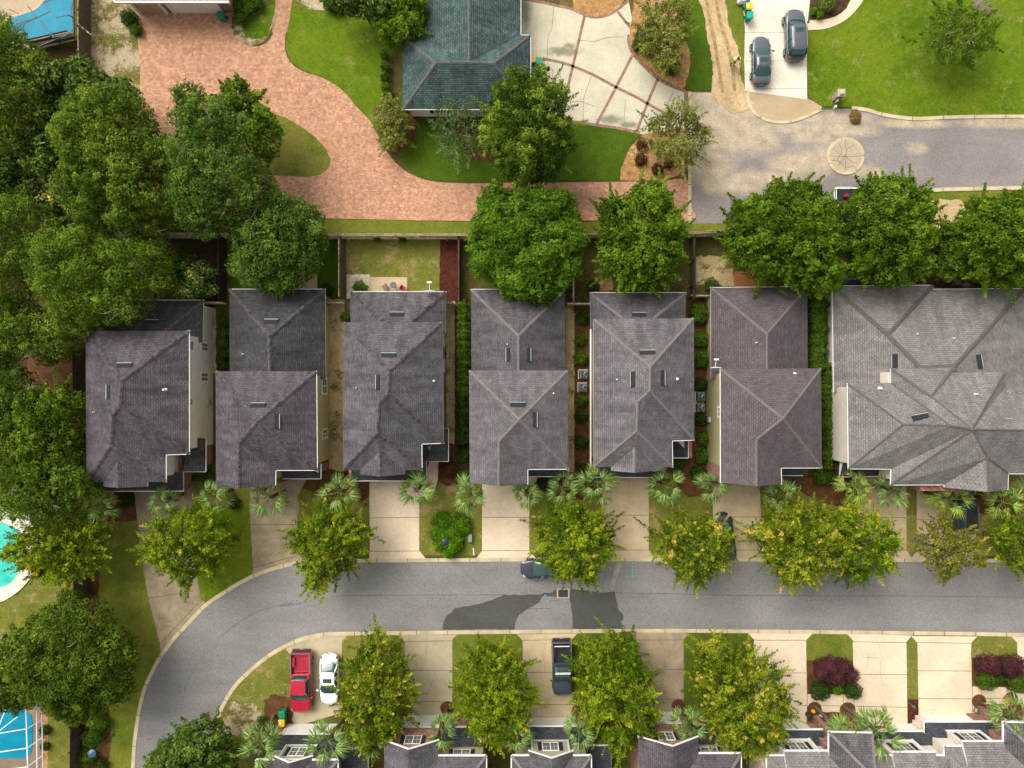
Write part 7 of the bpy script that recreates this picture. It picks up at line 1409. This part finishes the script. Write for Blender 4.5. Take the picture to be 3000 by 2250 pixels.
# ================================================================ people
def person():
    fx, fy = P(2, 318, 421).x, P(2, 318, 421).y; e = empty('person', (fx, fy, 0.06), R(-75)); e.scale = (1.15, 1.15, 1.03); tag(e, 'person in a yellow long-sleeved shirt and dark cap standing on the dirt track', 'person')
    skin = plain('skin', (0.42, 0.24, 0.16), 0.6); shirt = plain('yellow_shirt', (0.80, 0.72, 0.16), 0.85); trous = plain('grey_trousers', (0.22, 0.19, 0.16), 0.9); capm = plain('dark_cap', (0.03, 0.035, 0.06), 0.8); shoe = plain('brown_boots', (0.09, 0.055, 0.035), 0.7)
    def skinned(name, V, Eg, m, parent, root=0):
        me = bpy.data.meshes.new(name); me.from_pydata([v[:3] for v in V], Eg, []); o = link(name, me, m, parent); md = o.modifiers.new('s', 'SKIN'); md.use_smooth_shade = True
        for i, v in enumerate(V):
            r = v[3]; s = me.skin_vertices[0].data[i]; s.radius = (r, v[4] if len(v) > 4 else r); s.use_root = (i == root)
        sb = o.modifiers.new('b', 'SUBSURF'); sb.levels = 1; sb.render_levels = 1; return o
    # x forward, y left, slightly stooped, left arm reaching forward
    V = [(0, 0, .95, .15), (.02, 0, 1.12, .14), (.07, 0, 1.30, .16), (.10, 0, 1.45, .12), (.13, 0, 1.53, .055), (.17, 0, 1.60, .075), (.18, 0, 1.70, .10), (.17, 0, 1.78, .075),
         (.10, .19, 1.42, .07), (.22, .30, 1.20, .048), (.42, .26, 1.10, .036), (.50, .24, 1.08, .03), (.10, -.19, 1.42, .07), (.06, -.30, 1.16, .048), (.22, -.30, .98, .036), (.29, -.29, .94, .03),
         (0, .11, .86, .10), (.04, .13, .48, .065), (0, .13, .10, .045), (.12, .14, .05, .04), (0, -.11, .86, .10), (-.02, -.13, .48, .065), (-.08, -.13, .10, .045), (.05, -.14, .05, .04)]
    Eg = [(0, 1), (1, 2), (2, 3), (3, 4), (4, 5), (5, 6), (6, 7), (3, 8), (8, 9), (9, 10), (10, 11), (3, 12), (12, 13), (13, 14), (14, 15), (0, 16), (16, 17), (17, 18), (18, 19), (0, 20), (20, 21), (21, 22), (22, 23)]
    body = skinned('body', V, Eg, skin, e)
    for sy, wr in ((1, Vector((.50, .24, 1.08))), (-1, Vector((.29, -.29, .94)))):
        HV = [(*wr, .028), (*(wr + Vector((.06, 0, -.01))), .034), (*(wr + Vector((.10, 0, -.015))), .032)]; HE = [(0, 1), (1, 2)]
        for j, (dy, L) in enumerate([(-.032, .062), (-.011, .075), (.011, .070), (.032, .052)]):
            b = len(HV); p0 = wr + Vector((.11, dy, -.015)); HV += [(*p0, .010), (*(p0 + Vector((L*.55, dy*.15, -.008))), .009), (*(p0 + Vector((L*.95, dy*.1, -.03))), .008)]; HE += [(2, b), (b, b+1), (b+1, b+2)]
        b = len(HV); p0 = wr + Vector((.04, -sy*.035, -.01)); HV += [(*p0, .012), (*(p0 + Vector((.035, -sy*.03, -.01))), .010), (*(p0 + Vector((.065, -sy*.035, -.02))), .009)]; HE += [(1, b), (b, b+1), (b+1, b+2)]
        skinned('hand', HV, HE, skin, body)
    f = MB(); f.lathe((.285, 0, 1.665), [(.018, -.025), (.022, 0), (.010, .03)], 8); f.lathe((.18, .10, 1.68), [(.012, -.03), (.02, 0), (.012, .03)], 6); f.lathe((.18, -.10, 1.68), [(.012, -.03), (.02, 0), (.012, .03)], 6)
    f.box((.272, 0, 1.625), (.02, .05, .012)); f.box((.268, .035, 1.70), (.02, .028, .014)); f.box((.268, -.035, 1.70), (.02, .028, .014)); f.build('face', skin, body)
    skinned('shirt', [(0, 0, .90, .19), (.02, 0, 1.12, .19), (.06, 0, 1.30, .21), (.08, 0, 1.45, .17), (.12, 0, 1.51, .085), (.10, .21, 1.42, .115), (.22, .31, 1.20, .085), (.42, .26, 1.10, .06), (.10, -.21, 1.42, .115), (.06, -.31, 1.16, .085), (.22, -.30, .98, .06)],
            [(0, 1), (1, 2), (2, 3), (3, 4), (3, 5), (5, 6), (6, 7), (3, 8), (8, 9), (9, 10)], shirt, e)
    skinned('trousers', [(0, 0, .95, .165), (0, .11, .84, .12), (.04, .13, .48, .085), (0, .13, .12, .07), (0, -.11, .84, .12), (-.02, -.13, .48, .085), (-.08, -.13, .12, .07)], [(0, 1), (1, 2), (2, 3), (0, 4), (4, 5), (5, 6)], trous, e)
    c_ = MB(); c_.lathe((.175, 0, 1.72), [(.115, 0), (.115, .04), (.09, .10), (.03, .125)], 14); c_.box((.31, 0, 1.725), (.14, .15, .015)); c_.build('cap', capm, e)
    for x, y in ((.05, .135), (-.03, -.135)): s_ = MB(); s_.box((x, y, .05), (.29, .10, .10), taper=.8); s_.build('shoe', shoe, e, bevel=.02)
person()

# ================================================================ small things
def bin_(k, x, y, rz, body, lid, label, name='wheelie_bin'):
    c = P(k, x, y, 1.0); e = empty(name, (c.x, c.y, 0.05), R(rz)); tag(e, label, 'bin', 'wheeled rubbish bins'); bm = plain(body[0], body[1], .5); lm_ = plain(lid[0], lid[1], .45)
    b = MB(); q0 = [(-.22, -.24), (.22, -.24), (.22, .24), (-.22, .24)]; q1 = [(-.29, -.30), (.29, -.30), (.29, .32), (-.29, .32)]
    v0 = [Vector((a, c_, .12)) for a, c_ in q0]; v1 = [Vector((a, c_, 1.0)) for a, c_ in q1]; b.poly(v0[::-1]); b.poly(v1)
    for i in range(4): b.poly([v0[i], v0[(i+1) % 4], v1[(i+1) % 4], v1[i]])
    b.build('body', bm, e, bevel=.03); l = MB(); l.box((0, 0, 1.04), (.64, .68, .07), taper=.86); l.box((0, -.35, 1.02), (.46, .06, .05)); l.build('lid', lm_, e, bevel=.03)
    hnd = MB(); hnd.tube([(-.22, .38, .98), (.22, .38, .98)], .018, 6); hnd.box((-.2, .35, .98), (.03, .08, .03)); hnd.box((.2, .35, .98), (.03, .08, .03)); hnd.build('handle', TRIMB, e)
    for sx in (-1, 1): w_ = MB(); w_.tube([(sx*.23, .27, .12), (sx*.29, .27, .12)], .12, 12); w_.build('wheel', TYRE, e)
    if lid[0].startswith('yellow'): s = MB(); s.box((-.12, 0, 1.079), (.14, .26, .004)); s.build('sticker', plain('paper_sticker', (.8, .8, .8), .8), e)
GRN = ('green_bin', (.0, .20, .085)); YEL = ('yellow_lid', (.85, .42, .01)); TEA = ('teal_bin', (.0, .30, .22))
bin_(6, 1827, 1312, 2, GRN, GRN, 'green wheeled bin left of the red pickup'); bin_(6, 1826, 1366, 2, GRN, YEL, 'yellow-lidded bin left of the leftmost white garage door')
bin_(1, 1237, 388, 95, GRN, YEL, 'yellow-lidded bin against the teal-roofed house'); bin_(1, 1281, 398, 5, TEA, TEA, 'turquoise bin on the concrete court')
bin_(2, 435, 98, 3, GRN, TEA, 'green bin at the top driveway edge'); bin_(2, 432, 40, 3, GRN, YEL, 'yellow-lidded bin on the top driveway edge, with white and blue bags'); bin_(0, 1430, 100, 0, GRN, ('green_lid', (.0, .16, .07)), 'green bin on the brick driveway by the white garage')
bin_('b', 1905, 1000, 4, TEA, TEA, 'turquoise bin in the gap between two bottom-row houses')
bg_ = MB()
for i in range(9): bg_.lathe((P(2, 385, 15).x + random.uniform(-.35, .4), P(2, 385, 15).y + random.uniform(-.2, .3), .05), [(.1, 0), (.24, .15), (.22, .4), (.08, .6), (.05, .68)], 10)
tag(bg_.build('rubbish_bags', plain('white_bag', (.75, .78, .8), .5), smooth=True), 'white and blue rubbish bags heaped at the top driveway edge', 'rubbish bags')
bb = MB(); bb.lathe(P(2, 405, 30) , [(.12, 0.6), (.22, .75), (.2, .95), (.06, 1.1)], 9); tag(bb.build('rubbish_bag', plain('blue_bag', (.0, .35, .6), .4), smooth=True), 'small blue bag leaning on the yellow-lidded bin at the top', 'rubbish bag')
def ac(k, x, y, lb):
    c = P(k, x, y, .8); e = empty('air_conditioner', (c.x, c.y, 0)); tag(e, lb, 'air conditioner', 'air conditioning units beside the fifth house'); m_ = plain('ac_blue_grey', (.10, .16, .18), .5)
    b = MB(); b.box((0, 0, .05), (.95, .95, .1)); b.build('pad', M['conc_light'], e); b = MB(); b.box((0, 0, .46), (.74, .74, .72)); b.build('casing', m_, e, bevel=.07)
    b = MB()
    for i in range(9): b.box((0, 0, .18+i*.068), (.755, .755, .02))
    b.build('louvre', TRIMB, e); t = MB(); t.lathe((0, 0, .815), [(.30, 0), (.31, .02), (.27, .025)], 22); fan = t.build('fan_opening', TRIMB, e)
    f = MB()
    for i in range(3): a = i*2.094+.5; q = [Vector((math.cos(a+d)*r_, math.sin(a+d)*r_, .85+z_)) for d, r_, z_ in ((0, .06, 0), (.15, .25, .03), (.85, .24, -.0), (.9, .06, -.0))]; f.poly(q); f.poly([v - Vector((0, 0, .01)) for v in q[::-1]])
    f.tube([(0, 0, .82), (0, 0, .87)], .07, 12); f.build('fan_blades', CHR, e); g_ = MB()
    for i in range(4): r_ = .07+.065*i; g_.tube([(math.cos(a*.2618)*r_, math.sin(a*.2618)*r_, .885) for a in range(25)], .006, 4, cap=False)
    for i in range(8): a = i*.785; g_.tube([(math.cos(a)*.05, math.sin(a)*.05, .885), (math.cos(a)*.30, math.sin(a)*.30, .875)], .006, 4)
    g_.build('fan_grille', m_, e)
ac(4, 1570, 765, 'upper air conditioning unit in the mulch strip'); ac(4, 1566, 850, 'lower air conditioning unit on a wide cream pad'); ac(5, 122, 912, 'upper air conditioning unit hidden in shrubs left of the mauve roof'); ac(5, 120, 982, 'lower air conditioning unit hidden in shrubs left of the mauve roof')
def dish(k, x, y, z, lb, az):
    c = P(k, x, y, z); e = empty('satellite_dish', c, R(az)); e.scale = (1.45, 1.45, 1.45); tag(e, lb, 'satellite dish', 'white satellite dishes'); wm = plain('dish_white', (.72, .74, .74), .4)
    d = MB(); n = 20; rg = []
    for r_, off in ((.0, .10), (.15, .085), (.28, .04), (.36, -.02)): rg.append(len(d.v)); d.v += [(off*0.6 + .1, r_*1.15*math.cos(6.2832*i/n), .35 + r_*math.sin(6.2832*i/n)*.5 - off) for i in range(n)]
    for a, b in zip(rg, rg[1:]):
        for i in range(n): d.f.append([a+i, a+(i+1) % n, b+(i+1) % n, b+i]); d.mi.append(0)
    d.build('reflector', wm, e, smooth=True); b = MB(); b.tube([(0, 0, -.1), (0, 0, .2), (.08, 0, .3)], .03, 7); b.build('mast', M['ventlip'], e); b = MB(); b.tube([(.08, 0, .2), (.6, 0, .42)], .018, 6); b.box((.62, 0, .45), (.10, .30, .08)); b.build('feed_arm', wm, e)
dish(4, 575, 240, 3.2, 'white satellite dish on the rear gutter of the third house', 90); dish(5, 205, 735, 3.6, 'white satellite dish at the left edge of the mauve roof', 90)
# brick mailbox and garden lamps
c = P(2, 985, 640); e = empty('mailbox_pillar', (c.x, c.y, .06)); tag(e, 'weathered brick mailbox pillar at the lawn edge of the street end', 'mailbox'); mbk = plain('weathered_stone', (.34, .27, .19), .9, .1, var=.5, scale=8)
b = MB(); b.box((0, 0, .65), (.62, .62, 1.3)); b.build('pillar', mbk, e, bevel=.02); b = MB(); b.prism([(-.36, -.36), (.36, -.36), (.36, .36), (-.36, .36)], 1.3, 1.38); b.box((0, 0, 1.5), (.5, .6, .24), taper=.75); b.build('cap', plain('stone_cap', (.42, .37, .29), .9, .1, var=.4, scale=8), e)
b = MB(); b.box((0, -.32, 1.0), (.24, .04, .2)); b.build('letter_slot', TRIMB, e)
def post(k, x, y, h_, lb): c = P(k, x, y); b = MB(); b.tube([(c.x, c.y, 0), (c.x, c.y, h_)], .05, 8); b.lathe((c.x, c.y, h_), [(.06, 0), (.13, .03), (.11, .16), (.02, .2)], 10); tag(b.build('marker_post', plain('post_white', (.85, .87, .9), .5)), lb, 'post', 'short white posts by the mailbox')
post(2, 985, 667, .5, 'short white post just below the mailbox'); post(2, 974, 706, .5, 'short white post on the dusty kerb below the mailbox')
def lamp(k, bx, by, h_, r_, lb, col=(.03, .035, .05)):
    c = P(k, bx, by); e = empty('lamp_post', (c.x, c.y, 0)); tag(e, lb, 'lamp post', 'garden lamp posts'); lm_ = plain('lamp_metal', (.09, .09, .09), .5); hm = plain('lamp_shade_%d' % int(col[2]*100), col, .4)
    b = MB(); b.lathe((0, 0, 0), [(.12, 0), (.10, .3), (.05, .4), (.045, h_-.2)], 10); b.build('pole', lm_, e); b = MB(); b.lathe((0, 0, h_-.25), [(.10, 0), (.16, .22), (.14, .3)], 12); b.build('lantern', plain('lamp_glass', (.5, .5, .45), .2), e); b = MB(); b.lathe((0, 0, h_), [(r_, 0), (r_*.98, .05), (r_*.5, .18), (.06, .28), (.05, .36)], 20); b.build('lamp_shade', hm, e)
lamp(7, 690, 150, 3.0, .36, 'black round garden lamp in the middle of the lime shrub'); lamp(6, 735, 1442, 3.4, .38, 'dark blue-topped lamp post between two yellow-green shrubs', (.05, .12, .22))
# road drain, manhole, utility covers
c = P(7, 1437, 527); e = empty('storm_drain', (c.x, c.y, .02)); tag(e, 'cast grate storm drain set in the road beside the wet patches', 'drain'); b = MB(); b.prism([(-.62, -.45), (.62, -.45), (.62, .45), (-.62, .45)], 0, .022); b.build('drain_frame', M['conc_grey'], e); b = MB(); b.prism([(-.48, -.36), (.48, -.36), (.48, .36), (-.48, .36)], .01, .026); b.build('drain_pit_shade', TRIMB, e); b = MB()  # no hole below: flat black plate paints the shade of the pit
for i in range(8): b.box((-.42+i*.12, 0, .034), (.035, .70, .015))
for j in range(4): b.box((0, -.27+j*.18, .036), (.92, .025, .012))
b.build('grate', plain('cast_iron', (.07, .055, .05), .7), e)
c = P(6, 1362, 677); b = MB(); b.lathe((c.x, c.y, .018), [(.33, 0), (.33, .008), (.27, .008), (.27, .004), (.05, .004)], 28); tag(b.build('manhole_cover', plain('manhole', (.125, .118, .118), .8)), 'round manhole cover in the grey road bend', 'manhole cover')
def cover(k, x, y, wd, dp, col, lb, name='utility_box', h_=.12, rz=0): c = P(k, x, y); b = MB(); b.box((c.x, c.y, h_/2+.05), (wd, dp, h_), rz=R(rz), taper=.92); tag(b.build(name, plain('cover_%d_%d' % (int(x), int(y)), col, .6), bevel=.02), lb, 'utility box')
cover(7, 836, 162, .42, .85, (.17, .22, .18), 'grey-green utility box right of the lime shrub', h_=.5); cover(7, 788, 175, .2, .5, (.35, .12, .08), 'narrow reddish box beside the grey-green utility box', h_=.2)
cover(8, 1484, 182, .26, .32, (.12, .13, .16), 'small grey meter lid in the grass strip'); cover(6, 1840, 1166, .35, .25, (.12, .16, .22), 'small blue-grey meter lid left of the red pickup', rz=30); cover(2, 2180-2212+2000-135+0, 360, .7, .55, (.42, .17, .04), 'orange-brown box in the curved straw bed', h_=.5) if False else cover(1, 2182, 347, .75, .62, (.42, .17, .05), 'orange-brown box in the curved straw bed', h_=.6)
cover(4, 160, 1612, .25, .3, (.03, .035, .04), 'small dark lid by the third driveway'); cover(0, 885, 115, .3, .35, (.5, .52, .5), 'small grey box beside the white garage', h_=.4)
# bicycle lying by the kerb
c = P(7, 1850, 776); e = empty('bicycle', (c.x, c.y, .10), R(3)); tag(e, 'dark bicycle lying on the kerb under the right street tree', 'bicycle'); bk = plain('bike_black', (.02, .02, .022), .4)
for sx in (-1, 1): w_ = MB(); rn = [(sx*.52 + math.cos(a*.2618)*.33, math.sin(a*.2618)*.17, .12+math.sin(a*.2618)*.26) for a in range(25)]; w_.tube(rn, .03, 6, cap=False); wh = w_.build('wheel', TYRE, e); w_ = MB(); [w_.tube([(sx*.52, 0, .12), rn[i]], .006, 4) for i in range(0, 24, 3)]; w_.build('spokes', CHR, wh)
b = MB(); fr = [(-.52, 0, .12), (-.12, -.02, .10), (-.22, .16, .36), (.30, .16, .38), (.52, 0, .12)]
for a, d_ in ((0, 1), (0, 2), (1, 2), (1, 3), (2, 3), (3, 4)): b.tube([fr[a], fr[d_]], .022, 6)
b.build('frame', bk, e); b = MB(); b.box((-.25, .2, .42), (.24, .1, .05)); b.build('saddle', bk, e, bevel=.02); b = MB(); b.tube([(.32, .02, .5), (.34, .2, .46), (.34, .36, .34)], .015, 6); b.build('handlebar', bk, e)
# patio furniture
c = P(4, 345, 195); e = empty('patio_table', (c.x, c.y, .06)); tag(e, 'round grey patio table on the small concrete patio', 'table'); tm = plain('table_grey', (.12, .11, .10), .6); b = MB(); b.lathe((0, 0, .7), [(.30, 0), (.31, .03), (.28, .04)], 20); b.build('tabletop', tm, e); b = MB(); b.lathe((0, 0, 0), [(.2, 0), (.06, .08), (.05, .7)], 10); b.build('base', tm, e)
def chair(k, x, y, rz, col, lb): c = P(k, x, y); e = empty('patio_chair', (c.x, c.y, .06), R(rz)); tag(e, lb, 'chair', 'patio chairs'); m_ = plain('chair_%d' % int(col[0]*100), col, .6); b = MB(); b.box((0, 0, .42), (.46, .46, .05)); b.build('seat', m_, e, bevel=.02); b = MB(); b.box((0, .23, .68), (.46, .05, .5)); b.build('backrest', m_, e, bevel=.02); [(lambda q: q.build('leg', TRIMB, e))((lambda q: (q.tube([(a, d, 0), (a, d, .42)], .02, 6), q)[1])(MB())) for a in (-.2, .2) for d in (-.2, .2)]
chair(4, 405, 214, 60, (.5, .04, .08), 'red patio chair right of the round patio table'); chair(4, 288, 205, -60, (.2, .14, .09), 'brown patio chair left of the round patio table')
c = P(5, 1075, 140, 2.3); e = empty('patio_umbrella', (c.x, c.y, 0)); tag(e, 'dark blue patio umbrella under the fence trees', 'umbrella'); b = MB(); n = 8; ap = Vector((0, 0, 2.6)); rg = [Vector((1.1*math.cos(i*.7854), 1.1*math.sin(i*.7854), 2.1)) for i in range(n)]
for i in range(n): b.poly([ap, rg[i], (rg[i]+rg[(i+1) % n])*.5 + Vector((0, 0, .03)), rg[(i+1) % n]])
b.build('canopy', plain('navy_canvas', (.03, .03, .13), .8), e); b = MB(); b.tube([(0, 0, 0), (0, 0, 2.6)], .03, 8); b.build('pole', M['ventlip'], e)
b = MB()
for i in range(7): b.box((P(5, 1700+i*60, 160).x, P(5, 0, 160 + (i % 3)*18).y, .3), (.55, .5, .5), rz=random.random())
tag(b.build('patio_furniture', plain('wood_furniture', (.09, .06, .045), .8), bevel=.03), 'dark outdoor furniture behind the wide house', 'furniture')
wl = MB(); c = P('f', 1600, 585, .4); wl.tube([(c.x + math.cos(a*.5)*.25, c.y + math.sin(a*.5)*.25, .25+(a % 4)*.05) for a in range(38)], .035, 6); tag(wl.build('garden_hose', plain('hose_green', (.01, .12, .06), .5)), 'coiled green hose by the rightmost garage door', 'hose')
c = P('e', 755, 650, .5); b = MB(); b.lathe((c.x, c.y, 0), [(.2, 0), (.27, .3), (.24, .75), (.12, .8)], 14); b.tube([(c.x-.1, c.y+.1, .8), (c.x+.3, c.y+.2, .95)], .03, 6); tag(b.build('grill', TRIMB), 'small black covered grill beside the duplex garage', 'grill')
c = P('f', 790, 540, 1.2); b = MB(); b.tube([(c.x, c.y, 0), (c.x, c.y, .9)], .04, 7); b.lathe((c.x, c.y, .9), [(.06, 0), (.14, .1), (.14, .3), (.05, .42)], 8); tag(b.build('path_lamp', plain('verdigris', (.05, .11, .10), .5)), 'small dark lantern in the red mulch between the duplex garages', 'lamp')
for k, x, y, lb in [('e', 805, 590, 'orange pumpkin-like pot beside the duplex entry')]: c = P(k, x, y, .2); b = MB(); b.lathe((c.x, c.y, .05), [(.1, 0), (.2, .12), (.17, .3), (.04, .34)], 12); tag(b.build('flower_pot', plain('orange_pot', (.75, .32, .02), .5)), lb, 'pot')
b = MB(); c = P(7, 858, 255); b.box((c.x, c.y, .09), (.10, .7, .1), rz=.1); tag(b.build('edging_stone', plain('white_stone', (.75, .75, .7), .7)), 'white edging stone on the lawn corner under the lime shrub', 'stone')
# ---------------------------------------------------------------- fences
GF = 'wooden garden fences'
def fence(pts, h_, label, m='wood', step=2.4, rails='in', picket=.14):
    """board fence along ground points with posts and rails"""
    e = empty('wooden_fence', (0, 0, 0)); tag(e, label, 'fence', GF); bd = MB(); rl = MB(); rr = random.Random(int(abs(pts[0].x*13)))
    for a, b in zip(pts, pts[1:]):
        d = (b-a); L = Vector(d[:2]).length; d = Vector((d.x, d.y, 0)).normalized(); nn = Vector((-d.y, d.x, 0)); n = int(L/picket)
        for i in range(n): q = a + d*(i+.5)*picket; hh = h_ + rr.uniform(-.03, .02); bd.box((q.x, q.y, hh/2), (picket-.015, .022, hh), rz=math.atan2(d.y, d.x) + rr.gauss(0, .02))
        for z in (.35, h_*.55, h_-.2): rl.bar(Vector((a.x, a.y, z)) - nn*.085, Vector((b.x, b.y, z)) - nn*.085, .13, .09)
        for i in range(int(L/step)+1): q = a + d*min(L, i*step) - nn*.09; p_ = MB(); p_.box((q.x-nn.x*.04, q.y-nn.y*.04, h_*.5), (.12, .12, h_*1.02)); p_.build('post', M['wood_pale' if m == 'wood_pale' else m], e)
    bd.build('boards', M[m], e); rl.build('rails', M['wood_pale' if m != 'wood_dark' else m], e)
def G(k, *pts): return [P(k, x, y) for x, y in pts]
fence(G('o', (368, 513), (700, 515), (1012, 515)), 2.2, 'long pale wooden fence below the brick driveway, left of the round maple', 'wood_pale'); fence(G('o', (1200, 513), (1488, 511), (1568, 507)), 2.2, 'wooden fence stretch between the maple and the street end', 'wood_pale')
fence(G('o', (1568, 506), (2240, 502)), 1.8, 'back fence under the trees right of the street end'); fence(G('o', (743, 518), (743, 645)), 1.8, 'grey side fence left of the sunny back garden')
fence(G('o', (489, 515), (489, 650)), 1.8, 'side fence between the two leftmost back gardens', 'wood_dark'); fence(G('o', (995, 520), (995, 655)), 1.8, 'side fence right of the red mulch strip', 'wood_dark'); fence(G('o', (1492, 515), (1492, 650)), 1.8, 'side fence below the street end corner', 'wood_dark'); fence(G('o', (1238, 600), (1238, 655)), 1.8, 'short side fence right of the maple')
for a, lb in [(((947, 655), (984, 655)), 'short gate fence between the third and fourth houses'), (((1222, 657), (1278, 657)), 'short gate fence between the fourth and fifth houses'), (((440, 655), (492, 655)), 'short gate fence between the two leftmost houses'), (((1485, 640), (1535, 640)), 'short gate fence between the fifth and sixth houses'), (((712, 655), (745, 655)), 'short gate fence between the second and third houses')]: fence(G('o', *a), 1.5, lb)
fence(G(0, (592, -30), (590, 230), (592, 440)), 2.0, 'tall brown fence beside the top left pool', 'wood'); fence(G(0, (250, 320), (515, 260)), 1.9, 'brown fence along the lower side of the top left pool', 'wood')
fence(G(6, (566, 405), (566, 560)), 2.1, 'weathered fence stretch above the big left tree', 'wood_dark'); fence(G(6, (545, 1330), (540, 1720)), 2.1, 'weathered fence stretch by the yellow-green shrubs', 'wood_dark'); fence(G(3, (555, 600), (555, 900)), 2.0, 'dark fence against the left side of the leftmost house', 'wood_dark')
# ---------------------------------------------------------------- screen cages over the pools
def cage(label, bars, m, h_): e = empty('pool_enclosure', (0, 0, 0)); tag(e, label, 'pool enclosure'); [(lambda q: q.build('beam', m, e))((lambda q: (q.bar(a, b, w_, .06), q)[1])(MB())) for a, b, w_ in bars]
wf = plain('white_frame', (.62, .62, .60), .5); bf = plain('bronze_frame', (.02, .04, .055), .5)
def B(k, p, q, z0, z1=None, w_=.08): z1 = z0 if z1 is None else z1; return (P(k, p[0], p[1], z0), P(k, q[0], q[1], z1), w_)
cage('white-framed pool screen cage at the bottom left', [B(6, (272, 1300), (278, 1720), 2.4), B(6, (238, 1285), (240, 1720), 2.9), B(6, (168, 1275), (182, 1720), 3.2, w_=.10), B(6, (-40, 1560), (175, 1530), 3.2), B(6, (175, 1530), (272, 1462), 3.2, 2.4), B(6, (-40, 1440), (172, 1405), 3.2), B(6, (172, 1405), (272, 1345), 3.2, 2.4), B(6, (40, 1272), (-20, 1420), 3.2), B(6, (115, 1325), (-20, 1430), 3.2), B(6, (-20, 1225), (270, 1240), 2.6),
     B(6, (180, 1650), (272, 1580), 3.2, 2.4), B(6, (-20, 1680), (180, 1650), 3.2), B(6, (60, 1270), (230, 1240), 3.0, 2.6), (P(6, 272, 1300, 2.4), P(6, 275, 1300, 0), .08), (P(6, 274, 1462, 2.4), P(6, 276, 1462, 0), .08), (P(6, 276, 1580, 2.4), P(6, 278, 1580, 0), .08)], wf, 3)
cage('dark-framed pool screen cage at the top left', [B(0, (18, 190), (240, 110), 2.8), B(0, (70, 250), (160, 160), 2.8), B(0, (180, 40), (350, 245), 2.8), B(0, (130, 165), (320, 75), 2.8), B(0, (275, 10), (365, 112), 2.8), B(0, (285, 15), (400, -25), 2.8), B(0, (365, 115), (440, 95), 2.8), B(0, (440, 95), (475, 115), 2.8, 2.3), B(0, (340, 245), (470, 210), 2.5), B(0, (240, 303), (470, 212), 2.3), B(0, (-20, 120), (40, 95), 2.8), B(0, (60, 60), (120, 90), 2.8), B(0, (473, -30), (476, 215), 2.3), (P(0, 473, 214, 2.3), P(0, 475, 214, 0.1), .08), (P(0, 240, 303, 2.3), P(0, 242, 300, .1), .08)], bf, 3)
# litter bits: pavers round things
for o in list(bpy.data.objects):
    if o.type == 'MESH' and o.parent is None and 'kind' not in o and 'category' not in o: print('UNTAGGED', o.name)
